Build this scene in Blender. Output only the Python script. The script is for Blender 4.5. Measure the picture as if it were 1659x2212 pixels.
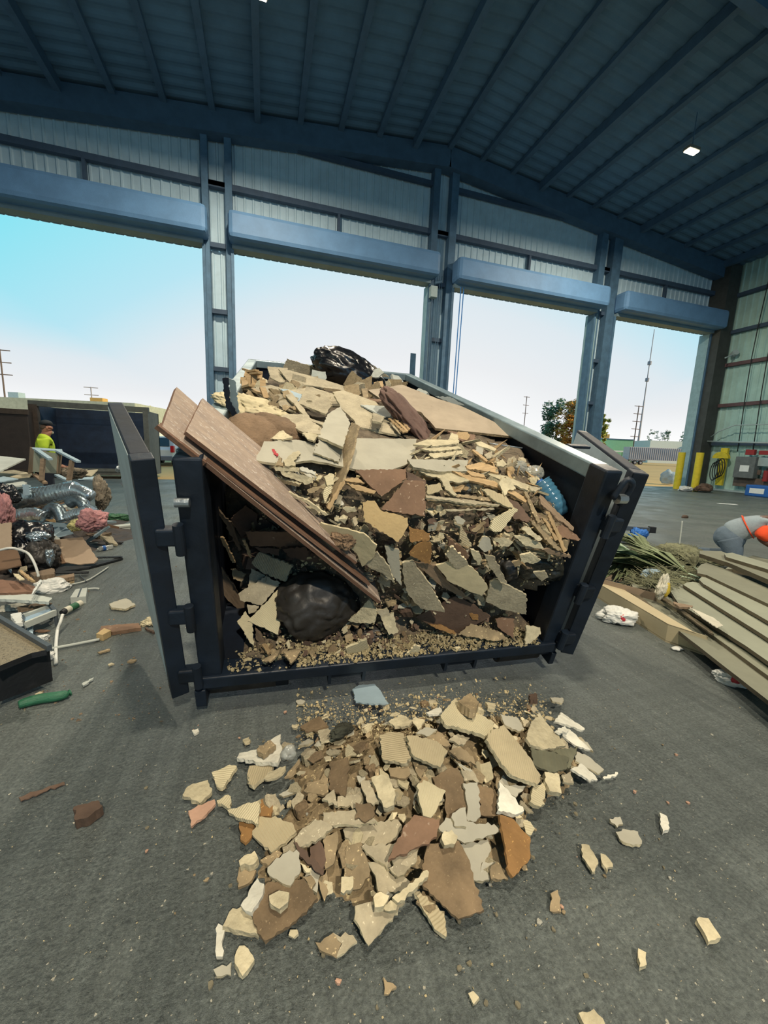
import bpy, bmesh, math, random
import numpy as np
from mathutils import Vector, Matrix, noise
for o in list(bpy.data.objects): bpy.data.objects.remove(o)
SC = bpy.context.scene
COL = SC.collection
rad = math.radians
# ------------------------------------------------------------------ camera
CX, CY, F, H = 829.5, 1106.0, 840.0, 1.6
_p, _r, _y = rad(9.3), rad(2.35), rad(17.15)
_f = np.array([math.sin(_y)*math.cos(_p), math.cos(_y)*math.cos(_p), -math.sin(_p)])
_rt = np.array([math.cos(_y), -math.sin(_y), 0.0]); _up = np.cross(_rt, _f)
CR = _rt*math.cos(_r)+_up*math.sin(_r); CU = -_rt*math.sin(_r)+_up*math.cos(_r)
CAMP = np.array([0, 0, H])
cam = bpy.data.objects.new('camera', bpy.data.cameras.new('camera'))
COL.objects.link(cam)
cam.data.sensor_fit = 'VERTICAL'; cam.data.sensor_height = 36; cam.data.lens = F/2212*36
cam.data.clip_start = .02; cam.data.clip_end = 2000
cam.matrix_world = Matrix(((CR[0], CU[0], -_f[0], 0), (CR[1], CU[1], -_f[1], 0), (CR[2], CU[2], -_f[2], H), (0, 0, 0, 1)))
SC.camera = cam
vs = SC.view_settings
vs.view_transform = 'Standard'; vs.look = 'None'; vs.gamma = 1; vs.use_curve_mapping = False
vs.exposure = 0.0
# ------------------------------------------------------------------ sky
W_ = bpy.data.worlds.new('sky'); SC.world = W_; W_.use_nodes = True
nt = W_.node_tree; nt.nodes.clear()
def nn(t, **k):
    n = nt.nodes.new(t)
    for a, b in k.items(): setattr(n, a, b)
    return n
tc = nn('ShaderNodeTexCoord'); sx = nn('ShaderNodeSeparateXYZ'); nt.links.new(tc.outputs['Generated'], sx.inputs[0])
flat = nn('ShaderNodeCombineXYZ'); nt.links.new(sx.outputs[0], flat.inputs[0]); nt.links.new(sx.outputs[1], flat.inputs[1])
nrm = nn('ShaderNodeVectorMath', operation='NORMALIZE'); nt.links.new(flat.outputs[0], nrm.inputs[0])
dt = nn('ShaderNodeVectorMath', operation='DOT_PRODUCT'); nt.links.new(nrm.outputs[0], dt.inputs[0]); dt.inputs[1].default_value = (math.sin(rad(18)), math.cos(rad(18)), 0)
m1 = nn('ShaderNodeMath', operation='MULTIPLY_ADD'); nt.links.new(dt.outputs['Value'], m1.inputs[0]); m1.inputs[1].default_value = -.62; m1.inputs[2].default_value = .62
m2 = nn('ShaderNodeMath', operation='MULTIPLY_ADD'); nt.links.new(sx.outputs[2], m2.inputs[0]); m2.inputs[1].default_value = .55; nt.links.new(m1.outputs[0], m2.inputs[2])
zz = nn('ShaderNodeMath', operation='MULTIPLY'); nt.links.new(sx.outputs[2], zz.inputs[0]); zz.inputs[1].default_value = 1.25
mn = nn('ShaderNodeMath', operation='MINIMUM'); nt.links.new(zz.outputs[0], mn.inputs[0]); nt.links.new(m2.outputs[0], mn.inputs[1])
cr = nn('ShaderNodeValToRGB'); nt.links.new(mn.outputs[0], cr.inputs[0])
e = cr.color_ramp.elements
e[0].position = .0; e[0].color = (1, 1, 1, 1)
e[1].position = 1.; e[1].color = (.12, .36, .62, 1)
for p, c in ((.055, (.98, .985, .985)), (.12, (.84, .86, .88)), (.185, (.74, .82, .87)), (.25, (.48, .79, .9)), (.37, (.24, .78, .9)), (.6, (.2, .52, .75))):
    q = e.new(p); q.color = (*c, 1)
bk = nn('ShaderNodeMath', operation='MULTIPLY_ADD'); nt.links.new(dt.outputs['Value'], bk.inputs[0]); bk.inputs[1].default_value = -.7; bk.inputs[2].default_value = .3; bk.use_clamp = True
ad_ = nn('ShaderNodeMath', operation='ADD'); nt.links.new(mn.outputs[0], ad_.inputs[0]); nt.links.new(bk.outputs[0], ad_.inputs[1]); nt.links.new(ad_.outputs[0], cr.inputs[0])
bg = nn('ShaderNodeBackground'); nt.links.new(cr.outputs[0], bg.inputs[0]); bg.inputs[1].default_value = 1.0
wo = nn('ShaderNodeOutputWorld'); nt.links.new(bg.outputs[0], wo.inputs[0])
# ------------------------------------------------------------------ sun
sl = bpy.data.lights.new('sun', 'SUN'); sl.energy = 4.6; sl.color = (1, .78, .48); sl.angle = rad(.6)
sun = bpy.data.objects.new('sun', sl); COL.objects.link(sun)
sun.rotation_euler = Vector((1, -.75, .5)).to_track_quat('Z', 'Y').to_euler()
# high bay lamp positions (fixtures are built further down)
LAMPS = [(13.6, 11.2, 11.7, 1200), (-.1, 11.05, 11.6, 1200), (.7, -.5, 11.5, 750), (1.2, -8.5, 11.5, 2700)]
LAMP_COL = (1, .87, .67)

# ------------------------------------------------------------------ helpers
CO = np.array([-.37100663, 2.2993354, .1864652])
CW = np.array([.99908758, -.04270833, 0]); CL = np.array([.04095609, .95809689, .28350123]); CUP = np.array([-.01210786, -.28324255, .95897187])
CM = Matrix(((CW[0], CL[0], CUP[0], CO[0]), (CW[1], CL[1], CUP[1], CO[1]), (CW[2], CL[2], CUP[2], CO[2]), (0, 0, 0, 1)))
def ray(x, y): return CR*(x-CX)/F - CU*(y-CY)/F + _f
def px(x, y, k, v=0):
    d = ray(x, y)
    if k == 'z': t = (v-H)/d[2]
    elif k == 'Y': t = v/d[1]
    elif k == 'X': t = v/d[0]
    elif k == 'D': t = v
    elif k == 'l': t = ((CO+CL*v-CAMP) @ CL)/(d @ CL)
    return CAMP+d*t
def proj(P):
    d = np.array(P)-CAMP; z = d @ _f; return CX+F*(d @ CR)/z, CY-F*(d @ CU)/z
def onplane(x, y, P, n):
    d = ray(x, y); return CAMP+d*(((P-CAMP) @ n)/(d @ n))
def tag(o, label=None, cat=None, group=None, kind=None):
    if label: o['label'] = label
    if cat: o['category'] = cat
    if group: o['group'] = group
    if kind: o['kind'] = kind
    return o
def empty(name, loc=(0, 0, 0), label=None, cat=None, group=None, kind=None):
    o = bpy.data.objects.new(name, None); COL.objects.link(o); o.location = loc; o.empty_display_size = .1
    return tag(o, label, cat, group, kind)
def mesh_obj(name, vs_, fs, mats, parent=None, fm=None, smooth=False, mw=None):
    me = bpy.data.meshes.new(name); me.from_pydata([tuple(map(float, v)) for v in vs_], [], fs)
    if not isinstance(mats, (list, tuple)): mats = [mats]
    for m in mats: me.materials.append(m)
    if fm: me.polygons.foreach_set('material_index', fm)
    if smooth: me.polygons.foreach_set('use_smooth', [True]*len(fs))
    me.update()
    o = bpy.data.objects.new(name, me); COL.objects.link(o)
    if mw is not None: o.matrix_world = mw
    if parent: o.parent = parent
    return o
class MB:
    def __init__(s): s.v = []; s.f = []
    def hexa(s, p):
        b = len(s.v); s.v += [tuple(q) for q in p]
        s.f += [(b, b+3, b+2, b+1), (b+4, b+5, b+6, b+7), (b, b+1, b+5, b+4), (b+1, b+2, b+6, b+5), (b+2, b+3, b+7, b+6), (b+3, b, b+4, b+7)]
        return s
    def box(s, x0, x1, y0, y1, z0, z1):
        return s.hexa([(x0, y0, z0), (x1, y0, z0), (x1, y1, z0), (x0, y1, z0), (x0, y0, z1), (x1, y0, z1), (x1, y1, z1), (x0, y1, z1)])
    def bar(s, a, b, w, h, up=(0, 0, 1)):
        a = Vector(a); b = Vector(b); d = (b-a).normalized(); u = Vector(up)
        if abs(d.dot(u)) > .98: u = Vector((1, 0, 0))
        r = d.cross(u).normalized()*w/2; u = r.cross(d).normalized()*h/2
        return s.hexa([a-r-u, a+r-u, b+r-u, b-r-u, a-r+u, a+r+u, b+r+u, b-r+u])
    def cyl(s, a, b, r, r2=None, n=14, cap=True):
        a = Vector(a); b = Vector(b); d = (b-a).normalized(); u = Vector((0, 0, 1)) if abs(d.z) < .9 else Vector((1, 0, 0))
        x = d.cross(u).normalized(); y = d.cross(x); r2 = r if r2 is None else r2; k = len(s.v)
        for i in range(n):
            t = 2*math.pi*i/n; c = x*math.cos(t)+y*math.sin(t); s.v.append(tuple(a+c*r)); s.v.append(tuple(b+c*r2))
        for i in range(n):
            j = (i+1) % n; s.f.append((k+2*i, k+2*j, k+2*j+1, k+2*i+1))
        if cap:
            s.f.append(tuple(k+2*i for i in range(n))[::-1]); s.f.append(tuple(k+2*i+1 for i in range(n)))
        return s
    def poly_prism(s, pts, thick, n):
        k = len(s.v); m = len(pts); n = Vector(n)*thick
        s.v += [tuple(p) for p in pts]+[tuple(Vector(p)-n) for p in pts]
        s.f.append(tuple(range(k, k+m))); s.f.append(tuple(range(k+m, k+2*m))[::-1])
        for i in range(m): s.f.append((k+i, k+m+i, k+m+(i+1) % m, k+(i+1) % m))
        return s
    def build(s, name, mat, parent=None, smooth=False, bevel=0):
        o = mesh_obj(name, s.v, s.f, mat, parent, smooth=smooth)
        if bevel:
            m = o.modifiers.new('bevel', 'BEVEL'); m.width = bevel; m.segments = 2; m.limit_method = 'ANGLE'
        return o
def sweep(name, pts, radius, mat, parent=None, n=10, sub=4, ripple=0, rfreq=60, cap=True):
    P = [Vector(p) for p in pts]; Q = []; T = []
    for i in range(len(P)-1):
        p0 = P[max(i-1, 0)]; p1 = P[i]; p2 = P[i+1]; p3 = P[min(i+2, len(P)-1)]
        for k in range(sub):
            t = k/sub
            Q.append(.5*((2*p1)+(p2-p0)*t+(2*p0-5*p1+4*p2-p3)*t*t+(3*p1-p0-3*p2+p3)*t**3)); T.append((i+t)/(len(P)-1))
    Q.append(P[-1]); T.append(1.)
    vs_ = []; fs = []; up = Vector((0, 0, 1))
    for i, q in enumerate(Q):
        d = (Q[min(i+1, len(Q)-1)]-Q[max(i-1, 0)]).normalized()
        if abs(d.dot(up)) > .95: up = Vector((1, .2, 0))
        x = d.cross(up).normalized(); y = x.cross(d)
        r = radius(T[i]) if callable(radius) else radius
        for k in range(n):
            a = 2*math.pi*k/n
            rr = r*(1+ripple*math.sin(T[i]*rfreq+1.5*noise.noise(q*9))+ripple*1.2*noise.noise(q*14+Vector((k, 0, 0))*.35))
            vs_.append(q+(x*math.cos(a)+y*math.sin(a))*rr)
    for i in range(len(Q)-1):
        for k in range(n):
            j = (k+1) % n; fs.append((i*n+k, i*n+j, (i+1)*n+j, (i+1)*n+k))
    if cap:
        fs.append(tuple(range(n))[::-1]); fs.append(tuple((len(Q)-1)*n+k for k in range(n)))
    return mesh_obj(name, vs_, fs, mat, parent, smooth=True)
def blob(name, c, r, mat, amp=.18, freq=2.2, seed=0, sub=4, rot=(0, 0, 0), crease=1., parent=None, flat=0, smooth=True):
    bm = bmesh.new(); bmesh.ops.create_icosphere(bm, subdivisions=sub, radius=1)
    s = Vector((seed*7.3, seed*3.1, seed*1.7)); R = Matrix.Rotation(rot[2], 3, 'Z') @ Matrix.Rotation(rot[1], 3, 'Y') @ Matrix.Rotation(rot[0], 3, 'X')
    for v in bm.verts:
        p = v.co.copy(); q = p*freq+s
        q = q+Vector((noise.noise(q*1.3+s), noise.noise(q*1.3+s*2), noise.noise(q*1.3)))*.6
        a = 1-2*abs(noise.noise(q)); b = 1-2*abs(noise.noise(q*2.3+s)); c_ = noise.noise(p*1.1+s); d_ = 1-2*abs(noise.noise(q*5+s))
        k = 1+amp*(c_*1.2+crease*(.55*a+.3*b+.16*d_)-.4*crease)
        v.co = p*k
        if flat and v.co.z < -flat: v.co.z = -flat
        v.co = R @ Vector((v.co.x*r[0], v.co.y*r[1], v.co.z*r[2]))
    me = bpy.data.meshes.new(name); bm.to_mesh(me); bm.free(); me.materials.append(mat)
    if smooth: me.polygons.foreach_set('use_smooth', [True]*len(me.polygons))
    o = bpy.data.objects.new(name, me); COL.objects.link(o); o.location = c
    if parent: o.parent = parent
    return o
# ------------------------------------------------------------------ materials
def srgb(r, g, b):
    return tuple(((c/255)/12.92 if c/255 <= .04045 else ((c/255+.055)/1.055)**2.4) for c in (r, g, b))
MATS = {}
def mat(name, col, rough=.8, var=.2, scale=6, bump=.15, bscale=40, metal=0, col2=None, wave=None, spec=.5, speck=None, alpha=None, trans=0, emit=None, stretch=None, rvar=0):
    m = bpy.data.materials.new(name); m.use_nodes = True; t = m.node_tree; N = t.nodes; L = t.links
    b = N['Principled BSDF']; b.inputs['Roughness'].default_value = rough; b.inputs['Metallic'].default_value = metal
    b.inputs['Specular IOR Level'].default_value = spec
    tc_ = N.new('ShaderNodeTexCoord'); mp = N.new('ShaderNodeMapping'); L.new(tc_.outputs['Object'], mp.inputs[0])
    if stretch: mp.inputs['Scale'].default_value = stretch
    oi = N.new('ShaderNodeObjectInfo'); ad = N.new('ShaderNodeVectorMath'); ad.operation = 'MULTIPLY_ADD'
    cmb = N.new('ShaderNodeCombineXYZ'); L.new(oi.outputs['Random'], cmb.inputs[0]); L.new(oi.outputs['Random'], cmb.inputs[2])
    L.new(cmb.outputs[0], ad.inputs[0]); ad.inputs[1].default_value = (37, 37, 37); L.new(mp.outputs[0], ad.inputs[2])
    nz = N.new('ShaderNodeTexNoise'); nz.inputs['Scale'].default_value = scale; nz.inputs['Detail'].default_value = 6; nz.inputs['Roughness'].default_value = .65
    L.new(ad.outputs[0], nz.inputs['Vector'])
    c2 = col2 or tuple(c*(1-var) for c in col); c1 = tuple(min(1, c*(1+var*.6)) for c in col) if not col2 else col
    rp = N.new('ShaderNodeValToRGB'); L.new(nz.outputs['Fac'], rp.inputs[0])
    rp.color_ramp.elements[0].position = .35; rp.color_ramp.elements[0].color = (*c2, 1)
    rp.color_ramp.elements[1].position = .65; rp.color_ramp.elements[1].color = (*c1, 1)
    out = rp.outputs[0]
    hs = N.new('ShaderNodeHueSaturation'); L.new(out, hs.inputs['Color'])
    mr = N.new('ShaderNodeMapRange'); L.new(oi.outputs['Random'], mr.inputs[0]); mr.inputs[3].default_value = 1-var*.7; mr.inputs[4].default_value = 1+var*.6
    L.new(mr.outputs[0], hs.inputs['Value']); out = hs.outputs[0]
    if speck:
        n2 = N.new('ShaderNodeTexNoise'); n2.inputs['Scale'].default_value = speck[0]; n2.inputs['Detail'].default_value = 2; L.new(ad.outputs[0], n2.inputs['Vector'])
        r2 = N.new('ShaderNodeValToRGB'); L.new(n2.outputs['Fac'], r2.inputs[0]); r2.color_ramp.elements[0].position = speck[1]; r2.color_ramp.elements[1].position = speck[1]+.06
        mx = N.new('ShaderNodeMix'); mx.data_type = 'RGBA'; L.new(r2.outputs[0], mx.inputs[0]); L.new(out, mx.inputs[6]); mx.inputs[7].default_value = (*speck[2], 1); out = mx.outputs[2]
    L.new(out, b.inputs['Base Color'])
    if rvar:
        mr2 = N.new('ShaderNodeMapRange'); L.new(nz.outputs['Fac'], mr2.inputs[0]); mr2.inputs[1].default_value = .3; mr2.inputs[2].default_value = .7; mr2.inputs[3].default_value = rough-rvar; mr2.inputs[4].default_value = rough+rvar
        L.new(mr2.outputs[0], b.inputs['Roughness'])
    nb = N.new('ShaderNodeTexNoise'); nb.inputs['Scale'].default_value = bscale; nb.inputs['Detail'].default_value = 5; L.new(ad.outputs[0], nb.inputs['Vector'])
    bp = N.new('ShaderNodeBump'); bp.inputs['Strength'].default_value = min(1, bump*2.5); bp.inputs['Distance'].default_value = .01
    h = nb.outputs['Fac']
    if wave:
        wv = N.new('ShaderNodeTexWave'); wv.inputs['Scale'].default_value = wave[0]; wv.inputs['Distortion'].default_value = wave[1]; wv.bands_direction = wave[2] if len(wave) > 2 else 'X'
        wv.inputs['Detail Scale'].default_value = .7
        L.new(mp.outputs[0], wv.inputs['Vector']); bp.inputs['Strength'].default_value = wave[3] if len(wave) > 3 else .9; bp.inputs['Distance'].default_value = wave[4] if len(wave) > 4 else .006
        a2 = N.new('ShaderNodeMath'); a2.operation = 'MULTIPLY_ADD'; L.new(h, a2.inputs[0]); a2.inputs[1].default_value = .4; L.new(wv.outputs['Fac'], a2.inputs[2]); h = a2.outputs[0]
    L.new(h, bp.inputs['Height']); L.new(bp.outputs[0], b.inputs['Normal'])
    if trans: b.inputs['Transmission Weight'].default_value = trans; b.inputs['IOR'].default_value = 1.3
    if alpha: b.inputs['Alpha'].default_value = alpha
    if emit: b.inputs['Emission Color'].default_value = (*emit[0], 1); b.inputs['Emission Strength'].default_value = emit[1]
    MATS[name] = m; return m
mat('beige', srgb(164, 155, 132), .9, .24, 9, .2, 50, speck=(90, .66, srgb(205, 196, 170)))
mat('beige_rib', srgb(172, 160, 130), .92, .14, 5, .15, 50, wave=(30, 3, 'X', .5, .004))
mat('grey_paper', srgb(168, 165, 150), .92, .1, 4, .06, 60)
mat('cream', srgb(192, 182, 152), .9, .22, 12, .4, 34)
mat('cream_rib', srgb(194, 184, 152), .9, .12, 6, .2, 40, wave=(32, 3.5, 'X', .5, .004))
mat('white_plaster', srgb(206, 204, 190), .85, .16, 12, .3, 30)
mat('tan', srgb(146, 130, 102), .88, .28, 9, .15, 45, speck=(70, .64, srgb(200, 180, 140)))
mat('brown', srgb(114, 97, 74), .88, .3, 9, .15, 60, speck=(150, .66, srgb(146, 128, 100)))
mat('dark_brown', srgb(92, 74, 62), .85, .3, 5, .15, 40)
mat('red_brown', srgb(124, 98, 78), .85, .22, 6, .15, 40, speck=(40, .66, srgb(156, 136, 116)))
mat('orange', srgb(146, 110, 66), .8, .2, 6, .15, 40, speck=(80, .66, srgb(190, 150, 90)))
mat('grey_green', srgb(98, 98, 80), .9, .22, 5, .2, 40, wave=(10, 3, 'X', .5))
mat('pinkish', srgb(186, 150, 128), .9, .15, 6, .15, 40)
mat('wood', srgb(172, 146, 108), .8, .22, 4, .12, 30, stretch=(2, 14, 14))
mat('old_wood', srgb(128, 110, 90), .85, .3, 4, .15, 30, stretch=(2, 14, 14))
mat('ply', srgb(164, 146, 130), .75, .25, 4, .12, 30, col2=srgb(140, 126, 116), speck=(30, .62, srgb(200, 192, 184)), stretch=(1.2, 6, 6))
mat('ply_edge', srgb(122, 92, 74), .8, .3, 3, .2, 20, stretch=(1, 1, 30))
mat('osb', srgb(172, 158, 138), .85, .16, 3, .1, 60, speck=(14, .7, srgb(120, 96, 78)))
mat('yellow_board', srgb(184, 160, 116), .85, .1, 5, .1, 50, speck=(60, .69, srgb(150, 110, 66)))
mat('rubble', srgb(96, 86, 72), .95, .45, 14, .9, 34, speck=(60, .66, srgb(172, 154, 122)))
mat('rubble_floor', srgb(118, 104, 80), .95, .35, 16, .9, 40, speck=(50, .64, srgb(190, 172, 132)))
mat('chips', srgb(178, 164, 128), .95, .3, 20, .5, 40)
mat('steel_black', srgb(18, 30, 44), .5, .45, 3, .15, 14, spec=.45, rvar=.12)
mat('steel_in', srgb(16, 28, 44), .62, .4, 3, .12, 10, spec=.4)
mat('steel_face', srgb(136, 156, 164), .38, .25, 2.5, .1, 8, metal=.3, rvar=.12)
mat('steel_rust', srgb(66, 56, 48), .75, .3, 8, .2, 30)
mat('steel_bright', srgb(170, 180, 186), .3, .2, 8, .1, 30, metal=.8)
mat('bag_black', srgb(16, 18, 24), .28, .3, 4, .35, 9, spec=.7)
mat('bag_dusty', srgb(52, 50, 48), .5, .45, 3, .35, 9, spec=.5)
mat('plastic_dark', srgb(50, 52, 48), .3, .3, 3, .3, 9, alpha=.8)
mat('carpet_pad', srgb(128, 106, 84), .98, .25, 6, .8, 70)
mat('cloth_red', srgb(106, 84, 76), .9, .2, 5, .2, 60)
mat('paper_cream', srgb(196, 184, 150), .85, .12, 4, .25, 14)
mat('clear_plastic', srgb(190, 195, 190), .15, .1, 4, .2, 12, alpha=.45, spec=.8)
mat('blue_plastic', srgb(70, 120, 150), .15, .15, 4, .2, 8, alpha=.75, spec=.8)
mat('rag', srgb(52, 54, 44), .9, .3, 8, .4, 40)
mat('foil', srgb(186, 200, 208), .24, .15, 5, .5, 16, metal=.85, rvar=.12)
mat('foil_dark', srgb(110, 124, 132), .3, .3, 5, .5, 16, metal=.8)
mat('pink_wool', srgb(170, 124, 126), .98, .2, 9, .9, 60)
mat('tan_wool', srgb(120, 112, 98), .98, .3, 8, .9, 50)
mat('yellow_wool', srgb(176, 172, 120), .98, .2, 8, .9, 50)
mat('blue_board', srgb(150, 172, 184), .7, .12, 4, .05, 40)
mat('light_board', srgb(176, 182, 176), .8, .12, 4, .05, 40)
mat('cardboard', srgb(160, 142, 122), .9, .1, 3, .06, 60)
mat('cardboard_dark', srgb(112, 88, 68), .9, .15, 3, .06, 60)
mat('granite', srgb(120, 112, 92), .5, .3, 60, .05, 60, speck=(120, .6, srgb(70, 60, 50)))
mat('black', srgb(22, 24, 28), .6, .2)
mat('black_rubber', srgb(24, 28, 32), .6, .2)
mat('white_plastic', srgb(212, 214, 208), .4, .06)
mat('bag_white', srgb(206, 208, 204), .5, .1, 5, .3, 14)
mat('bag_cream', srgb(196, 192, 174), .5, .1, 5, .3, 14)
mat('green_skin', srgb(36, 92, 66), .5, .25, 12, .2, 40, stretch=(1, 6, 6))
mat('frame_dark', srgb(70, 78, 84), .5, .1)
mat('glass_blue', srgb(140, 165, 185), .12, .1, spec=.8)
mat('mdf', srgb(124, 126, 110), .85, .12, 2.5, .06, 70, speck=(240, .64, srgb(120, 118, 100)))
mat('mdf_light', srgb(140, 144, 128), .85, .1, 2.5, .06, 70)
mat('mdf_edge', srgb(92, 84, 66), .9, .25, 6, .1, 40)
mat('box_card', srgb(178, 166, 136), .85, .07, 2, .03, 60)
mat('frond', srgb(124, 136, 100), .7, .3, 6, .05)
mat('frond_light', srgb(168, 190, 164), .65, .2, 6, .05)
mat('brush', srgb(124, 126, 98), .9, .35, 8, .05)
mat('blue_cloth', srgb(52, 116, 196), .7, .15, 5, .2, 20)
mat('hose_green', srgb(40, 90, 60), .6)
mat('red_print', srgb(176, 48, 56), .6, .1)
mat('yellow_print', srgb(196, 170, 60), .6, .1)
mat('skin', srgb(150, 104, 84), .6, .08)
mat('skin_dark', srgb(96, 66, 54), .6, .08)
mat('shirt_lime', srgb(176, 204, 52), .85, .1, 5, .1, 40)
mat('cloth_grey', srgb(150, 164, 172), .9, .12, 6, .15, 40)
mat('cloth_orange', srgb(238, 84, 42), .85, .08, 6, .1, 40)
mat('cloth_navy', srgb(28, 36, 50), .9, .15)
mat('cap', srgb(24, 32, 40), .8, .1)
mat('yellow_paint', srgb(208, 190, 44), .6, .14, 6, .08, 30)
mat('blue_paint', srgb(40, 96, 170), .5, .1)
mat('red_paint', srgb(150, 40, 40), .5, .1)
mat('panel_grey', srgb(98, 104, 104), .6, .2, 6)
mat('panel_light', srgb(160, 178, 180), .6, .1, 6)
mat('rust_panel', srgb(98, 86, 78), .8, .25, 6)
mat('tyre', srgb(30, 30, 32), .8, .1)
mat('rim', srgb(170, 170, 172), .4, .1, metal=.6)
mat('car_white', srgb(200, 200, 196), .35, .04)
mat('car_glass', srgb(30, 50, 56), .1, .1, spec=.9)
mat('tail_red', srgb(190, 30, 36), .3, .05)
mat('bronze', srgb(52, 44, 40), .7, .25, 3)
mat('truck_box', srgb(28, 44, 66), .7, .35, 2.2, .1, 10)
mat('box_frame', srgb(88, 92, 88), .7, .2, 5)
mat('bldg_white', srgb(206, 216, 208), .8, .05, 2)
mat('bldg_green', srgb(120, 176, 140), .8, .06, 2)
mat('bldg_grey', srgb(170, 178, 160), .85, .15, 3)
mat('roof_gold', srgb(196, 156, 84), .8, .1, 2)
mat('trailer_side', srgb(196, 194, 196), .6, .08, 3)
mat('trailer_dark', srgb(104, 108, 118), .6, .1, 3)
mat('pole_wood', srgb(96, 78, 70), .9, .1)
mat('tower', srgb(150, 150, 156), .7, .05)
mat('leaf_green', srgb(112, 138, 100), .8, .35, 1.5)
mat('leaf_orange', srgb(206, 150, 58), .8, .3, 1.5)
mat('leaf_yellow', srgb(176, 176, 66), .8, .3, 1.5)
mat('bark', srgb(84, 68, 54), .9, .2)
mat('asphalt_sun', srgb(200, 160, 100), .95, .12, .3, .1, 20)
mat('roof', srgb(84, 118, 144), .75, .15, 1.2, .08, 6)
mat('purlin', srgb(70, 100, 126), .7, .15, 2)
mat('clad', srgb(182, 208, 222), .6, .1, 1.5, .08, 6)
mat('clad_teal', srgb(170, 206, 200), .55, .12, 1.5, .08, 6)
mat('girt', srgb(58, 78, 100), .7, .15, 3)
mat('girt_red', srgb(96, 74, 78), .7, .15, 3)
mat('hood', srgb(92, 132, 172), .6, .12, 1.5)
mat('hood_light', srgb(118, 140, 150), .6, .12, 1.5)
mat('column', srgb(74, 106, 132), .65, .2, 3, .1, 12)
mat('corner_steel', srgb(66, 70, 68), .7, .2, 3)
mat('jeans', srgb(96, 112, 126), .9, .15, 6)
mat('door_face', srgb(176, 192, 196), .45, .2, 3, .1, 10, metal=.1)  # pale plate colour stands in for light reflected off the steel doors
mat('jamb', srgb(140, 168, 174), .6, .15, 4, .1, 12)
mat('paper', srgb(226, 230, 228), .8, .05)
mat('lamp_body', srgb(120, 120, 112), .5, .1)
mat('lamp_glow', (1, .9, .7), .5, .0, emit=((1, .85, .6), 22))
mat('rope', srgb(60, 130, 200), .8, .1)
# floor: worn concrete with tyre streaks, damp patches and grit
def floor_mat():
    m = bpy.data.materials.new('floor_concrete'); m.use_nodes = True; t = m.node_tree; N = t.nodes; L = t.links; b = N['Principled BSDF']
    g = N.new('ShaderNodeTexCoord')
    def noi(sc, det, scale=(1, 1, 1), rotz=0, rough=.6):
        mp = N.new('ShaderNodeMapping'); mp.inputs['Scale'].default_value = scale; mp.inputs['Rotation'].default_value = (0, 0, rotz); L.new(g.outputs['Object'], mp.inputs[0])
        n = N.new('ShaderNodeTexNoise'); n.inputs['Scale'].default_value = sc; n.inputs['Detail'].default_value = det; n.inputs['Roughness'].default_value = rough; L.new(mp.outputs[0], n.inputs['Vector']); return n.outputs['Fac']
    def ramp(src, a, ca, b_, cb):
        r = N.new('ShaderNodeValToRGB'); L.new(src, r.inputs[0]); r.color_ramp.elements[0].position = a; r.color_ramp.elements[0].color = (*ca, 1); r.color_ramp.elements[1].position = b_; r.color_ramp.elements[1].color = (*cb, 1); return r.outputs[0]
    def mix(fac, a, c, mode='MIX', f=None):
        x = N.new('ShaderNodeMix'); x.data_type = 'RGBA'; x.blend_type = mode
        if f is None: L.new(fac, x.inputs[0])
        else: x.inputs[0].default_value = f
        L.new(a, x.inputs[6])
        if isinstance(c, tuple): x.inputs[7].default_value = (*c, 1)
        else: L.new(c, x.inputs[7])
        return x.outputs[2]
    base = ramp(noi(.9, 8), .3, srgb(80, 88, 88), .7, srgb(106, 114, 113))
    streak = ramp(noi(2.6, 6, (7, .5, 1), rad(24)), .42, (.62, .62, .62), .62, (1.18, 1.18, 1.18))
    c = mix(None, base, streak, 'MULTIPLY', .4)
    streak2 = ramp(noi(3, 5, (.5, 9, 1), rad(-8)), .45, (.75, .75, .75), .6, (1.15, 1.15, 1.15))
    c = mix(None, c, streak2, 'MULTIPLY', .3)
    grain = ramp(noi(70, 4, rough=.7), .35, (.6, .6, .6), .68, (1.45, 1.42, 1.35))
    c = mix(None, c, grain, 'MULTIPLY', .9)
    sp = ramp(noi(46, 2), .70, (0, 0, 0), .74, (1, 1, 1)); c = mix(sp, c, srgb(176, 172, 156))
    L.new(c, b.inputs['Base Color'])
    ro = N.new('ShaderNodeMapRange'); L.new(noi(1.1, 5), ro.inputs[0]); ro.inputs[1].default_value = .4; ro.inputs[2].default_value = .62; ro.inputs[3].default_value = .3; ro.inputs[4].default_value = .62
    L.new(ro.outputs[0], b.inputs['Roughness']); b.inputs['Specular IOR Level'].default_value = .5
    add = N.new('ShaderNodeMath'); add.operation = 'MULTIPLY_ADD'; L.new(noi(9, 6, (2.2, .7, 1), rad(24)), add.inputs[0]); add.inputs[1].default_value = 1.3; L.new(noi(60, 5, rough=.7), add.inputs[2])
    bp = N.new('ShaderNodeBump'); bp.inputs['Strength'].default_value = .9; bp.inputs['Distance'].default_value = .016; L.new(add.outputs[0], bp.inputs['Height']); L.new(bp.outputs[0], b.inputs['Normal'])
    MATS['floor_concrete'] = m
floor_mat()
M = MATS
# ================================================================== SETTING
YW, XR, XL, YB = 17.0, 24.8, -13.0, -22.0
LZ, GZ, HZ = 8.65, 10.8, 9.7
RX, RZ, RS = 7.4, 13.95, .1
def struct(o): o['kind'] = 'structure'; return o
def grid(name, x0, x1, y0, y1, z, mat_, n=1):
    return mesh_obj(name, [(x0, y0, z), (x1, y0, z), (x1, y1, z), (x0, y1, z)], [(0, 1, 2, 3)], mat_)
fl = struct(MB().box(XL-1, XR+.1, YB, YW+.6, -.25, 0).build('floor', M['floor_concrete']))
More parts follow.
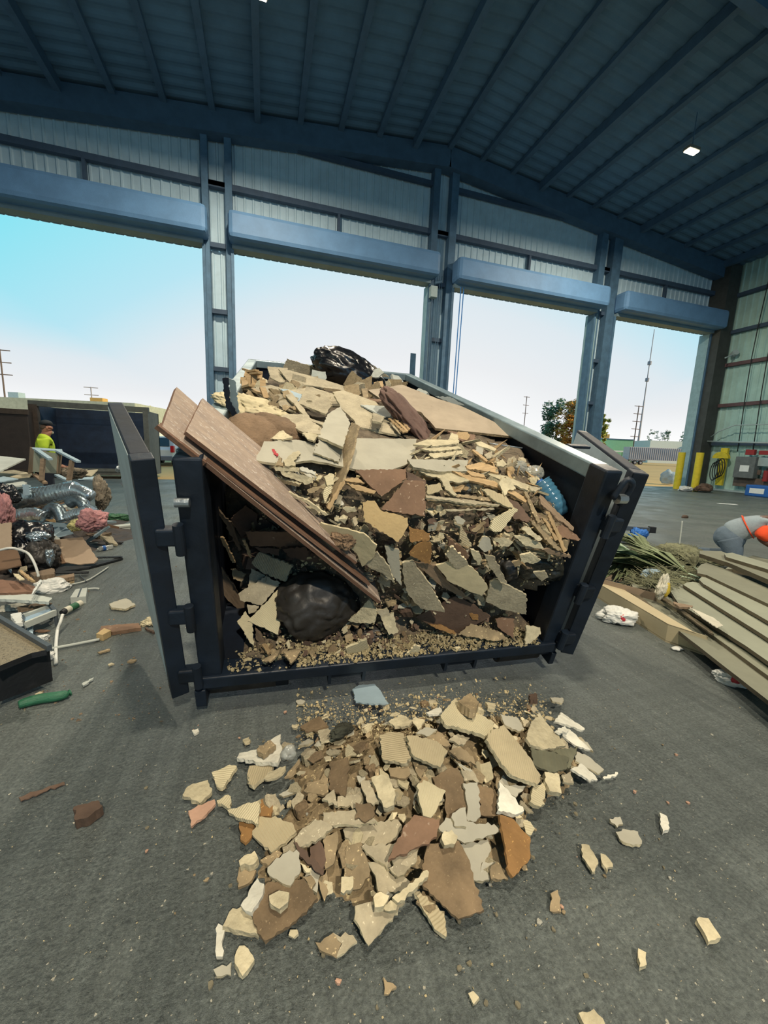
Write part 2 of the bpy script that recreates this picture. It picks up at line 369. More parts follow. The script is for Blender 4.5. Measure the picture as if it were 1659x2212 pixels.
# ceiling: two roof pitches of ribbed sheet, with purlins
def roofz(x): return RZ-RS*abs(x-RX)
vs_, fs = [], []; n = 0
ys = np.arange(YB, YW+.35, .11)
xs_ = [XL-.4, RX, XR+.5]
for i, y in enumerate(ys):
    dz = .045 if (i % 4) in (0, 1) else 0
    for x in xs_: vs_.append((x, y, roofz(x)+dz))
for i in range(len(ys)-1):
    for j in range(2): fs.append((i*3+j, i*3+j+1, (i+1)*3+j+1, (i+1)*3+j))
for (x) in xs_: pass
k = len(vs_); vs_ += [(x, y, roofz(x)+.25) for y in (YB, YW+.35) for x in xs_]; fs += [(k, k+1, k+4, k+3), (k+1, k+2, k+5, k+4)]
ceil = struct(mesh_obj('ceiling', vs_, fs, M['roof']))
x = -12.2
while x < 24.5:
    big = abs((x+12.2) % 6.0) < .1
    MB().box(x-.06, x+.14, YB, YW-.2, roofz(x)-(.34 if big else .16), roofz(x)-.01).build('purlin', M['purlin'], ceil)
    x += 1.5
for y in (8.6, 0.2, -8.2, -16.6):
    for a, b in ((XL, RX), (RX, XR)):
        MB().bar((a, y, roofz(a)-.45), (b, y, roofz(b)-.45), .25, .5).build('rafter', M['purlin'], ceil)
# front wall: cladding above the openings, posts between them
OPEN = [(-10.0, -2.08), (-1.1, 6.83), (7.94, 15.76), (17.0, 23.87)]
wf = struct(empty('wall_front', (0, YW, 0)))
def clad(name, x0, x1, z0, z1, y, mat_, parent, along='x', tilt=True):
    vs_, fs = [], []; x = x0; xs_ = [x0]; pat = [(.20, 0), (.03, .04), (.05, .04), (.03, 0)]
    pts = [(x0, 0)]; i = 0
    while x < x1:
        w, d = pat[i % 4]; x = min(x+w, x1); pts.append((x, d)); i += 1
    for (x, d) in pts:
        zt = (roofz(x)-.02) if (z1 is None) else z1
        if along == 'x': vs_ += [(x, y-d, z0), (x, y-d, zt)]
        else: vs_ += [(y-d, x, z0), (y-d, x, zt)]
    for i in range(len(pts)-1): fs.append((2*i, 2*i+2, 2*i+3, 2*i+1))
    o = mesh_obj(name, vs_, fs, mat_, parent)
    sm = o.modifiers.new('thick', 'SOLIDIFY'); sm.thickness = .01
    return o
def wbox(name, b, mt, par, off=(0, YW, 0), bevel=0):
    o = MB().box(b[0]-off[0], b[1]-off[0], b[2]-off[1], b[3]-off[1], b[4]-off[2], b[5]-off[2]).build(name, mt, par, bevel=bevel); return o
c_ = clad('cladding', XL, XR, LZ+.02, None, .3, M['clad'], wf)
for a, b in ((XL, -10.0), (-2.08, -1.1), (6.83, 7.94), (15.76, 17.0), (23.87, XR)):
    clad('cladding', a, b, 0, LZ+.02, .3, M['clad'], wf)
for x0, x1 in ((-2.1, -1.88), (-1.32, -1.08), (6.82, 7.1), (7.64, 7.96), (15.72, 16.06), (16.5, 17.02), (-10.3, -10.0), (-9.7, -9.7)):
    if x1-x0 > .1: wbox('column', (x0, x1, YW-.1, YW+.25, 0, roofz(x0)-.3), M['column'], wf)
wbox('column', (23.9, 24.75, YW-.6, YW+.28, 0, roofz(24)-.2), M['corner_steel'], wf)
for x0, x1 in ((6.83, 6.93), (15.76, 15.95), (23.82, 24.05)):
    wbox('jamb', (x0-.02, x1, YW-.12, YW+.42, 0, LZ), M['jamb'], wf)
for x0, x1 in ((-1.88, -1.32), (7.1, 7.64), (16.06, 16.5)):
    for z in (2.2, 4.3, 6.4, 8.7, 10.75): wbox('tie', (x0, x1, YW+.02, YW+.2, z, z+.16), M['girt'], wf)
wbox('girt', (XL, XR-.8, YW+.02, YW+.2, GZ-.1, GZ+.1), M['girt'], wf)
for x0, x1 in ((-1.1, 6.85), (7.94, 15.76)):
    zt = 12.62
    wbox('girt', (x0, x1, YW+.02, YW+.2, zt-.08, zt+.08), M['girt'], wf)
for x in (-5.72, 2.89, 11.86, 20.37): wbox('stud', (x-.05, x+.05, YW+.03, YW+.2, HZ, GZ-.1), M['girt'], wf)
for a, b in ((XL, RX), (RX, XR)):
    MB().bar((a, -.05, roofz(a)-.42), (b, -.05, roofz(b)-.42), .5, .75).build('rafter', M['purlin'], wf)
# four roll-up doors, rolled open
for i, (a, b) in enumerate(OPEN):
    d = struct(empty('door_%d' % (i+1), ((a+b)/2, YW, LZ)))
    off = ((a+b)/2, YW, LZ)
    wbox('door_hood', (a-.1, b+.2, YW-.85, YW-.05, LZ+.12, HZ), M['hood'], d, off, bevel=.16)
    wbox('bottom_bar', (a, b, YW-.3, YW+.1, LZ-.02, LZ+.14), M['hood_light'], d, off)
    for x in (a, b): wbox('guide_track', (x-.05, x+.05, YW-.2, YW-.1, .0, LZ), M['column'], d, off)
ch = MB()
for s in (0, .14): ch.cyl((8.25+s, YW-.3, 8.7), (8.2+s*.8, YW-.3, 1.2), .022, n=6)
tag(ch.build('pull_chain', M['rope']), 'long blue pull chain hanging beside the second steel post from the left of the openings', 'chain')
ch = MB()
for s in (0, .1): ch.cyl((7.25+s, YW-.25, 9), (7.2+s, YW-.25, 1.2), .014, n=6)
tag(ch.build('pull_chain', M['column']), 'dark pull chain running down the face of the second steel post', 'chain')
op = empty('door_operator', (7.0, YW-.3, 8.5), 'small grey motor box with bracket at the head of the second steel post', 'motor')
MB().box(-.2, .1, -.15, .1, -.45, 0).build('housing', M['panel_light'], op, bevel=.02); MB().cyl((-.05, -.15, .1), (.25, -.15, .2), .06).build('gear', M['column'], op)
sg = MB().box(6.35, 6.6, YW+.45, YW+.5, 0, 5.9).build('door_panel_board', M['column']); tag(sg, 'tall narrow grey-green board standing against the second steel post', 'board')
# right wall
wr = struct(empty('wall_right', (XR, 0, 0)))
o = clad('cladding', YB, YW+.3, 0, roofz(XR)+.1, .15, M['clad_teal'], wr, along='y')
for z, mt in ((4.75, 'girt_red'), (6.95, 'girt_red'), (8.7, 'girt'), (10.6, 'girt'), (2.62, 'girt')):
    wbox('girt', (XR-.12, XR+.1, YB, YW-.6, z-.09, z+.09), M[mt], wr, (XR, 0, 0))
for y in (8.6, .2): wbox('column', (XR-.4, XR+.1, y-.15, y+.15, 0, roofz(XR)), M['column'], wr, (XR, 0, 0))
wbox('kick_rail', (XR-.1, XR+.1, 8, 16, 0, .09), M['panel_light'], wr, (XR, 0, 0))
# left wall
wl = struct(MB().box(XL-.2, XL, YB, YW+.3, 0, roofz(XL)).build('wall_left', M['clad']))
# ground outside
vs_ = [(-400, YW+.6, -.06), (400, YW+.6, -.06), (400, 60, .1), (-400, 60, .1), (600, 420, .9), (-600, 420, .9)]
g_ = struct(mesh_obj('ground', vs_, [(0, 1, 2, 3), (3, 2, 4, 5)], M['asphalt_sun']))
# ---- high bay lamps
for i, (x, y, z, P) in enumerate(LAMPS[:2]+LAMPS[2:]):
    lab = ['bright oval high bay lamp glowing under the right roof slope', 'high bay lamp glowing at the top edge left of centre', 'high bay lamp over the loading spot', 'high bay lamp farther back over the entrance side'][i]
    h = empty('high_bay_lamp', (x, y, z), lab, 'lamp')
    m_ = MB(); m_.box(-.24, .24, -.13, .13, .02, .12); m_.build('housing', M['lamp_body'], h, bevel=.02)
    MB().box(-.21, .21, -.1, .1, -.01, .018).build('lens', M['lamp_glow'], h)
    MB().cyl((0, 0, .1), (0, 0, roofz(x)-z-.5), .015, n=6).build('stem', M['column'], h)
    L_ = bpy.data.lights.new('high_bay_light', 'AREA'); L_.shape = 'RECTANGLE'; L_.size = .55; L_.size_y = .27; L_.energy = P; L_.color = LAMP_COL
    lo = bpy.data.objects.new('high_bay_light', L_); COL.objects.link(lo); lo.location = (0, 0, -.03); lo.parent = h
# ================================================================== OUTSIDE
def at(x, y, D): return px(x, y, 'D', D)
def gz(y): return -.06+.16*(y-17.6)/42.4 if y < 60 else .1+.8*(y-60)/360
def frame_at(name, x, y, D, label, cat, yaw=0, group=None):
    p = at(x, y, D); p[2] = gz(p[1])+.01; e_ = empty(name, p, label, cat, group); e_.rotation_euler = (0, 0, yaw); return e_
# semi trailer seen through the right opening (x 1360..1490)
t = frame_at('semi_trailer', 1357, 994, 96, 'white ribbed semi trailer parked across the sunlit yard in the rightmost opening', 'trailer', rad(-17))
B = MB().box(0, 19, 0, 2.5, 1.2, 4.3)
b_ = B.build('cargo_box', M['trailer_side'], t)
B = MB()
for i in range(38): B.box(.15+i*.5, .27+i*.5, -.08, 0, 1.3, 4.2)
B.build('rib_panel', M['trailer_dark'], t)
for xw in (1.7, 3.1, 13.6, 15):
    w = MB().cyl((xw, -.05, .5), (xw, .4, .5), .52, n=18).build('wheel', M['tyre'], t); MB().cyl((xw, -.12, .5), (xw, 0, .5), .27, n=14).build('hub', M['rim'], w)
MB().box(.4, 4.4, .1, 2.4, .85, 1.2).build('axle_frame', M['trailer_dark'], t)
MB().box(-.9, 0, 0, 2.5, .8, 1.2).build('rear_deck', M['trailer_dark'], t)
for xw in (12.5,): MB().box(xw, xw+.2, .2, .4, .1, 1.2).build('landing_leg', M['trailer_dark'], t)
# green building
g = frame_at('green_building', 1286, 992, 110, 'low pale green building with a canopy behind the semi trailer', 'building', rad(-17))
MB().box(-2, 15, 8, 22, 0, 7).build('wall', M['bldg_green'], g); MB().box(-2.2, 15.2, 7.8, 22, 6.8, 7.1).build('roof_edge', M['roof'], g)
MB().box(-2, 9, 2, 8, 3.1, 3.5).build('canopy', M['bldg_white'], g)
for x_ in (0, 4, 8.6): MB().box(x_, x_+.35, 2, 2.35, 0, 3.1).build('canopy_post', M['bldg_green'], g)
MB().box(4.2, 8.8, 10, 13, 7.1, 8.4).build('roof_unit', M['roof_gold'], g)
g = frame_at('warehouse', 1400, 988, 150, 'long white warehouse with a golden roof far behind the semi trailer', 'building', rad(-17))
MB().box(0, 40, 0, 30, 0, 8.5).build('wall', M['bldg_white'], g)
MB().poly_prism([(12, -3, 5.0), (40, -3, 5.0), (40, -3, 8.2), (16, -3, 8.2)], 3, (0, -1, 0)).build('roof', M['roof_gold'], g)
# left white building behind the boxes
g = frame_at('white_warehouse', -40, 945, 45, 'white warehouse with a stained parapet wall beyond the left opening', 'building', rad(-14))
MB().box(-10, 17.3, 0, 12, -3, 3.6).build('wall', M['bldg_white'], g)
MB().box(-10, 17.5, -.1, 12, 3.6, 5.5).build('parapet', M['bldg_grey'], g)
MB().box(11.8, 13.2, 1, 2, 5.5, 6.0).build('roof_unit', M['roof_gold'], g)
MB().box(.9, 2.1, 3, 4, 5.5, 6.4).build('vent', M['panel_light'], g)
# poles
def pole(xb, yb, xt, yt, D, n, label, cat='utility pole', mt='pole_wood', w=.5, r=.16):
    a = at(xb, yb, D); b = at(xt, yt, D); b[0] = a[0]; b[1] = a[1]; a[2] = gz(a[1])-.1
    e_ = empty('utility_pole', a, label, cat); hh = b[2]-a[2]
    MB().cyl((0, 0, 0), (0, 0, hh), r, r*.8, n=8).build('mast', M[mt], e_)
    for k in range(n):
        z = hh*(.99-.13*k); MB().bar((-w*4, 0, z), (w*4, 0, z), .12, .16).build('crossarm', M[mt], e_)
pole(1131, 930, 1137, 858, 150, 3, 'wooden utility pole rising above the container rail left of the orange tree', w=.32)
pole(1370, 950, 1382, 878, 120, 5, 'wooden utility pole with five crossarms above the green building', w=.42)
pole(12, 870, 6, 758, 75, 3, 'tall reddish utility pole at the far left edge above the white warehouse', w=.4, mt='rust_panel')
pole(200, 885, 197, 837, 90, 2, 'small pale utility pole above the open truck box', w=.35, mt='tower')
a = at(1379, 952, 300); dzm = a[2]-gz(a[1]); a[2] = gz(a[1])-.1
e_ = empty('radio_mast', a, 'thin pale lattice radio mast rising high in the rightmost opening', 'mast')
MB().cyl((0, 0, 0), (0, 0, 30+dzm), .9, .5, n=5).build('lower_mast', M['tower'], e_); MB().cyl((0, 0, 30+dzm), (0, 0, 81+dzm), .45, .25, n=5).build('upper_mast', M['tower'], e_)
for z in (44, 56): MB().cyl((0, 0, z+dzm), (0, 0, z+2.4+dzm), 1.3, n=10).build('dish', M['tower'], e_)
# trees
def tree(xb, yb, D, h, w, mt, label, seed, n=2600, leaf=.34, trunk=True, group=None):
    rnd = random.Random(seed); a = at(xb, yb, D); h += max(0, a[2]-gz(a[1])); a[2] = gz(a[1]); e_ = empty('tree', a, label, 'tree', group)
    if trunk: MB().cyl((0, 0, -.05), (0, 0, h*.6), w*.05, w*.02, n=8).build('trunk', M['bark'], e_)
    V_, F_ = [], []; cl = []
    for i in range(46):
        t = rnd.random(); z = h*(.12+.85*t); r = w/2*math.sin(math.pi*min(1, .15+.9*(1-t)))**.8*rnd.uniform(.3, 1); an = rnd.uniform(0, 6.28)
        cl.append((r*math.cos(an), r*math.sin(an), z, w*.13*rnd.uniform(.7, 1.5)))
    for i in range(n):
        c = rnd.choice(cl); d = Vector((rnd.gauss(0, 1), rnd.gauss(0, 1), rnd.gauss(0, 1))).normalized()*c[3]*rnd.uniform(.5, 1.1)
        p = Vector(c[:3])+d; u = Vector((rnd.gauss(0, 1), rnd.gauss(0, 1), rnd.gauss(0, 1))).normalized(); v = u.orthogonal().normalized()
        k = len(V_); s = leaf*rnd.uniform(.6, 1.3); V_ += [p-u*s, p+v*s*.5, p+u*s, p-v*s*.5]; F_.append((k, k+1, k+2, k+3))
    mesh_obj('foliage', V_, F_, M[mt], e_)
tree(1200, 955, 85, 9.0, 8, 'leaf_green', 'rounded grey-green tree left of the orange tree beyond the container', 1, 4600, .36)
tree(1236, 960, 80, 8.8, 6.5, 'leaf_orange', 'tall orange autumn tree in front of the grey-green one', 2, 5200, .36)
tree(1262, 960, 79, 8.6, 4.5, 'leaf_orange', 'orange tree half hidden by the third steel post', 5, 3600)
tree(1297, 945, 84, 5.2, 3.2, 'leaf_yellow', 'yellow-green treetop showing to the right of the third steel post', 3, 2400)
for i, (x_, w_) in enumerate(((1405, 5), (1425, 6), (1440, 4), (1478, 6), (1490, 5))):
    tree(x_, 950, 220, 6, w_, 'leaf_green', 'small distant treetop above the warehouse roof', 20+i, 500, .5, True, 'treetops above the far warehouse')
tree(332, 926, 110, 5, 9, 'leaf_yellow', 'yellow-green treetops above the white car', 31, 1200, .4, True)
# ---- open truck box at left (dark inside), brown container beside it
Y0 = 17.9
def YP(x, y, Y=Y0): return px(x, y, 'Y', Y)
tl = YP(65, 873); tr = YP(318, 888); bl = YP(72, 1010); br = YP(316, 1046)
x0, x1 = tl[0], tr[0]; zt = (tl[2]+tr[2])/2; zb = .25
tb = empty('open_waste_trailer', (x0, Y0, 0), 'large open dark steel waste trailer standing outside the left opening behind the worker', 'container')
wd = x1-x0
MB().box(0, wd, 1.6, 1.7, zb, zt).build('back_wall', M['truck_box'], tb)
MB().box(0, .1, 0, 1.7, zb, zt).build('end_wall', M['truck_box'], tb); MB().box(wd-.1, wd, 0, 1.7, zb, zt).build('end_wall', M['box_frame'], tb)
MB().box(0, wd, 0, 1.7, zb-.15, zb).build('floor_plate', M['box_frame'], tb)
MB().box(-.05, wd+.05, -.05, .1, zt-.06, zt+.14).build('top_rail', M['box_frame'], tb)
MB().box(-.05, .22, -.06, .12, 0, zt).build('corner_post', M['steel_rust'], tb)
MB().box(wd-.15, wd+.03, -.06, .1, 0, zt).build('corner_post', M['box_frame'], tb)
MB().box(0, wd, -.04, 0, zb, zb+.12).build('lower_rail', M['box_frame'], tb)
bc = empty('brown_container', (px(-60, 900, 'Y', 17.5)[0], 17.5, 0), 'dark rusty brown steel container at the left edge beside the open waste trailer', 'container')
xr = px(60, 900, 'Y', 17.5)[0]-bc.location.x; zt2 = px(30, 885, 'Y', 17.5)[2]
MB().box(-2, xr, 0, 2.2, .2, zt2).build('body', M['bronze'], bc, bevel=.03); MB().box(-2, xr+.05, -.06, 0, zt2-.15, zt2+.03).build('top_rail', M['steel_rust'], bc)
MB().box(-2, xr, -.04, 0, .1, .3).build('bottom_rail', M['steel_rust'], bc)
# ---- white SUV
cp = at(345, 1003, 23.5); sv = empty('white_suv', (cp[0]-.2, cp[1], -.02), 'white SUV with a red tail light parked outside, just left of the container', 'car'); sv.rotation_euler = (0, 0, rad(-4))
pf = [(0, .35), (0, 1.0), (.25, 1.15), (.55, 1.78), (3.0, 1.8), (3.7, 1.15), (4.7, 1.0), (4.75, .35)]
V_ = []; F_ = []
for xx, ins in ((-.95, 0), (.95, 0)):
    for (y, z) in pf: V_.append((xx*(1 if z < 1.2 else .82), y, z))
nn_ = len(pf); F_.append(tuple(range(nn_))[::-1]); F_.append(tuple(range(nn_, 2*nn_)))
for i in range(nn_): F_.append((i, (i+1) % nn_, nn_+(i+1) % nn_, nn_+i))
bo = mesh_obj('body', V_, F_, M['car_white'], sv); mm = bo.modifiers.new('b', 'BEVEL'); mm.width = .06; mm.segments = 3
mesh_obj('rear_window', [(-.72, .27, 1.2), (.72, .27, 1.2), (.66, .5, 1.7), (-.66, .5, 1.7)], [(0, 1, 2, 3)], M['car_glass'], sv).location = (0, -.03, 0)
for s in (-1, 1):
    MB().box(s*.93-.1, s*.93+.1, -.05, .25, .85, 1.25).build('tail_light', M['tail_red'], sv, bevel=.03)
    for y in (.9, 3.8):
        w = MB().cyl((s*.98, y, .36), (s*.7, y, .36), .36, n=20).build('wheel', M['tyre'], sv); MB().cyl((s*1.0, y, .36), (s*.9, y, .36), .2, n=12).build('hub', M['rim'], w)
    mesh_obj('side_window', [(s*.84, .8, 1.25), (s*.84, 3.2, 1.25), (s*.79, 2.9, 1.7), (s*.79, .85, 1.7)], [(0, 1, 2, 3)], M['car_glass'], sv).location = (s*.03, 0, 0)
MB().box(-.93, .93, -.12, .05, .35, .62).build('bumper', M['trailer_dark'], sv, bevel=.03)
# ---- right side fittings
for i, (x_, y_, lab) in enumerate(((24.62, 18.2, 'yellow steel bollard outside the rightmost opening, before the jamb'), (24.25, 16.1, 'yellow steel bollard inside the hall, right of the rightmost jamb'))):
    b_ = MB().cyl((0, 0, 0), (0, 0, 2.05), .17, n=20); o = b_.build('bollard', M['yellow_paint'], smooth=False); o.location = px(*((1461, 1056), (1499, 1061))[i], 'z', 0); tag(o, lab, 'bollard', None)
def XP(x, y, X=XR-.35): return px(x, y, 'X', X)
def wallbox(name, x0, y0, x1, y1, mt, lab, cat, d=.25, X=XR-.2, bev=.02):
    a = XP(x0, y0, X-d); b = XP(x1, y1, X-d); Ya, Yb = sorted((a[1], b[1])); za, zb_ = sorted((a[2], b[2]))
    e_ = empty(name, (X, (Ya+Yb)/2, za), lab, cat); hy = (Yb-Ya)/2; hz = zb_-za
    MB().box(-d, 0, -hy, hy, 0, hz).build('cabinet', M[mt], e_, bevel=bev)
    return e_, hy, hz
e_, hy, hz = wallbox('electric_panel', 1590, 986, 1625, 1034, 'panel_grey', 'grey steel electric cabinet with a pale notice on the right wall', 'electrical box', .4)
MB().box(-.42, -.4, -hy*.5, hy*.4, hz*.3, hz*.6).build('notice', M['paper'], e_)
e_, hy, hz = wallbox('junction_box', 1637, 988, 1659, 1008, 'panel_light', 'pale square junction box beside the grey electric cabinet', 'electrical box', .2)
e_, hy, hz = wallbox('alarm_bell', 1611, 971, 1628, 983, 'red_paint', 'small red alarm box above the grey electric cabinet', 'alarm', .2)
e_, hy, hz = wallbox('red_sign', 1640, 973, 1670, 983, 'red_paint', 'long red sign above the pale junction box', 'sign', .05)
e_, hy, hz = wallbox('backing_board', 1585, 1030, 1680, 1058, 'rust_panel', 'worn brown backing board low on the right wall', 'board', .1)
e_, hy, hz = wallbox('switch_box', 1635, 1015, 1641, 1026, 'rust_panel', 'small brown switch box below the junction box', 'electrical box', .12)
p = XP(1652, 1040, XR-.5)
e_ = empty('fire_extinguisher', (p[0], p[1], p[2]), 'red fire extinguisher hanging on the right wall', 'fire extinguisher')
MB().cyl((0, 0, 0), (0, 0, .55), .11, n=16).build('bottle', M['red_paint'], e_, smooth=False); MB().cyl((0, 0, .55), (0, 0, .68), .04).build('valve', M['black'], e_); MB().bar((0, 0, .66), (-.05, -.2, .7), .03, .03).build('handle', M['black'], e_)
p = XP(1555, 990, XR-.4)
e_ = empty('hose_reel', (p[0], p[1], p[2]), 'yellow half-round hose hanger with dark hose loops on the right wall', 'hose reel')
pr_ = [(-.0, -.65+.0, 0)]; pts = [(0, .4*math.cos(a), .36*math.sin(a)) for a in np.linspace(0, math.pi, 14)]
MB().poly_prism(pts, .2, (-1, 0, 0)).build('hanger', M['yellow_paint'], e_)
for k in range(4):
    pts = [(-.1-.05*k, -.2+.08*k+.2*math.sin(a)*.9, -.5-.08*k+.5*math.cos(a)) for a in np.linspace(0, 2*math.pi, 14)]
    sweep('hose_loop', pts, .025, M['black_rubber'], e_, n=6, sub=2)
a = XP(1568, 968, XR-.2); b = XP(1559, 1048, XR-.2)
MBp = MB().box(XR-.3, XR-.15, a[1]-.17, a[1]+.17, .3, a[2]).build('wall_stripe_post', M['yellow_paint']); tag(MBp, 'yellow flat post fixed to the right wall behind the hose hanger', 'post')
a = px(1642, 1053, 'X', 23.2); e_ = empty('blue_bin', (23.4, a[1], 0), 'blue plastic bin on the floor at the foot of the right wall', 'bin')
MB().box(-.4, .4, -.5, .5, 0, .55).build('bin_body', M['blue_paint'], e_, bevel=.05); MB().box(-.41, -.4, -.3, .3, .15, .4).build('notice', M['paper'], e_)
# pipe frames on wall
o = sweep('wall_conduit', [(XR-.4, 16.3, 3.0), (XR-.4, 15.2, 3.6), (XR-.4, 12.5, 3.5)], .03, M['panel_light'], n=6, sub=2); tag(o, 'thin pale pipe bracket on the right wall above the electric cabinet', 'pipe')
o = sweep('wall_conduit', [(XR-.45, 16.5, 2.75), (XR-.45, 12.5, 2.62)], .05, M['panel_light'], n=6, sub=2); tag(o, 'long horizontal pale conduit above the electric cabinet', 'pipe')
for k, y in enumerate((14.9, 14.2)):
    o = sweep('wall_cable', [(XR-.3, y, 11.3), (XR-.3, y+.15, 7), (XR-.3, y, 2.2)], .022, M['black_rubber'], n=5, sub=3); tag(o, 'dark cable running down the right wall, '+('nearer the corner post' if k == 0 else 'nearer the frame edge'), 'cable')
e_ = empty('wall_lamp', (24.0, 16.0, 7.55), 'small round lamp on a bent arm beside the rightmost post', 'lamp')
sweep('arm', [(0, 0, -.35), (.35, 0, -.2), (.6, 0, -.12)], .04, M['panel_light'], e_, n=6); MB().cyl((.6, -.1, 0), (.7, .1, -.1), .16).build('lamp_head', M['panel_light'], e_)
# bagged bundle outside near bollard, small trash by the post
p = px(1444, 1036, 'z', .3); o = blob('covered_cart', (p[0], p[1], .36), (.5, .4, .55), M['cloth_grey'], .3, 1.6, 4, flat=.6); tag(o, 'grey tarpaulin bundle on the threshold left of the outer bollard', 'bundle')
p = px(1480, 1061, 'z', 0); o = blob('white_bag', (p[0], p[1], .1), (.35, .25, .16), M['bag_white'], .3, 2, 5, flat=.6); tag(o, 'small white bag lying between the two bollards', 'bag')
p = px(1518, 1063, 'z', 0); o = blob('debris_heap', (p[0], p[1], .15), (.4, .3, .24), M['dark_brown'], .5, 2.5, 6, flat=.4); tag(o, 'dark heap of scrap at the foot of the inner bollard', 'scrap')
p = px(1386+180, 1090, 'z', 0)
o = MB().box(-.3, .3, -.11, .11, 0, .01).build('paper_sheet', M['paper']); o.location = px(1571, 1089, 'z', 0); o.rotation_euler = (0, 0, -.5); tag(o, 'white sheet of paper lying alone on the floor toward the right wall', 'paper')
o = blob('scrap_lump', px(1479, 1117, 'z', .02), (.1, .07, .05), M['dark_brown'], .4, 2, 8, sub=2); tag(o, 'small dark lump alone on the floor before the bent worker', 'scrap')
for i, (x_, y_) in enumerate(((1622, 578), (1627, 574), (1648, 561), (1653, 699))):
    p = px(x_, y_, 'X', XR-.25)
# ================================================================== CONTAINER
ct = empty('roll_off_container', (0, 0, 0), 'black steel roll-off container tilted back with both rear doors open and full of broken drywall', 'container')
ct.matrix_world = CM
def cb(name, b, mt, par=ct, bevel=.006): return MB().box(*b).build(name, M[mt], par, bevel=bevel)
LEN, WW, HH = 4.35, 2.4, 1.4
cb('floor_plate', (.03, WW-.03, .05, LEN, .03, .08), 'steel_in')
for s, (a, b) in (('l', (.02, .07)), ('r', (WW-.07, WW-.02))): cb('side_wall', (a, b, .05, LEN, 0, HH-.08), 'steel_in')
cb('end_wall', (.02, WW-.02, LEN-.05, LEN, 0, HH), 'steel_in')
cb('top_rail', (-.01, .11, .1, LEN, HH-.1, HH), 'steel_face', bevel=.01)
cb('top_rail', (WW-.11, WW+.01, .1, LEN, HH-.1, HH), 'steel_face', bevel=.01)
cb('top_rail', (-.01, WW+.01, LEN-.08, LEN+.03, HH-.1, HH), 'steel_face', bevel=.01)
cb('post', (0, .12, -.02, .13, -.04, HH), 'steel_black', bevel=.012)
cb('post', (WW-.12, WW, -.02, .13, -.04, HH), 'steel_black', bevel=.012)
cb('sill', (.0, WW, -.04, .1, .0, .085), 'steel_black', bevel=.008)
for l_ in (.7, 1.5, 2.3, 3.1, 3.9):
    cb('rib', (-.08, .02, l_, l_+.08, -.05, HH-.1), 'steel_black'); cb('rib', (WW-.02, WW+.08, l_, l_+.08, -.05, HH-.1), 'steel_black')
for a in (.72, 1.62): cb('skid_rail', (a, a+.08, .14, LEN, -.1, .03), 'steel_black')
for (a, b) in ((.02, .42), (2.02, 2.36)):
    r_ = MB().cyl((a, .12, -.11), (b, .12, -.11), .075, n=22).build('roller', M['steel_rust'], ct, smooth=False)
    MB().cyl((a-.03, .12, -.11), (b+.03, .12, -.11), .03).build('axle', M['steel_black'], r_)
    for q in (a-.03, b+.01): cb('roller_bracket', (q, q+.02, .06, .2, -.13, .02), 'steel_black')
cb('bracket', (.42, .5, .03, .2, -.12, .02), 'steel_black')
for a in (.76, 1.55):
    k_ = MB(); k_.cyl((a, .0, -.03), (a+.2, .0, -.03), .022); k_.box(a-.02, a, -.04, .08, -.07, .01); k_.box(a+.2, a+.22, -.04, .08, -.07, .01); k_.build('hook_bar', M['steel_black'], ct)
cb('corner_foot', (-.03, .03, -.05, .06, -.13, .0), 'steel_black'); cb('corner_foot', (WW-.03, WW+.01, -.05, .06, -.11, .0), 'steel_black')
def door(hw, hl, ang, D, side, tiltx=0):
    d = empty('door', (hw, hl, 0)); d.parent = ct; d.rotation_euler = (0, 0, rad(ang))
    s = side
    MB().box(.05, D-.02, .02, .043, .02, HH-.02).build('door_plate', M['door_face'], d)
    for nm, bx in (('hinge_stile', (0, .09, -.045, .045, -.02, HH+.0)), ('free_stile', (D-.07, D, -.04, .04, 0, HH)), ('top_tube', (.09, D-.07, -.04, .04, HH-.09, HH)), ('bottom_tube', (.09, D-.07, -.04, .04, 0, .09))):
        MB().box(*bx).build(nm, M['steel_black' if nm != 'top_tube' else 'steel_in'], d, bevel=.006)
    return d
dl = door(-.1, -.05, 113, 1.15, -1)
dr = door(2.5, -.05, 68, 1.15, 1)
cb('dent_plate', (2.43, 2.6, .5, .56, HH-.02, HH), 'steel_black')
for u_ in (1.02, .55, .13):
    h_ = MB(); h_.box(-.1, .0, -.06, .0, u_-.045, u_+.045); h_.build('hinge', M['steel_black'], ct, bevel=.01)
    MB().cyl((-.0, -.05, u_-.09), (-.0, -.05, u_+.07), .024).build('hinge_pin', M['steel_black'], ct)
for u_ in (1.06, .55, .14):
    MB().box(2.38, 2.5, -.07, .0, u_-.045, u_+.045).build('hinge', M['steel_black'], ct, bevel=.01)
    MB().cyl((2.4, -.06, u_-.08), (2.4, -.06, u_+.07), .026).build('hinge_pin', M['steel_black'], ct)
MB().cyl((.0, -.05, 1.2), (.06, -.05, 1.2), .022).build('latch_bolt', M['steel_bright'], ct)
MB().cyl((2.36, -.08, 1.25), (2.42, -.08, 1.25), .03).build('latch_bolt', M['steel_bright'], ct)
lp = [(2.42, -.06, 1.2), (2.42, -.09, 1.34), (2.36, -.09, 1.37), (2.33, -.08, 1.25)]
sweep('lift_loop', lp, .018, M['steel_black'], ct, n=8)
cn = MB(); rn = random.Random(3)
p0 = Vector((-.1-.45, .95, .98))
for i in range(9):
    q = Vector((-.56+rn.uniform(-.05, .05), 1.02+rn.uniform(-.03, .03), 1.0-.022*i)); cn.cyl(q, q+Vector((rn.uniform(-.04, .04), .02, -.03)), .016, n=6)
cn.build('door_chain', M['steel_bright'], ct)

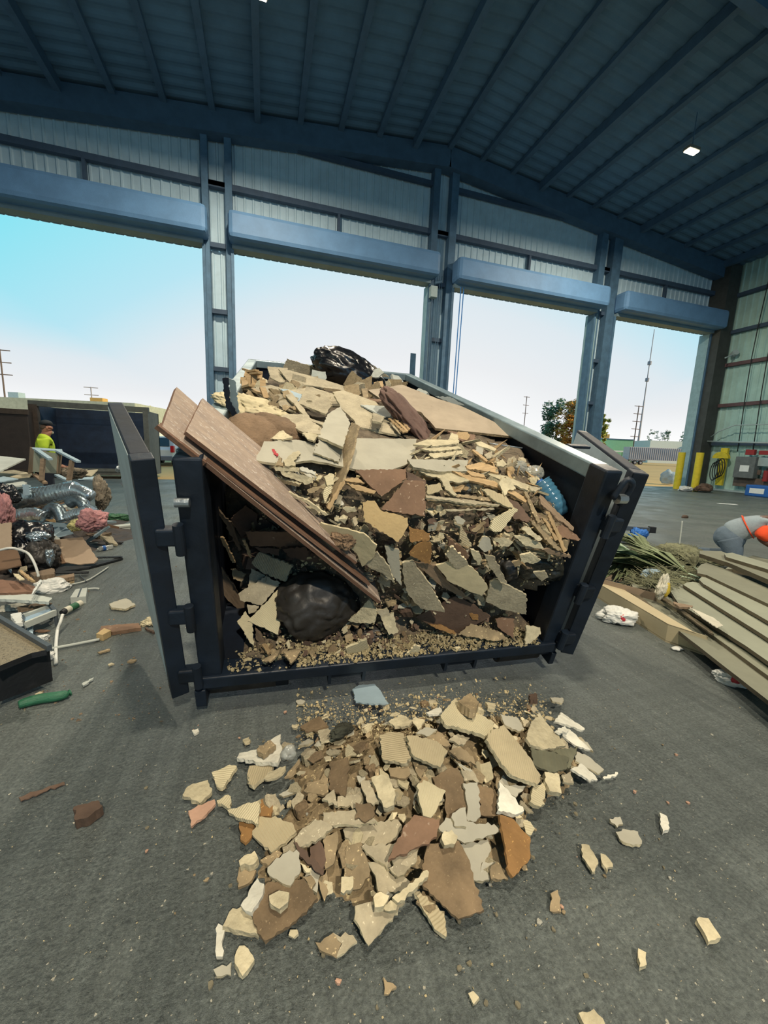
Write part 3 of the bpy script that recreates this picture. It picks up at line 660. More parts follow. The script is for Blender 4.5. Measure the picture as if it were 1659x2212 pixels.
# ================================================================== SHARD TOOLS
def newell(P):
    n = np.zeros(3)
    for i in range(len(P)):
        a, b = P[i], P[(i+1) % len(P)]
        n += np.array([(a[1]-b[1])*(a[2]+b[2]), (a[2]-b[2])*(a[0]+b[0]), (a[0]-b[0])*(a[1]+b[1])])
    return n/np.linalg.norm(n)
EDGE = {'beige': 'cream', 'beige_rib': 'cream', 'grey_paper': 'cream', 'ply': 'ply_edge', 'mdf': 'mdf_edge', 'mdf_light': 'mdf_edge', 'granite': 'black', 'osb': 'tan'}
def slab(name, P, thick, mt, jag=.004, seed=0, parent=None, edge=None, axis=None, curl=0):
    """one broken flat piece: outline P in space, its own thickness going away from the viewer"""
    P = [np.array(p, float) for p in P]; c = sum(P)/len(P); n = newell(P)
    if n @ (CAMP-c) < 0: n = -n; P = P[::-1]
    rnd = random.Random(seed); L_ = [(P[(i+1) % len(P)]-P[i]) for i in range(len(P))]
    if axis is None: axis = max(L_, key=lambda q: np.linalg.norm(q))
    x = axis-n*(axis @ n); x /= np.linalg.norm(x); y = np.cross(n, x)
    Q = []
    per = sum(np.linalg.norm(q) for q in L_); step = max(.012, per/60)
    for i, p in enumerate(P):
        k = max(1, int(np.linalg.norm(L_[i])/step)) if jag else 1
        for j in range(k):
            q = p+L_[i]*j/k
            o = rnd.gauss(0, jag) if j else rnd.gauss(0, jag*.3)
            nn2 = np.cross(L_[i], n); nn2 /= (np.linalg.norm(nn2)+1e-9); q = q+nn2*o
            Q.append(((q-c) @ x, (q-c) @ y))
    m = len(Q); R_ = max(abs(a)+abs(b) for a, b in Q)+1e-6
    vs_ = [(a, b, curl*((a*a+b*b)/R_**2)) for a, b in Q]+[(a*1.0+rnd.gauss(0, jag*.5), b*1.0+rnd.gauss(0, jag*.5), -thick+curl*((a*a+b*b)/R_**2)) for a, b in Q]
    fs = [tuple(range(m)), tuple(range(m, 2*m))[::-1]]; fm = [0, 0]
    for i in range(m): fs.append((i, m+i, m+(i+1) % m, (i+1) % m)); fm.append(1)
    mw = Matrix(((x[0], y[0], n[0], c[0]), (x[1], y[1], n[1], c[1]), (x[2], y[2], n[2], c[2]), (0, 0, 0, 1)))
    o = mesh_obj(name, vs_, fs, [M[mt], M[edge or EDGE.get(mt, mt)]], fm=fm)
    o.matrix_world = mw
    return o
PROTO = {}
def proto(mt, kind, i):
    key = (mt, kind, i)
    if key in PROTO: return PROTO[key]
    rnd = random.Random(hash((mt, kind, i)) % 1000 if 0 else sum(map(ord, mt+kind))*7+i)
    if kind == 'shard': n_ = rnd.choice([4, 4, 5, 5, 6]); asp = rnd.uniform(.45, 1); th = rnd.uniform(.07, .14)
    elif kind == 'stick': n_ = 4; asp = rnd.uniform(.08, .18); th = rnd.uniform(.05, .1)
    else: n_ = 6; asp = rnd.uniform(.6, 1); th = rnd.uniform(.3, .5)
    A = sorted(rnd.uniform(0, 2*math.pi) for _ in range(n_)); A = [2*math.pi*(k+rnd.uniform(-.28, .28))/n_ for k in range(n_)]
    P = [np.array((math.cos(a)*.5*rnd.uniform(.7, 1.15), math.sin(a)*.5*asp*rnd.uniform(.7, 1.15))) for a in A]
    Q = []
    for k in range(n_):
        a, b = P[k], P[(k+1) % n_]
        for j in range(4): q = a+(b-a)*j/4; Q.append(q+(np.array((rnd.gauss(0, .016), rnd.gauss(0, .016)))*(asp if kind == 'stick' else 1)))
    m = len(Q)
    vs_ = [(q[0], q[1], (rnd.uniform(-.03, .03) if kind == 'chunk' else 0)) for q in Q]+[(q[0]*(.9 if kind == 'chunk' else 1), q[1], -th+(rnd.uniform(-.06, .06) if kind == 'chunk' else 0)) for q in Q]
    if kind == 'chunk':
        vs_.append((0, 0, .08)); fs = [(k, (k+1) % m, 2*m) for k in range(m)]+[tuple(range(m, 2*m))[::-1]]
    else: fs = [tuple(range(m)), tuple(range(m, 2*m))[::-1]]
    for k in range(m): fs.append((k, m+k, m+(k+1) % m, (k+1) % m))
    fm = [1 if len(f) == 4 else 0 for f in fs]
    me = bpy.data.meshes.new('shard'); me.from_pydata(vs_, [], fs); me.materials.append(M[mt]); me.materials.append(M[EDGE.get(mt, mt)]); me.polygons.foreach_set('material_index', fm); me.update()
    PROTO[key] = me; return me
PEND = []
def put(name, mt, kind, p, n, size, rnd, label, cat, group, _now=False):
    if name == 'rubble_shard' and not _now: PEND.append((name, mt, kind, p, n, size, rnd, label, cat, group)); return
    me = proto(mt, kind, rnd.randrange(7)); o = bpy.data.objects.new(name, me); COL.objects.link(o)
    n = Vector(n).normalized(); q = n.to_track_quat('Z', 'Y') @ Matrix.Rotation(rnd.uniform(0, 6.28), 3, 'Z').to_quaternion()
    o.rotation_mode = 'QUATERNION'; o.rotation_quaternion = q; o.location = p; o.scale = (size, size, size)
    return tag(o, label, cat, group)
def inpoly(x, y, P):
    r = False
    for i in range(len(P)):
        (a, b), (c, d) = P[i], P[i-1]
        if (b > y) != (d > y) and x < (c-a)*(y-b)/(d-b)+a: r = not r
    return r
def crumbs(name, fn, n, mt, smin, smax, seed, label, cat):
    rnd = random.Random(seed); V_, F_ = [], []
    for i in range(n):
        r = fn(rnd)
        if r is None: continue
        p, k = r; s = rnd.uniform(smin, smax)*rnd.random()**1.5+smin*.5; b = len(V_)
        ax = Vector((rnd.gauss(0, 1), rnd.gauss(0, 1), rnd.gauss(0, 1))).normalized(); R_ = Matrix.Rotation(rnd.uniform(0, 6.28), 3, ax)
        e3 = (s*rnd.uniform(.5, 1.2), s*rnd.uniform(.3, 1), s*rnd.uniform(.15, .6))
        for c in ((-1, -1, -1), (1, -1, -1), (.6, 1, -1), (-1, .7, -1), (-.8, -.8, 1), (.7, -.9, 1), (.5, .6, 1)):
            V_.append(Vector(p)+R_ @ Vector((c[0]*e3[0], c[1]*e3[1], c[2]*e3[2])))
        F_ += [(b, b+3, b+2, b+1), (b+4, b+5, b+6), (b, b+1, b+5, b+4), (b+1, b+2, b+6, b+5), (b+2, b+3, b+6), (b+3, b, b+4), (b+3, b+4, b+6)]
    o = mesh_obj(name, V_, F_, M[mt]); return tag(o, label, cat, None, 'stuff')
# ================================================================== FLOOR PILE
def hp(x, y):
    a = math.exp(-((x-.95)/.75)**2-((y-1.72)/.36)**2)*.2
    b = math.exp(-((x-.55)/.6)**2-((y-1.35)/.3)**2)*.07
    return a+b
def pile_pt(x, y, dz=0):
    z = 0
    for _ in range(6):
        P = px(x, y, 'z', z); z = hp(P[0], P[1])+dz
    return px(x, y, 'z', z)
def pile_n(P):
    e_ = .04; return np.array([-(hp(P[0]+e_, P[1])-hp(P[0]-e_, P[1]))/(2*e_), -(hp(P[0], P[1]+e_)-hp(P[0], P[1]-e_))/(2*e_), 1.])
OUT = [(640, 1590), (700, 1540), (800, 1530), (900, 1525), (1000, 1495), (1090, 1510), (1160, 1530), (1250, 1565), (1290, 1640), (1260, 1680), (1180, 1720), (1140, 1800), (1140, 1880), (1060, 1900), (1050, 1950), (960, 1990), (880, 1950), (790, 2010), (700, 1930), (600, 1990), (560, 1960), (520, 1890), (560, 1760), (640, 1690), (600, 1640)]
_c = np.mean(OUT, axis=0); RIN = [tuple(_c+(np.array(p)-_c)*.9) for p in OUT]
# heap of fine rubble underneath
vs_, fs = [], []; nx, ny = 90, 60
for j in range(ny+1):
    for i in range(nx+1):
        x = -.35+2.2*i/nx; y = .85+1.35*j/ny; q = Vector((x*6, y*6, 0)); h_ = hp(x, y)
        z = h_-.032+.03*noise.noise(q)*min(1, h_*12)+.018*noise.noise(q*4)*min(1, h_*12)
        pp_ = proj((x, y, h_)); vs_.append((x, y, z if inpoly(*pp_, RIN) else -.02))
for j in range(ny):
    for i in range(nx):
        a = j*(nx+1)+i; fs.append((a, a+1, a+nx+2, a+nx+1))
o = mesh_obj('rubble_heap', vs_, fs, M['rubble_floor'], smooth=True); tag(o, 'heap of fine crushed plaster under the broken tiles in front of the container', 'rubble', None, 'stuff')
A_ = lambda P: [(380+x*.3134, 1460+y*.3134) for x, y in P]
B_ = lambda P: [(820+x*.3255, 1480+y*.3255) for x, y in P]
C_ = lambda P: [(440+x*.3134, 1800+y*.3134) for x, y in P]
N_ = lambda P: P
def fpiece(P, mt, layer, th, label, name='board_shard', cat='debris', tilt=None, group=None, jag=.003, seed=[0]):
    seed[0] += 1; rnd = random.Random(seed[0]*13); cx_ = sum(p[0] for p in P)/len(P); cy_ = sum(p[1] for p in P)/len(P)
    c = pile_pt(cx_, cy_); n = pile_n(c)
    t = tilt if tilt else (rnd.uniform(-.09, .09), rnd.uniform(-.12, .06))
    n = n+np.array([t[0], t[1], 0]); n /= np.linalg.norm(n)
    s = max(np.linalg.norm(onplane(*p, c, np.array([0, 0, 1.]))-c) for p in P)
    c = c+np.array([0, 0, 1])*(th+.004+.02*layer+(s*(abs(t[0])+abs(t[1]))*.55))
    pts = [onplane(x, y, c, n) for x, y in P]
    lo = min(p[2]-hp(p[0], p[1]) for p in pts)
    if lo < th*.6: # lift so no corner sinks through the floor
        c = c+np.array([0, 0, th*.6-lo]); pts = [onplane(x, y, c, n) for x, y in P]
    o = slab(name, pts, th, mt, jag, seed[0]); return tag(o, label, cat, group)
FP = [
 (A_,[(420,565),(440,530),(590,500),(640,450),(720,400),(715,465),(735,500),(700,600),(580,592)],'white_plaster',1,.022,'large white plaster slab at the upper left edge of the floor pile'),
 (A_,[(555,505),(580,480),(650,440),(692,475),(600,540),(565,520)],'tan',3,.03,'small tan brick-shaped piece lying on the upper left white slab'),
 (A_,[(245,665),(370,610),(418,620),(325,768),(285,765)],'cream_rib',0,.02,'cream trowel-marked wedge alone left of the floor pile, below the white slab'),
 (A_,[(45,820),(75,765),(220,715),(248,795),(165,878)],'cream',0,.022,'cream five-sided tile chunk farthest left of the floor pile'),
 (A_,[(85,930),(265,848),(275,880),(210,950),(108,1040),(95,980)],'pinkish',0,.014,'pinkish broken strip under the five-sided cream chunk'),
 (A_,[(278,860),(360,818),(382,850),(380,912),(290,880)],'cream_rib',0,.02,'small ribbed cream corner piece between the pinkish strip and the white triangle'),
 (A_,[(575,860),(620,840),(668,880),(655,968),(570,965)],'orange',0,.012,'upper piece of orange-brown tile behind the ribbed white triangle'),
 (A_,[(435,1010),(470,990),(545,1020),(520,1110),(480,1150),(445,1100)],'orange',0,.012,'lower piece of orange-brown tile below the ribbed white triangle'),
 (A_,[(355,925),(582,850),(568,1020),(380,950)],'cream_rib',2,.022,'ribbed white triangle lying over two orange tile pieces at the left of the pile'),
 (A_,[(525,1095),(570,970),(700,980),(800,1010),(830,1070),(660,1218),(545,1120)],'beige_rib',1,.018,'large beige slab with short grooves at the left middle of the pile'),
 (A_,[(495,665),(505,620),(670,605),(655,660),(540,755),(500,745)],'beige_rib',0,.02,'ribbed beige wedge just below the large white slab'),
 (A_,[(608,712),(640,660),(755,620),(745,660),(700,700)],'cream',1,.012,'thin cream sliver right of the ribbed wedge under the white slab'),
 (A_,[(745,700),(850,570),(855,600),(800,680)],'tan',0,.012,'narrow tan strip slanting beside the clear plastic cup'),
 (A_,[(855,350),(985,275),(1050,345),(980,370),(890,380)],'brown',1,.012,'brown triangular board piece at the back left of the pile'),
 (A_,[(975,380),(1050,360),(1095,430),(1000,455)],'beige',1,.014,'beige scrap left of the dark knotted rag'),
 (A_,[(1060,600),(1180,560),(1195,620),(1165,830),(1055,780)],'brown',1,.01,'upright brown tile piece with a green stain in the left half of the pile'),
 (A_,[(880,790),(900,740),(1050,700),(1050,800),(1010,825)],'tan',0,.014,'tan slab left of the upright brown tile piece'),
 (A_,[(1005,850),(1090,780),(1110,895)],'beige',2,.014,'small beige triangle at the foot of the upright brown tile piece'),
 (A_,[(1115,830),(1265,820),(1280,860),(1240,905),(1115,905)],'beige',1,.016,'square beige scrap above the long numbered plank piece'),
 (A_,[(1270,730),(1340,720),(1400,870),(1360,890),(1320,870)],'beige',2,.014,'beige strip left of the cream oval chunk'),
 (A_,[(1345,700),(1420,680),(1470,700),(1510,800),(1505,890),(1430,905),(1390,810)],'cream',3,.035,'thick cream oval chunk near the centre of the pile'),
 (A_,[(1150,1060),(1390,1010),(1530,990),(1560,1030),(1520,1130),(1440,1175),(1340,1165),(1240,1140),(1165,1110)],'beige',0,.014,'wide beige panel piece with a torn lower edge left of the dark brown triangle'),
 (A_,[(1015,940),(1240,920),(1370,985),(1395,1010),(1100,1030),(1018,1025)],'beige',2,.016,'long beige plank piece with a dark pencil mark across the pile'),
 (A_,[(1240,870),(1340,880),(1370,955),(1330,990),(1235,985)],'brown',3,.01,'small brown scrap lying on the marked beige plank piece'),
 (A_,[(815,1120),(960,985),(1020,1000),(1080,1045),(1000,1110),(870,1175),(820,1170)],'beige',2,.02,'thick beige slab slanting right of the grooved slab'),
 (A_,[(735,1180),(830,1100),(880,1160),(800,1215),(740,1220)],'beige',1,.014,'beige offcut between the grooved slab and the slanting thick slab'),
 (A_,[(580,1270),(700,1205),(735,1220),(700,1260),(640,1310)],'tan',1,.012,'tan strip above the grey-white torn slab at lower left'),
 (C_,[(440,235),(500,170),(640,115),(655,170),(670,250),(600,360),(520,330),(455,290)],'grey_paper',2,.016,'pale torn slab with ragged corners above the brown square at lower left'),
 (A_,[(925,1180),(990,1135),(1020,1190),(1030,1300),(1000,1350),(920,1290)],'dark_brown',1,.012,'dark brown curved scrap left of the tall tan strip'),
 (C_,[(620,60),(690,110),(830,260),(815,290),(700,190),(640,110)],'dark_brown',2,.014,'thin dark curved strip lying over the dark brown scrap'),
 (A_,[(1020,1110),(1110,1070),(1115,1150),(1085,1300),(1030,1330)],'tan',1,.012,'tall tan strip hanging below the slanting thick slab'),
 (C_,[(960,400),(985,90),(1080,60),(1130,200),(1150,260),(1080,380)],'tan',0,.012,'large tan board piece lying flat in the gap at the lower middle'),
 (C_,[(1090,90),(1280,70),(1330,60),(1270,180),(1340,300),(1290,260),(1140,150)],'beige',1,.014,'beige panel piece pointing down left of the dark brown triangle'),
 (C_,[(1280,240),(1420,170),(1475,110),(1470,190),(1340,300)],'beige',2,.014,'small beige wedge under the tip of the dark brown triangle'),
 (C_,[(1130,200),(1270,200),(1420,330),(1440,420),(1200,400),(1180,290)],'beige',0,.014,'half-buried beige sheet under the crumpled plaster curl'),
 (B_,[(405,200),(500,85),(560,150),(700,210),(760,250),(735,345),(560,290),(430,255)],'cream_rib',2,.022,'large ribbed cream slab at the top of the pile, nearest the container'),
 (B_,[(520,105),(600,52),(660,110),(640,165),(600,160)],'tan',2,.05,'thick tan block behind the ribbed cream slab at the top of the pile'),
 (B_,[(310,180),(400,140),(425,185),(330,195)],'white_plaster',1,.014,'small white flake left of the ribbed cream slab at the top'),
 (B_,[(0,330),(60,310),(160,320),(220,455),(165,520),(20,490)],'beige_rib',2,.02,'grooved brownish slab near the top centre of the pile, its left half'),
 (B_,[(180,335),(230,335),(380,370),(452,435),(400,545),(220,465)],'beige_rib',3,.022,'grooved beige slab right of the grooved brownish one near the top centre'),
 (B_,[(205,478),(320,540),(275,622),(235,560)],'tan',1,.012,'tan triangle under the grooved beige slab near the top centre'),
 (B_,[(65,545),(195,540),(205,590),(170,622),(70,605)],'tan',1,.016,'tan square scrap above the cream oval chunk'),
 (B_,[(350,610),(440,560),(520,545),(555,640),(580,800),(560,850),(490,870),(500,910),(440,880),(430,700),(370,690)],'brown',1,.012,'tall brown hardboard piece in the middle right of the pile'),
 (B_,[(245,670),(290,625),(440,705),(380,820),(340,880),(290,865),(260,750)],'cream_rib',3,.02,'cream ribbed pentagon overlapping the tall brown hardboard'),
 (B_,[(650,660),(740,680),(790,750),(795,870),(670,860)],'brown',1,.012,'brown hardboard piece with a rounded corner left of the white triangle'),
 (B_,[(555,650),(650,645),(670,870),(640,905),(585,905),(575,760)],'grey_paper',2,.014,'upright grey strip between two brown hardboard pieces'),
 (B_,[(795,640),(850,690),(960,835),(900,858),(785,830)],'white_plaster',3,.024,'whitish triangle with a hollow face at the right side of the pile'),
 (B_,[(795,860),(890,890),(1000,1010),(1000,1150),(885,1272),(860,1240),(820,1000)],'orange',1,.014,'orange-brown curved panel piece at the lower right of the pile',(.25,-.1)),
 (B_,[(385,940),(440,880),(600,910),(760,920),(805,970),(700,1010),(560,1045),(430,980)],'grey_paper',2,.014,'wide grey paper-faced piece above the large brown board',),
 (B_,[(485,850),(570,810),(580,940),(495,935)],'grey_paper',3,.014,'small grey kite-shaped scrap at the top of the wide grey piece'),
 (B_,[(530,1060),(720,1025),(740,1100),(700,1180),(730,1290),(610,1290)],'grey_paper',0,.014,'grey sheet piece with a ragged right edge beside the large brown board'),
 (N_,[(925,1822),(990,1815),(1010,1850),(1045,1965),(990,1985),(905,1905)],'brown',2,.014,'largest brown board piece at the lower right front of the pile'),
 (B_,[(55,1160),(165,930),(230,860),(400,890),(380,1005),(240,1080),(100,1150)],'red_brown',3,.014,'dark reddish brown triangle pointing down left over the beige panels'),
 (B_,[(410,1020),(430,970),(480,960),(518,1000),(500,1055),(430,1062)],'cream',4,.03,'rounded cream lump resting at the tip of the large brown board'),
 (B_,[(820,660),(970,665),(940,710),(900,740),(850,700)],'grey_paper',1,.014,'grey-beige scrap above the whitish triangle'),
 (B_,[(460,440),(520,405),(620,470),(640,530),(520,490)],'tan',1,.012,'tan scrap left of the long grooved slab'),
 (B_,[(500,500),(620,570),(640,600),(560,560)],'grey_paper',1,.012,'thin grey sliver above the upright grey strip'),
 (B_,[(540,560),(620,570),(660,640),(560,635)],'beige',2,.014,'small beige scrap capping the upright grey strip'),
 (B_,[(705,360),(740,300),(820,262),(900,360),(1000,480),(1070,600),(1045,660),(880,600),(800,500)],'beige_rib',3,.024,'long grooved beige slab running down the right side of the pile'),
 (B_,[(800,190),(920,220),(960,290),(920,305),(830,260)],'grey_paper',1,.014,'smooth grey piece above the big whitish plate on the right'),
 (B_,[(970,350),(1000,260),(1060,185),(1110,250),(1240,400),(1100,425),(1000,395)],'cream',2,.018,'big whitish triangular plate at the upper right of the pile'),
 (B_,[(1160,240),(1205,180),(1360,285),(1340,300),(1240,260)],'white_plaster',2,.014,'bright white plate at the upper right fringe of the pile'),
 (B_,[(1190,320),(1260,290),(1400,430),(1300,400)],'white_plaster',1,.012,'second white strip just below the bright white plate'),
 (B_,[(1170,300),(1230,270),(1255,300),(1200,318)],'white_plaster',3,.016,'small rolled white piece between the two white strips'),
 (B_,[(1000,420),(1100,430),(1260,480),(1240,560),(1130,580),(1030,530)],'grey_green',3,.014,'dark grey-green board piece under the big whitish plate'),
 (B_,[(1130,430),(1320,410),(1260,555),(1180,450)],'grey_green',2,.014,'mottled dark piece pointing right behind the grey-green board'),
 (B_,[(1310,440),(1380,470),(1490,560),(1450,590),(1300,500)],'grey_paper',1,.012,'grey strip at the far right fringe of the pile'),
 (B_,[(1270,555),(1340,520),(1430,600),(1450,630),(1400,635)],'white_plaster',1,.012,'curved white flake at the right end of the pile'),
 (B_,[(1480,610),(1580,575),(1585,590),(1490,625)],'white_plaster',0,.012,'narrow white splinter farthest right of the pile'),
 (B_,[(1095,575),(1190,590),(1210,720),(1130,700),(1100,640)],'cream',2,.03,'cream chunk at the lower end of the long grooved slab'),
 (B_,[(1000,770),(1020,670),(1100,650),(1095,790),(1030,795)],'cream_rib',1,.025,'upright cream block below the long grooved slab'),
 (B_,[(1205,600),(1270,570),(1290,650),(1220,640)],'beige',1,.016,'beige scrap right of the cream chunk on the right edge'),
 (B_,[(950,890),(1000,905),(1032,950),(1010,995),(970,980)],'cream_rib',0,.014,'small ribbed cream chip right of the orange-brown curved panel'),
 (B_,[(740,1200),(780,1170),(855,1250),(850,1290),(740,1285)],'tan',1,.016,'tan ribbed corner in the gap below the grey sheet piece'),
 (B_,[(80,1165),(180,1100),(255,1090),(230,1190),(120,1275)],'beige',2,.014,'beige wedge left of the largest brown board'),
 (B_,[(700,110),(770,120),(765,160),(720,150)],'cream',1,.02,'small cream cube at the back right top of the pile'),
 (B_,[(60,240),(140,195),(215,230),(200,265),(100,275)],'cream',1,.016,'cream scrap at the back above the grooved slabs'),
 (B_,[(215,235),(240,210),(300,230),(260,300)],'cream',1,.012,'small cream kite piece between the back scrap and ribbed slab'),
 (B_,[(240,320),(300,280),(380,290),(330,335)],'grey_paper',1,.012,'grey scrap right of the grooved brownish slab'),
 (B_,[(300,350),(400,310),(480,400),(430,405)],'tan',1,.014,'tan scrap below the ribbed cream slab at the top'),
 (B_,[(460,360),(520,320),(600,350),(560,400)],'beige',1,.014,'beige scrap under the right corner of the ribbed cream slab'),
 (C_,[(340,590),(440,340),(520,330),(690,310),(785,445),(640,600),(430,745),(395,700)],'brown',1,.016,'large brown square panel at the lower left front of the pile'),
 (C_,[(450,430),(520,395),(590,410),(580,470),(520,520),(460,490)],'cream',3,.03,'cream mortar lump stuck on the lower left brown panel'),
 (C_,[(240,190),(280,150),(350,122),(375,170),(340,215),(250,225)],'cream',1,.035,'rough cream lump above a tan scrap at the left front'),
 (C_,[(240,230),(360,255),(330,320),(235,372)],'tan',0,.016,'tan scrap below the rough cream lump at the left front'),
 (C_,[(255,495),(375,310),(415,350),(410,420),(330,545),(280,530)],'white_plaster',2,.02,'ribbed white wedge leaning on the lower left brown panel'),
 (C_,[(130,640),(200,515),(260,500),(350,590),(380,700),(260,670)],'cream',0,.022,'cream slab with a crumbling front edge left of the brown panel'),
 (C_,[(90,690),(105,620),(140,640),(130,850),(85,850)],'white_plaster',0,.016,'narrow white upright strip at the lower left corner of the pile'),
 (C_,[(215,890),(245,775),(310,790),(350,870),(265,982)],'cream',0,.022,'cream oval piece with a fold, in front of the lower left corner'),
 (C_,[(65,940),(190,885),(190,975),(90,985)],'grey_paper',0,.012,'pale grey flat piece left of the cream oval piece'),
 (C_,[(770,750),(890,685),(950,760),(910,860),(800,800)],'tan',0,.012,'brown half of the two-tone piece alone in front of the pile'),
 (C_,[(890,685),(1030,700),(1060,745),(1000,800),(915,858),(952,760)],'beige',0,.011,'beige half of the two-tone piece alone in front of the pile'),
 (C_,[(1045,500),(1130,480),(1390,470),(1300,590),(1135,775),(1040,590)],'beige',1,.014,'beige triangle pointing at the camera at the front of the pile'),
 (C_,[(1445,400),(1490,400),(1659,540),(1670,715),(1590,660)],'beige_rib',0,.018,'striped beige strip pointing down under the largest brown board'),
 (C_,[(945,400),(950,300),(1030,295),(1030,370),(965,415)],'cream',2,.02,'small cream square on the flat tan board piece'),
 (C_,[(1240,990),(1330,1060),(1245,1112)],'tan',0,.008,'tan triangle alone on the concrete at the very front'),
 (C_,[(585,700),(600,665),(645,660),(650,690),(620,720)],'cream',0,.012,'cream chip below the lower left brown panel'),
 (C_,[(660,200),(740,240),(730,270),(690,250)],'cream',2,.012,'thin cream crescent under the dark curved strip'),
 (C_,[(1165,440),(1220,400),(1280,430),(1240,500),(1180,510)],'cream',3,.03,'ring-shaped cream plaster lump at the front of the pile'),
 (C_,[(1230,500),(1290,460),(1340,480),(1330,530),(1250,530)],'cream',3,.02,'flat cream plaster lump right of the ring-shaped one'),
 (C_,[(1300,440),(1400,370),(1540,252),(1552,268),(1440,400),(1340,480)],'cream',3,.022,'long curled cream plaster strip pointing up to the right'),
 (C_,[(680,300),(740,290),(770,340),(740,380)],'tan',1,.012,'small tan scrap right of the pale torn slab'),
 (C_,[(790,330),(850,250),(860,400),(830,470)],'tan',0,.012,'narrow tan piece standing in the gap at the lower middle'),
 (N_,[(1255,1823),(1273,1826),(1292,1865),(1280,1884),(1258,1850)],'cream',0,.014,'cream broken piece in the right foreground, left one of a pair'),
 (N_,[(1298,1843),(1308,1846),(1324,1866),(1313,1882),(1302,1866)],'cream',0,.014,'cream broken piece in the right foreground, right one of a pair'),
 (N_,[(1317,1768),(1340,1764),(1345,1780),(1334,1788)],'grey_paper',0,.012,'small grey chip above the rounded pale plate on the right'),
 (N_,[(1330,1797),(1345,1790),(1378,1796),(1387,1816),(1368,1826),(1338,1812)],'grey_paper',0,.014,'rounded pale plate alone on the right of the pile'),
 (N_,[(1188,1506),(1217,1508),(1214,1519),(1193,1514)],'grey_paper',0,.014,'grey-white chip behind the pile toward the right container foot'),
 (N_,[(1143,1500),(1158,1497),(1162,1511),(1146,1512)],'dark_brown',0,.03,'small dark block behind the pile'),
 (N_,[(1505,1985),(1530,1983),(1558,2025),(1530,2034)],'cream',0,.02,'cream chunk nearest the lower right corner'),
 (N_,[(1424,1755),(1440,1762),(1447,1788),(1432,1797)],'white_plaster',0,.02,'small white chunk far right of the pile'),
 (N_,[(1378,2048),(1396,2058),(1398,2084),(1382,2090)],'cream',0,.02,'small cream chunk at lower right'),
 (N_,[(1011,2146),(1022,2140),(1035,2154),(1022,2168)],'cream',0,.016,'small cream chunk at the bottom below the pile'),
 (N_,[(1190,1930),(1205,1922),(1213,1970),(1188,1968)],'tan',0,.01,'thin tan flake between the pile and the lower right chunks'),
 (N_,[(1250,2188),(1282,2178),(1310,2215),(1268,2225)],'cream',0,.02,'cream chunk cut by the bottom edge of the picture'),
 (N_,[(762,1488),(774,1480),(809,1477),(822,1491),(839,1521),(797,1520),(769,1516)],'blue_board',0,.01,'flat blue-grey sheet piece in the shade under the container sill'),
 (N_,[(641,1512),(650,1510),(660,1514),(654,1521),(643,1521)],'grey_paper',0,.014,'small grey chip in the shade left of the blue-grey sheet'),
 (N_,[(160,1742),(212,1728),(222,1740),(190,1765),(164,1772)],'dark_brown',0,.05,'dark charred block on the floor at far left'),
 (N_,[(40,1722),(138,1688),(140,1693),(46,1730)],'dark_brown',0,.006,'thin dark strip lying above the charred block'),
 (N_,[(415,1577),(428,1573),(430,1580),(421,1586)],'white_plaster',0,.012,'small white chip just outside the container shade on the left'),
 (N_,[(524,1598),(538,1592),(540,1602),(528,1605)],'cream',0,.014,'small cream pebble above the large white slab'),
 (N_,[(630,1565),(642,1564),(640,1573),(631,1572)],'cream',0,.014,'small yellow-cream pebble behind the left of the pile'),
]
for r in FP:
    f_, P, mt, ly, th, lab = r[:6]
    fpiece(f_(P), mt, ly, th*.9, lab, 'tile_shard' if mt in ('orange',) else 'board_shard' if mt in ('brown', 'red_brown', 'grey_green', 'grey_paper', 'beige', 'tan', 'dark_brown') else 'plaster_shard', 'broken board' if mt in ('brown', 'red_brown', 'grey_green', 'beige', 'tan', 'grey_paper', 'dark_brown') else 'broken plaster', r[6] if len(r) > 6 else None)
# pencil mark on plank piece is a shape of its own
o = blob('knotted_rag', pile_pt(740, 1577, .06), (.06, .03, .025), M['rag'], .5, 2, 3, rot=(0, .1, .4)); tag(o, 'dark knotted rag on the back left of the floor pile', 'rag')
o = blob('plastic_cup', pile_pt(623, 1628, .045), (.035, .03, .045), M['clear_plastic'], .25, 2, 5, rot=(.5, .2, 0)); tag(o, 'crushed clear plastic cup right of the large white slab', 'cup')
# unnamed smaller rubble of the pile: every piece an object
rnd = random.Random(11); cnt = {}
kinds = [('tan', 'tan', 5), ('beige', 'beige', 6), ('cream', 'cream', 6), ('brown', 'brown', 3), ('grey_paper', 'grey', 3), ('cream_rib', 'ribbed cream', 3), ('beige_rib', 'grooved beige', 3)]
bag_ = [k for k in kinds for _ in range(k[2])]
while sum(cnt.values()) < 290 if cnt else True:
    x = rnd.uniform(520, 1290); y = rnd.uniform(1495, 1990)
    if not inpoly(x, y, OUT): continue
    if y > 1760 and rnd.random() < .75: continue
    mt, w, _ = rnd.choice(bag_); P = pile_pt(x, y); n = pile_n(P)+np.array([rnd.gauss(0, .25), rnd.gauss(0, .25), 0])
    back = y < 1600; s = rnd.uniform(.02, .07) if back else rnd.uniform(.03, .1)
    put('rubble_shard', mt, 'shard' if rnd.random() < .75 else 'chunk', (P[0], P[1], P[2]+.008+s*.12), n, s, rnd, 'small %s rubble shard lying among the larger pieces of the floor pile' % w, 'rubble', 'small %s shards of the floor pile' % w)
    cnt[w] = cnt.get(w, 0)+1
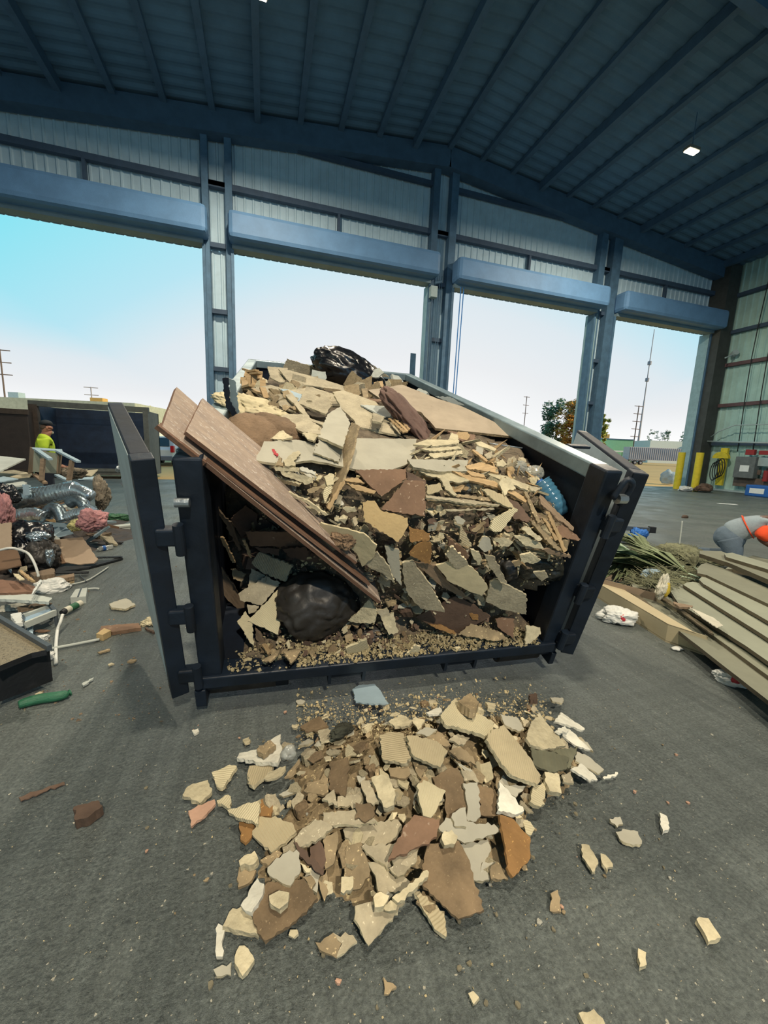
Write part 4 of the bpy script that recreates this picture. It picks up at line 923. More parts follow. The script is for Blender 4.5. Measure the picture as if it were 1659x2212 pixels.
# loose chips round the pile
for i in range(150):
    t = rnd.random()
    if t < .6: x, y = rnd.gauss(900, 260), rnd.gauss(1760, 150)
    else: x, y = rnd.uniform(300, 1500), rnd.uniform(1470, 2180)
    if inpoly(x, y, OUT) and t < .6 and rnd.random() < .5: continue
    if y < 1490 or y > 2205: continue
    P = px(x, y, 'z', 0); s = rnd.uniform(.006, .022)
    zone = 'left of' if x < 560 else 'right of' if x > 1200 else 'behind' if y < 1560 else 'in front of' if y > 1850 else 'around'
    put('plaster_chip', rnd.choice(['cream', 'white_plaster', 'cream', 'tan', 'pinkish']), 'chunk', (P[0], P[1], s*.3+hp(P[0], P[1])), (rnd.gauss(0, .1), rnd.gauss(0, .1), 1), s, rnd, 'tiny loose plaster chip on the concrete '+zone+' the floor pile', 'chip', 'plaster chips '+zone+' the floor pile')
def f1(r):
    x, y = r.gauss(880, 330), r.gauss(1720, 230)
    if y < 1450 or not (0 < x < 1659) or y > 2212: return None
    P = px(x, y, 'z', 0); return (P[0], P[1], .001+hp(P[0], P[1])), 1
crumbs('plaster_crumbs', f1, 1500, 'chips', .001, .0045, 5, 'fine pale plaster crumbs strewn over the concrete round the pile', 'crumbs')
def f2(r):
    x, y = r.uniform(0, 1659), 1150+1062*r.random()**1.2
    P = px(x, y, 'z', 0); return (P[0], P[1], .001), 1
crumbs('floor_grit', f2, 1800, 'grey_paper', .001, .005, 6, 'grey grit and small stones scattered over the concrete floor', 'grit')
def f4(r):
    x, y = r.uniform(40, 400), r.uniform(1180, 1560)
    P = px(x, y, 'z', 0); return (P[0], P[1], .002), 1
crumbs('floor_scraps', f4, 330, 'old_wood', .002, .014, 7, 'small brown splinters on the wet floor between the left rubbish and the container', 'splinters')
def f3(r):
    x = r.uniform(640, 1180); y = r.gauss(1545-.03*(x-900), 30)
    P = pile_pt(x, y); return (P[0], P[1], P[2]+.005), 1
crumbs('crushed_plaster', f3, 2200, 'chips', .002, .013, 8, 'crushed plaster bits along the back edge of the floor pile', 'crumbs')
# ================================================================== LOAD IN THE CONTAINER
CP = [(460,1440,.03),(820,1400,.05),(1180,1370,.05),(560,1380,.2),(640,1340,.33),(690,1300,.45),(760,1360,.2),(640,1395,.1),(720,1395,.1),(900,1395,.06),(1040,1385,.05),(560,1200,.55),(500,1150,.7),(600,1150,.6),(900,1360,.2),(1000,1350,.18),(1100,1330,.15),(900,1250,.12),(1050,1250,.1),(1150,1250,.06),(1240,1160,.03),(1200,1100,.15),(1150,1050,.35),(1050,1150,.12),(900,1150,.15),(780,1180,.18),(700,1100,.25),(850,1080,.3),(700,1000,.45),(600,1000,.35),(520,920,.9),(850,980,.6),(1000,1000,.45),(1100,1030,.4),(1000,950,.75),(700,900,1.0),(800,900,1.1),(900,900,1.3),(1100,940,1.0),(850,850,2.0),(750,850,1.9),(620,850,1.6),(620,800,3),(560,800,2.9),(750,820,2.8),(880,830,3.),(720,790,3.8)]
_X = np.array([(a/1000, b/1000) for a, b, c in CP]); _K = np.linalg.norm(_X[:, None]-_X[None], axis=2)
_A = np.block([[_K-np.eye(len(CP))*.01, np.c_[np.ones(len(CP)), _X]], [np.r_[np.ones((1, len(CP))), _X.T], np.zeros((3, 3))]])
_Wt = np.linalg.solve(_A, np.r_[[c for a, b, c in CP], 0, 0, 0])
def Lf(x, y):
    q = np.array([x/1000, y/1000]); k = np.linalg.norm(_X-q, axis=1)
    return float(np.clip(k @ _Wt[:-3]+_Wt[-3]+q @ _Wt[-2:], -.05, 4.0))
def lc(P):  # space to container coordinates
    d = P-CO; return np.array([d @ CW, d @ CL, d @ CUP])
def clampw(P, m=.1):
    c = lc(P); c[0] = min(max(c[0], m), WW-m); c[2] = max(c[2], .09); return CO+CW*c[0]+CL*c[1]+CUP*c[2]
LOAD = [(470, 1445), (560, 1395), (545, 1330), (520, 1280), (500, 1220), (480, 1160), (470, 1080), (480, 985), (470, 960), (500, 920), (520, 880), (535, 800), (600, 775), (730, 780), (880, 815), (1000, 890), (1130, 950), (1160, 1010), (1200, 1090), (1245, 1170), (1220, 1220), (1190, 1260), (1135, 1290), (1125, 1340), (1175, 1370), (1160, 1385), (820, 1415)]
def base_at(x, y, back=.07):
    l = Lf(x, y); P = px(x, y, 'l', l); d = (P-CAMP)/np.linalg.norm(P-CAMP)
    return clampw(P+d*back-CUP*.13*min(1, max(0, l-.6))+.03*np.array([noise.noise(Vector(P*7)), noise.noise(Vector(P*7+5)), noise.noise(Vector(P*7+9))]), .09)
st = 12; gx = range(450, 1270, st); gy = range(770, 1460, st); idx = {}; vs_ = []; fs = []
for y in gy:
    for x in gx:
        if inpoly(x, y, LOAD): idx[(x, y)] = len(vs_); vs_.append(base_at(x, y))
nf = len(vs_)
for v in list(vs_):
    c = lc(v); vs_.append(CO+CW*c[0]+CL*min(c[1]+.9, LEN-.1)+CUP*max(.02, c[2]-.15))
ed = {}
for (x, y), a in idx.items():
    q = [idx.get((x+st, y)), idx.get((x+st, y+st)), idx.get((x, y+st))]
    if None in q: continue
    f = (a, q[2], q[1], q[0]); fs.append(f); fs.append(tuple(i+nf for i in f[::-1]))
    for i in range(4): ed[(f[i], f[(i+1) % 4])] = 1
for (a, b) in list(ed):
    if (b, a) not in ed: fs.append((b, a, a+nf, b+nf))
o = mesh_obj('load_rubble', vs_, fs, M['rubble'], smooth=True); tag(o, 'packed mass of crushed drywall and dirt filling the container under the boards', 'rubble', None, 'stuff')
LP = [0]
def lpiece(P, mt, layer, th, label, cat=None, ls=None, jag=.003, name=None, edge=None, curl=0, bias=0):
    LP[0] += 1; lv = ls if isinstance(ls, (list, tuple)) else [(Lf(x, y) if ls is None else ls)+bias for x, y in P]
    pts = np.array([px(x, y, 'l', l) for (x, y), l in zip(P, lv)]); c = pts.mean(0)
    _, _, Vt = np.linalg.svd(pts-c); n = Vt[2]
    if n @ (CAMP-c) < 0: n = -n
    vd = (CAMP-c)/np.linalg.norm(CAMP-c)
    if n @ vd < .3: n = n+vd*(.35-n @ vd); n /= np.linalg.norm(n)
    if not isinstance(ls, (list, tuple)):
        r = random.Random(LP[0]*7); n = n+np.array([r.gauss(0, .05), r.gauss(0, .05), r.gauss(0, .05)]); n /= np.linalg.norm(n)
    c = c+vd*(.012+.022*layer)
    o = slab(name or ('plaster_shard' if mt in ('cream', 'cream_rib', 'white_plaster', 'beige_rib') else 'board_shard'), [onplane(x, y, c, n) for x, y in P], th, mt, jag, LP[0], edge=edge, curl=curl)
    return tag(o, label, cat or ('broken plaster' if mt in ('cream', 'cream_rib', 'white_plaster', 'beige_rib') else 'broken board'))
D_ = lambda P: [(330+x*.3436, 740+y*.3436) for x, y in P]
E_ = lambda P: [(780+x*.3737, 760+y*.3737) for x, y in P]
F_ = lambda P: [(380+x*.2893, 1080+y*.2893) for x, y in P]
G_ = lambda P: [(780+x*.33755, 1100+y*.33755) for x, y in P]
K_ = lambda P: [(480+x*.2411, 880+y*.2411) for x, y in P]   # close view left-middle
Q_ = lambda P: [(860+x*.2652, 900+y*.2652) for x, y in P]   # close view right
# --- the two long plywood sheets leaning out over the left post
def board(name, pA, pB, pC, th, mt, label, edge=None, extra=None):
    a, b, c = [px(*p[:2], 'l', p[2]) for p in (pA, pB, pC)]   # front lower-left, rear upper-left, front lower-right
    d = b+(c-a); o = slab(name, [a, b, d, c], th, mt, .0005, 5, edge=edge, axis=c-a); return tag(o, label, 'plywood sheet')
board('plywood_sheet', (350, 922, .0), (382, 836, .42), (823, 1300, .1), .022, 'ply', 'long plywood sheet leaning out over the left post, the lower and further one')
board('plywood_sheet', (402, 932, .03), (438, 860, .5), (772, 1215, .12), .018, 'ply', 'long plywood sheet leaning over the left post, upper one, its scuffed face showing')
board('plywood_strip', (447, 990, .02), (450, 984, .1), (800, 1262, .1), .014, 'ply_edge', 'narrow reddish board edge squeezed between the two leaning plywood sheets')
board('plywood_strip', (340, 918, -.02), (352, 912, .05), (445, 1000, .0), .02, 'ply_edge', 'short batten end sticking out at the lower left corner of the leaning sheets')
LPZ = [
 # --- top of the load
 (D_,[(437,225),(475,222),(485,370),(545,480),(530,510),(460,400)],'steel_in',1,.012,'dark steel upright plate standing inside the left container wall','steel plate',.9),
 (D_,[(475,222),(520,240),(550,490),(486,370)],'steel_face',1,.008,'bluish folded steel flange beside the dark upright plate','steel plate',.92),
 (D_,[(820,160),(845,100),(950,135),(1040,150),(1000,200),(960,210)],'beige',1,.012,'beige panel corner sticking up left of the black bag on top of the load',None,3.3),
 (D_,[(720,150),(850,160),(830,250),(800,250),(740,220)],'beige',1,.012,'beige panel piece right of the bundle of wooden slats at the back'),
 (D_,[(1210,90),(1230,65),(1400,150),(1490,220),(1430,215)],'beige',1,.03,'long pale board standing up behind the black bag on top of the load',None,3.9),
 (D_,[(790,165),(830,165),(1100,240),(1290,300),(1300,330),(1180,300),(860,250)],'beige',2,.014,'long beige board lying from the slat bundle to below the black bag'),
 (D_,[(605,290),(740,265),(860,300),(900,440),(840,420),(700,340)],'beige',1,.012,'beige sheet with a crumpled edge at the upper left of the load'),
 (D_,[(850,300),(1000,280),(1160,330),(1180,400),(960,400)],'beige',1,.012,'beige board under the pentagon-shaped panels at the top of the load'),
 (D_,[(790,285),(860,300),(1000,480),(1085,505),(1070,520),(975,485),(900,400)],'beige',2,.014,'beige board with a pale lower edge under the blue-grey sliver'),
 (D_,[(800,290),(850,295),(945,330),(910,375),(870,345)],'blue_board',3,.006,'blue-grey sliver near the upper left of the load'),
 (D_,[(915,380),(965,275),(1110,320),(1120,400),(1090,450)],'beige',3,.014,'beige pentagon panel right of the blue-grey sliver'),
 (D_,[(1130,310),(1200,300),(1400,370),(1560,570),(1540,580),(1290,530),(1260,480),(1190,420)],'beige',3,.016,'large beige panel in the upper middle of the load under the pale small panel'),
 (D_,[(1305,390),(1490,400),(1580,470),(1450,465)],'light_board',4,.01,'small pale grey panel lying on the large beige panel'),
 (D_,[(1385,440),(1455,465),(1440,505),(1380,490)],'beige',4,.016,'small beige block under the small pale grey panel'),
 (D_,[(1480,475),(1495,475),(1595,560),(1575,565)],'wood',3,.01,'leftmost of three thin parallel slats beside the folded red-brown cloth'),
 (D_,[(1515,478),(1530,478),(1608,552),(1595,560)],'wood',3,.01,'middle of three thin parallel slats beside the folded red-brown cloth'),
 (D_,[(1545,478),(1560,480),(1620,540),(1610,550)],'wood',3,.01,'rightmost of three thin parallel slats beside the folded red-brown cloth'),
 (D_,[(1190,170),(1230,190),(1200,230)],'cream',3,.012,'small cream flake in front of the black bag'),
 (D_,[(1310,290),(1350,285),(1355,345),(1325,350)],'tan',3,.03,'small tan block at the right end of the black bag'),
 (D_,[(1390,250),(1445,240),(1450,280),(1400,290)],'wood',3,.03,'small wooden cube right of the black bag'),
 (E_,[(40,220),(240,190),(440,270),(570,310),(740,390),(948,495),(760,475),(430,440),(350,350),(220,310),(180,320)],'osb',2,.02,'largest speckled board on the right top of the load, its point reaching the container wall','chipboard',[2.3,2.9,2.2,1.9,1.5,.95,.95,.95,1.25,1.6,1.6]),
 (E_,[(500,455),(660,480),(660,515),(560,510)],'red_brown',0,.012,'reddish board edge under the largest speckled board'),
 (E_,[(430,258),(520,262),(600,310),(540,305)],'light_board',2,.01,'small pale board by the right rail above the speckled board',None,2.05),
 (D_,[(1300,345),(1480,360),(1500,375),(1300,365)],'red_brown',3,.01,'thin reddish strip across the left end of the speckled board'),
 # --- middle band
 (D_,[(850,450),(940,450),(1060,540),(1020,620),(950,570),(860,520),(800,470)],'beige',2,.012,'torn beige panel over the brown carpet padding'),
 (K_,[(400,65),(480,60),(640,60),(740,90),(860,160),(880,240),(720,220),(580,150),(500,110)],'beige',2,.012,'layered beige sheet with ragged edge above the big grey panel'),
 (K_,[(400,240),(440,205),(520,190),(590,240),(630,270),(540,285),(430,280)],'cream',3,.01,'torn cream foam patch on the brown carpet padding'),
 (K_,[(720,230),(800,225),(860,250),(820,300),(760,280)],'cream',3,.012,'torn cream flake at the end of the layered beige sheet'),
 (D_,[(645,740),(700,620),(900,610),(1050,640),(1270,600),(1659,605),(1650,700),(1590,770),(1500,800),(1350,810),(1150,770),(1000,740),(800,760)],'grey_paper',1,.014,'widest grey panel crossing the middle of the load with a chipped lower edge'),
 (D_,[(1040,590),(1100,450),(1180,400),(1240,500),(1195,655)],'grey_paper',4,.016,'grey panel with a pale edge leaning on the wide grey panel'),
 (D_,[(1010,690),(1060,590),(1190,660),(1170,750)],'grey_paper',2,.01,'dark grey panel behind the leaning pale-edged panel'),
 (D_,[(1085,1025),(1150,780),(1250,500),(1290,520),(1250,700),(1190,880),(1110,1060)],'tan',5,.014,'long narrow strip standing over the wide grey panel in the middle'),
 (K_,[(940,900),(1060,670),(1100,660),(1090,700),(970,920)],'wood',5,.014,'pale wood splinter leaning on the foot of the long narrow strip'),
 (D_,[(740,670),(760,668),(790,705),(778,715)],'red_print',3,.004,'tiny dark red and white printed strip left in the middle of the load','strip'),
 (K_,[(480,520),(510,430),(550,510),(545,525)],'tan',3,.012,'small standing tan wedge below the red printed strip'),
 (K_,[(550,480),(640,400),(680,385),(705,415),(640,480),(660,520),(560,520)],'cream',3,.014,'ragged cream piece pointing up right of the standing tan wedge'),
 (K_,[(355,500),(360,485),(480,490),(480,540),(370,560)],'cream',3,.016,'cream chunk at the left end of the plaster heap'),
 (K_,[(465,545),(540,530),(700,540),(710,580),(560,575),(480,570)],'cream',3,.016,'cream plaster lump in a row under the wide grey panel, left'),
 (K_,[(690,540),(720,530),(840,585),(830,605),(700,560)],'white_plaster',4,.014,'thin white strip slanting in the cream plaster heap'),
 (K_,[(520,570),(640,585),(780,620),(830,650),(760,690),(640,640),(540,610)],'cream',3,.016,'largest crumpled cream lump in the plaster heap'),
 (K_,[(320,610),(450,610),(640,680),(700,690),(690,710),(560,690),(400,680)],'beige_rib',3,.016,'long ribbed strip with a pale edge beside the plywood sheets'),
 (K_,[(400,700),(420,690),(720,810),(800,860),(950,965),(920,970),(760,860),(600,790)],'cream',5,.012,'longest thin cream strip running down right below the ribbed strip'),
 (K_,[(400,740),(440,755),(480,880),(500,915),(480,920),(430,850)],'cream',3,.012,'curved cream sliver at the left edge of the plaster heap'),
 (K_,[(450,790),(500,770),(520,870),(505,905),(470,850)],'cream',4,.014,'folded cream flake right of the curved sliver'),
 (K_,[(510,780),(600,830),(605,860),(560,870)],'cream',4,.01,'cream flake under the longest thin cream strip'),
 (K_,[(500,920),(600,870),(700,880),(840,920),(860,945),(780,990),(640,985)],'beige',3,.014,'oval beige slab above the plywood edge'),
 (K_,[(550,960),(590,960),(640,1005),(610,1010)],'cream',4,.01,'small cream sliver by the plywood edge'),
 (K_,[(910,740),(960,690),(990,720),(950,800),(920,860),(905,800)],'cream_rib',3,.014,'small ribbed piece left of the long narrow strip'),
 (K_,[(910,620),(960,590),(1000,600),(995,690),(940,700)],'cream_rib',3,.014,'ribbed cream corner piece in the plaster heap'),
 (K_,[(760,740),(900,700),(920,715),(800,770)],'tan',3,.012,'tan strip low in the plaster heap'),
 (K_,[(1090,640),(1220,630),(1280,680),(1100,655)],'wood',3,.014,'upper short wood splinter left of the red-brown tiles'),
 (K_,[(1110,680),(1240,700),(1380,750),(1360,775),(1200,740)],'wood',3,.014,'lower long wood splinter left of the red-brown tiles'),
 (K_,[(1080,900),(1190,890),(1205,930),(1120,950)],'cream',4,.014,'cream flake below the pale wood splinter'),
 (K_,[(990,860),(1040,780),(1080,800),(1060,870)],'beige',3,.012,'beige flake right of the long narrow strip'),
 (D_,[(1275,800),(1590,795),(1600,850),(1440,970),(1340,870)],'red_brown',3,.01,'reddish brown tile left of the big speckled square'),
 (E_,[(115,910),(260,740),(370,750),(372,950),(240,935)],'red_brown',4,.014,'big speckled brown square in the centre of the load'),
 (E_,[(260,690),(375,740),(372,800),(270,740)],'dark_brown',3,.01,'dark brown triangle behind the big speckled square'),
 (E_,[(8,870),(80,860),(120,920),(270,960),(275,1000),(215,1100),(20,980)],'yellow_board',5,.016,'yellowish chipboard piece below the big speckled square','chipboard'),
 (E_,[(275,1010),(400,1050),(395,1090),(285,1098)],'orange',4,.012,'upper orange-brown tile right of the yellowish chipboard'),
 (G_,[(310,285),(345,240),(410,195),(450,215),(445,355),(380,330)],'orange',4,.012,'lower orange-brown tile below the first one','broken board'),
 (E_,[(265,620),(620,625),(610,690),(440,690),(300,665)],'grey_paper',3,.02,'long grey drywall strip with torn cream edge right of centre'),
 (Q_,[(90,400),(300,430),(440,440),(580,520),(500,540),(330,500),(240,480)],'cream',2,.014,'torn cream edge hanging under the long grey drywall strip'),
 (E_,[(300,535),(380,505),(550,510),(560,530),(420,545)],'cream',3,.012,'topmost of the stacked torn cream sheets above the grey strip'),
 (E_,[(340,560),(560,545),(580,560),(420,575)],'cream',3,.012,'second of the stacked torn cream sheets above the grey strip'),
 (E_,[(390,590),(580,570),(590,590),(420,615)],'cream',3,.012,'third of the stacked torn cream sheets above the grey strip'),
 (E_,[(505,520),(520,465),(560,480),(565,530)],'cream',3,.01,'crumpled cream tip standing on the stacked torn sheets'),
 (Q_,[(630,200),(660,195),(800,260),(790,280),(640,230)],'cream',4,.014,'cream slat at the top right of the load below the speckled board'),
 (Q_,[(600,270),(620,265),(740,360),(720,370)],'wood',4,.014,'slanting wood slat left of the transparent containers'),
 (Q_,[(700,310),(760,280),(780,320),(730,345)],'beige',3,.014,'beige square between two slats at the upper right'),
 (Q_,[(640,240),(700,250),(690,310),(630,290)],'grey_paper',3,.014,'grey square under the cream slat at the upper right'),
 (Q_,[(550,400),(680,370),(800,410),(820,460),(700,440),(560,420)],'wood',3,.016,'splintered wood plank at the upper right of the load'),
 (Q_,[(540,430),(700,470),(720,500),(600,480)],'wood',3,.014,'lower splintered wood plank at the upper right'),
 (Q_,[(800,375),(850,345),(885,385),(860,410),(810,400)],'cream',4,.01,'small cream fan-shaped scrap near the transparent containers'),
 (Q_,[(340,500),(400,500),(450,600),(480,640),(460,645),(400,600)],'cream',4,.014,'cream curved piece left of the crushed dark bottle'),
 (Q_,[(820,540),(850,490),(910,510),(960,590),(900,600),(870,645)],'cream',5,.01,'cream torn paper hanging in the right half of the load'),
 (Q_,[(440,440),(600,480),(860,540),(1060,680),(1040,700),(820,580),(560,510)],'wood',3,.014,'longest wood slat crossing the right half of the load'),
 (Q_,[(620,420),(860,480),(1070,560),(1060,600),(980,570),(800,500)],'cream',3,.014,'long cream broken strip above the longest wood slat'),
 (Q_,[(680,590),(740,590),(870,640),(950,745),(900,740),(780,680)],'beige_rib',4,.014,'ribbed sheet with torn edge right of the crushed bottle'),
 (Q_,[(745,905),(780,830),(950,745),(975,755),(840,935),(775,935)],'cream_rib',6,.02,'thick ribbed slab with a pale edge pointing left in the right half'),
 (Q_,[(880,660),(980,700),(1090,850),(1060,860),(940,830)],'dark_brown',3,.014,'dark brown board behind the thick ribbed slab'),
 (Q_,[(225,640),(600,680),(830,715),(820,725),(560,705),(230,660)],'beige',4,.012,'upper of three thin horizontal boards right of the speckled square'),
 (Q_,[(230,665),(560,712),(760,725),(600,735),(240,690)],'tan',3,.012,'middle of three thin horizontal boards right of the speckled square'),
 (Q_,[(380,755),(780,745),(785,755),(400,770)],'beige',4,.01,'lowest of three thin horizontal boards right of the speckled square'),
 (Q_,[(370,620),(740,655),(800,690),(600,670),(380,640)],'tan',3,.012,'ridged grey-brown board above the three thin boards'),
 (Q_,[(230,560),(350,540),(365,600),(240,630)],'beige_rib',3,.012,'rolled ribbed paper right of the speckled square'),
 (E_,[(1030,835),(1060,850),(1230,1015),(1225,1035),(1040,880)],'old_wood',4,.016,'long brown plank leaning down to the right wall, the upper one'),
 (E_,[(1130,1008),(1170,1002),(1270,1080),(1258,1092),(1150,1070)],'red_brown',4,.016,'brown board with pale edge pointing at the right door hinge'),
 (E_,[(1070,920),(1090,925),(1190,1150),(1172,1160)],'wood',6,.014,'pale slat standing at the right end of the load'),
 (E_,[(1050,960),(1066,965),(1140,1085),(1122,1092)],'wood',5,.014,'shorter pale slat left of the standing pale slat'),
 (E_,[(940,810),(960,810),(1040,980),(1020,992)],'tan',5,.014,'tan slat left of the blue bottle'),
 (E_,[(975,975),(1000,975),(1160,1140),(1140,1152),(1080,1100)],'tan',5,.02,'brown plank lying below the block with pencil figures'),
 (E_,[(930,1028),(958,1005),(1050,1080),(1028,1096)],'cream',6,.025,'cream wooden block with pencil figures near the right end'),
 (E_,[(885,1060),(980,1075),(1045,1115),(1060,1142),(950,1122)],'cream',5,.012,'torn cream flake below the block with pencil figures'),
 (E_,[(1045,1145),(1090,1140),(1215,1180),(1210,1193),(1100,1170)],'old_wood',5,.016,'lowest grey-brown plank at the right end of the load'),
 (E_,[(1165,1090),(1200,1092),(1190,1150),(1175,1150)],'tan',4,.012,'tan slab end behind the standing pale slat'),
 (Q_,[(1155,640),(1180,650),(1330,830),(1310,850),(1180,720)],'old_wood',3,.016,'dark plank below the blue bottle'),
 (Q_,[(1070,560),(1165,580),(1120,610),(1080,600)],'beige',5,.012,'beige flake beside the neck of the blue bottle'),
 (Q_,[(780,1000),(860,985),(940,1020),(900,1060),(830,1050)],'cream',4,.014,'cream scrap above the dark plastic'),
 (Q_,[(990,960),(1060,950),(1070,990),(1000,1005)],'cream',4,.025,'small cream block left of the block with pencil figures'),
 (Q_,[(940,1000),(1050,1030),(1120,1010),(1170,1060),(1080,1080),(990,1050)],'beige',4,.012,'beige torn sheet below the small cream block'),
 (Q_,[(995,1130),(1080,1110),(1160,1170),(1100,1200),(1000,1180)],'cream',6,.012,'cream torn piece caught in the dark plastic'),
 (Q_,[(930,1190),(990,1165),(1010,1200),(950,1225)],'tan',6,.014,'tan scrap left of the cream piece in the dark plastic'),
 (Q_,[(1100,1270),(1200,1260),(1225,1310),(1170,1340)],'beige',6,.012,'beige scrap at the lower edge of the dark plastic'),
 # --- lower centre
 (Q_,[(390,960),(420,1000),(550,1090),(580,1130),(550,1190),(420,1060)],'red_brown',4,.014,'brown tile wedge pointing down in the lower middle'),
 (Q_,[(385,1130),(440,1060),(560,1180),(600,1260),(580,1280),(470,1240)],'beige',5,.014,'beige folded slab in the lower middle'),
 (Q_,[(510,920),(560,960),(600,1060),(560,1050),(500,1000)],'beige_rib',3,.014,'shaded ribbed wedge in the lower middle'),
 (Q_,[(590,1080),(660,1100),(685,1160),(660,1210),(610,1140)],'cream',4,.014,'cream leaf-shaped piece in the lower middle'),
 (Q_,[(650,1060),(690,980),(740,985),(770,1080),(700,1100)],'grey_paper',4,.014,'dark grey house-shaped piece in the lower middle'),
 (Q_,[(700,1120),(780,1140),(840,1260),(890,1370),(820,1330),(740,1220)],'beige',5,.014,'long curved beige piece left of the dark plastic'),
 (Q_,[(460,820),(500,810),(550,850),(530,880),(480,870)],'grey_paper',3,.014,'small grey piece in the dark rubble'),
 (Q_,[(600,930),(700,850),(720,860),(640,940)],'tan',3,.012,'tan splinter in the dark rubble'),
 (G_,[(265,345),(330,330),(440,480),(535,660),(380,635),(300,545),(272,460)],'beige',4,.016,'long tongue-shaped beige slab hanging in the lower middle'),
 (G_,[(800,590),(825,470),(860,450),(1060,550),(1058,675),(900,640)],'beige',4,.016,'square beige slab hanging at the lower right of the load'),
 (G_,[(350,690),(450,640),(600,560),(700,600),(830,690),(620,800),(480,760)],'dark_brown',1,.012,'wide dark brown panel low in the container'),
 (G_,[(620,800),(700,730),(740,740),(900,790),(940,830),(850,845)],'tan',3,.012,'tan piece in front of the wide dark panel'),
 (G_,[(430,735),(520,740),(610,790),(600,805),(480,765)],'orange',3,.01,'orange-brown sliver on the wide dark panel'),
 (G_,[(690,670),(750,675),(750,710),(710,705)],'orange',3,.008,'small orange patch piece on the wide dark panel'),
 (G_,[(860,700),(980,680),(975,830),(880,760)],'red_brown',1,.012,'brown panel end below the square beige slab'),
 (G_,[(1050,860),(1060,740),(1145,755),(1150,800),(1080,860)],'cream',2,.014,'cream piece standing at the right end of the sill'),
 (G_,[(540,160),(600,200),(690,300),(660,350),(590,270)],'brown',3,.014,'brown wedge above the beige folded slab'),
 (G_,[(150,235),(240,260),(258,490),(200,430),(170,330)],'grey_paper',3,.014,'shaded grey slab left of the tongue-shaped slab'),
 (F_,[(1140,420),(1210,480),(1300,590),(1380,600),(1350,610),(1250,560),(1160,470)],'beige',3,.014,'beige wedge under the lower plywood sheet end'),
 (F_,[(1010,290),(1080,170),(1200,200),(1400,250),(1500,340),(1480,420),(1390,500),(1350,400),(1280,340),(1180,380),(1060,370)],'paper_cream',5,.01,'largest torn cream paper sheet hanging in the lower middle'),
 (F_,[(1340,450),(1500,390),(1590,500),(1630,620),(1560,560)],'beige',4,.012,'cream-edged slab right of the torn paper sheet'),
 (G_,[(480,360),(560,460),(700,530),(770,555),(810,510),(790,460),(720,380),(620,320),(540,340)],'paper_cream',5,.012,'pale cloth-like paper folded under the beige folded slab'),
 (G_,[(330,335),(480,360),(560,465),(735,595),(720,600),(520,500)],'old_wood',2,.014,'dark slat slanting under the folded paper'),
 # --- cavity lower left
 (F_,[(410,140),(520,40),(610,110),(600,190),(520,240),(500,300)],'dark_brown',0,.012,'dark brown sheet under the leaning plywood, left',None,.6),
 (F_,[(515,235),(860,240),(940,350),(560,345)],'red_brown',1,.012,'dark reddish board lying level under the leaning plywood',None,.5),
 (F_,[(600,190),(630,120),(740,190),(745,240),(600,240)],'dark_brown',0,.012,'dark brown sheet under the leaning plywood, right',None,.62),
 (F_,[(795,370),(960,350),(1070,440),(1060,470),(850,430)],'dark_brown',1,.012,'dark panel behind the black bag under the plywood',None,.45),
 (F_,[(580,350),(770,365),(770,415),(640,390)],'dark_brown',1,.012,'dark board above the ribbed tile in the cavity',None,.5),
 (F_,[(560,470),(620,388),(870,490),(820,610),(640,540)],'beige_rib',3,.02,'ribbed beige tile in the shade at the top of the cavity'),
 (F_,[(540,650),(560,510),(670,570),(530,670)],'beige',2,.014,'beige piece under the ribbed tile in the cavity'),
 (F_,[(465,700),(670,570),(780,620),(640,790),(560,765),(480,750)],'beige',3,.016,'beige slab above the striped cream triangle in the cavity'),
 (F_,[(535,905),(790,640),(785,870),(765,1005)],'cream_rib',4,.016,'striped cream triangle left of the black bag in the cavity'),
 (F_,[(458,905),(520,830),(570,930),(582,1090),(545,1050),(490,960)],'cream_rib',3,.014,'narrow striped cream shard pointing down in the cavity'),
 (F_,[(530,780),(620,790),(600,830),(545,850)],'beige',2,.014,'small beige piece between the two striped cream shards'),
 (F_,[(230,520),(280,450),(340,500),(550,830),(520,870),(380,740)],'old_wood',2,.02,'dark wooden plank leaning inside the left wall',None,.6),
 (F_,[(590,960),(640,1010),(700,1150),(680,1170),(600,1040)],'old_wood',2,.02,'dark plank end at the bottom of the cavity',None,.25),
 (F_,[(300,30),(340,100),(420,180),(490,370),(470,380),(360,170),(300,60)],'old_wood',2,.016,'thin wood strip along the left wall in the cavity',None,.65),
 (F_,[(330,280),(360,290),(445,470),(420,470)],'wood',2,.016,'short wood strip low along the left wall in the cavity',None,.6),
 (F_,[(495,300),(515,300),(570,430),(555,435)],'wood',3,.016,'small pale batten left of the dark reddish board',None,.5),
 (F_,[(410,515),(440,510),(520,550),(490,610),(430,590)],'tan',2,.014,'tan scrap left of the ribbed tile in the cavity'),
 (F_,[(1345,855),(1440,745),(1500,830),(1480,920),(1350,920),(1285,900)],'cream',3,.03,'cream block right of the black bag in the cavity'),
 (F_,[(1500,830),(1580,810),(1600,860),(1540,890)],'beige',3,.02,'beige scrap right of the cream block in the cavity'),
 (F_,[(1270,1110),(1425,1040),(1450,1170),(1300,1238)],'cream_rib',3,.018,'ribbed cream square standing on the sill',None,.1),
 (F_,[(1120,1190),(1230,1125),(1225,1240)],'cream',3,.014,'cream triangle left of the ribbed square on the sill',None,.1),
 (F_,[(640,1200),(720,1150),(780,1110),(760,1160),(700,1210)],'tan',3,.012,'tan sliver at the left of the sill'),
 (F_,[(800,1130),(940,1110),(900,1180),(860,1220)],'tan',3,.014,'tan trapezoid piece on the sill'),
 (F_,[(640,1080),(670,1070),(710,1130),(690,1155)],'wood',3,.02,'short wood end by the dark plank at the sill'),
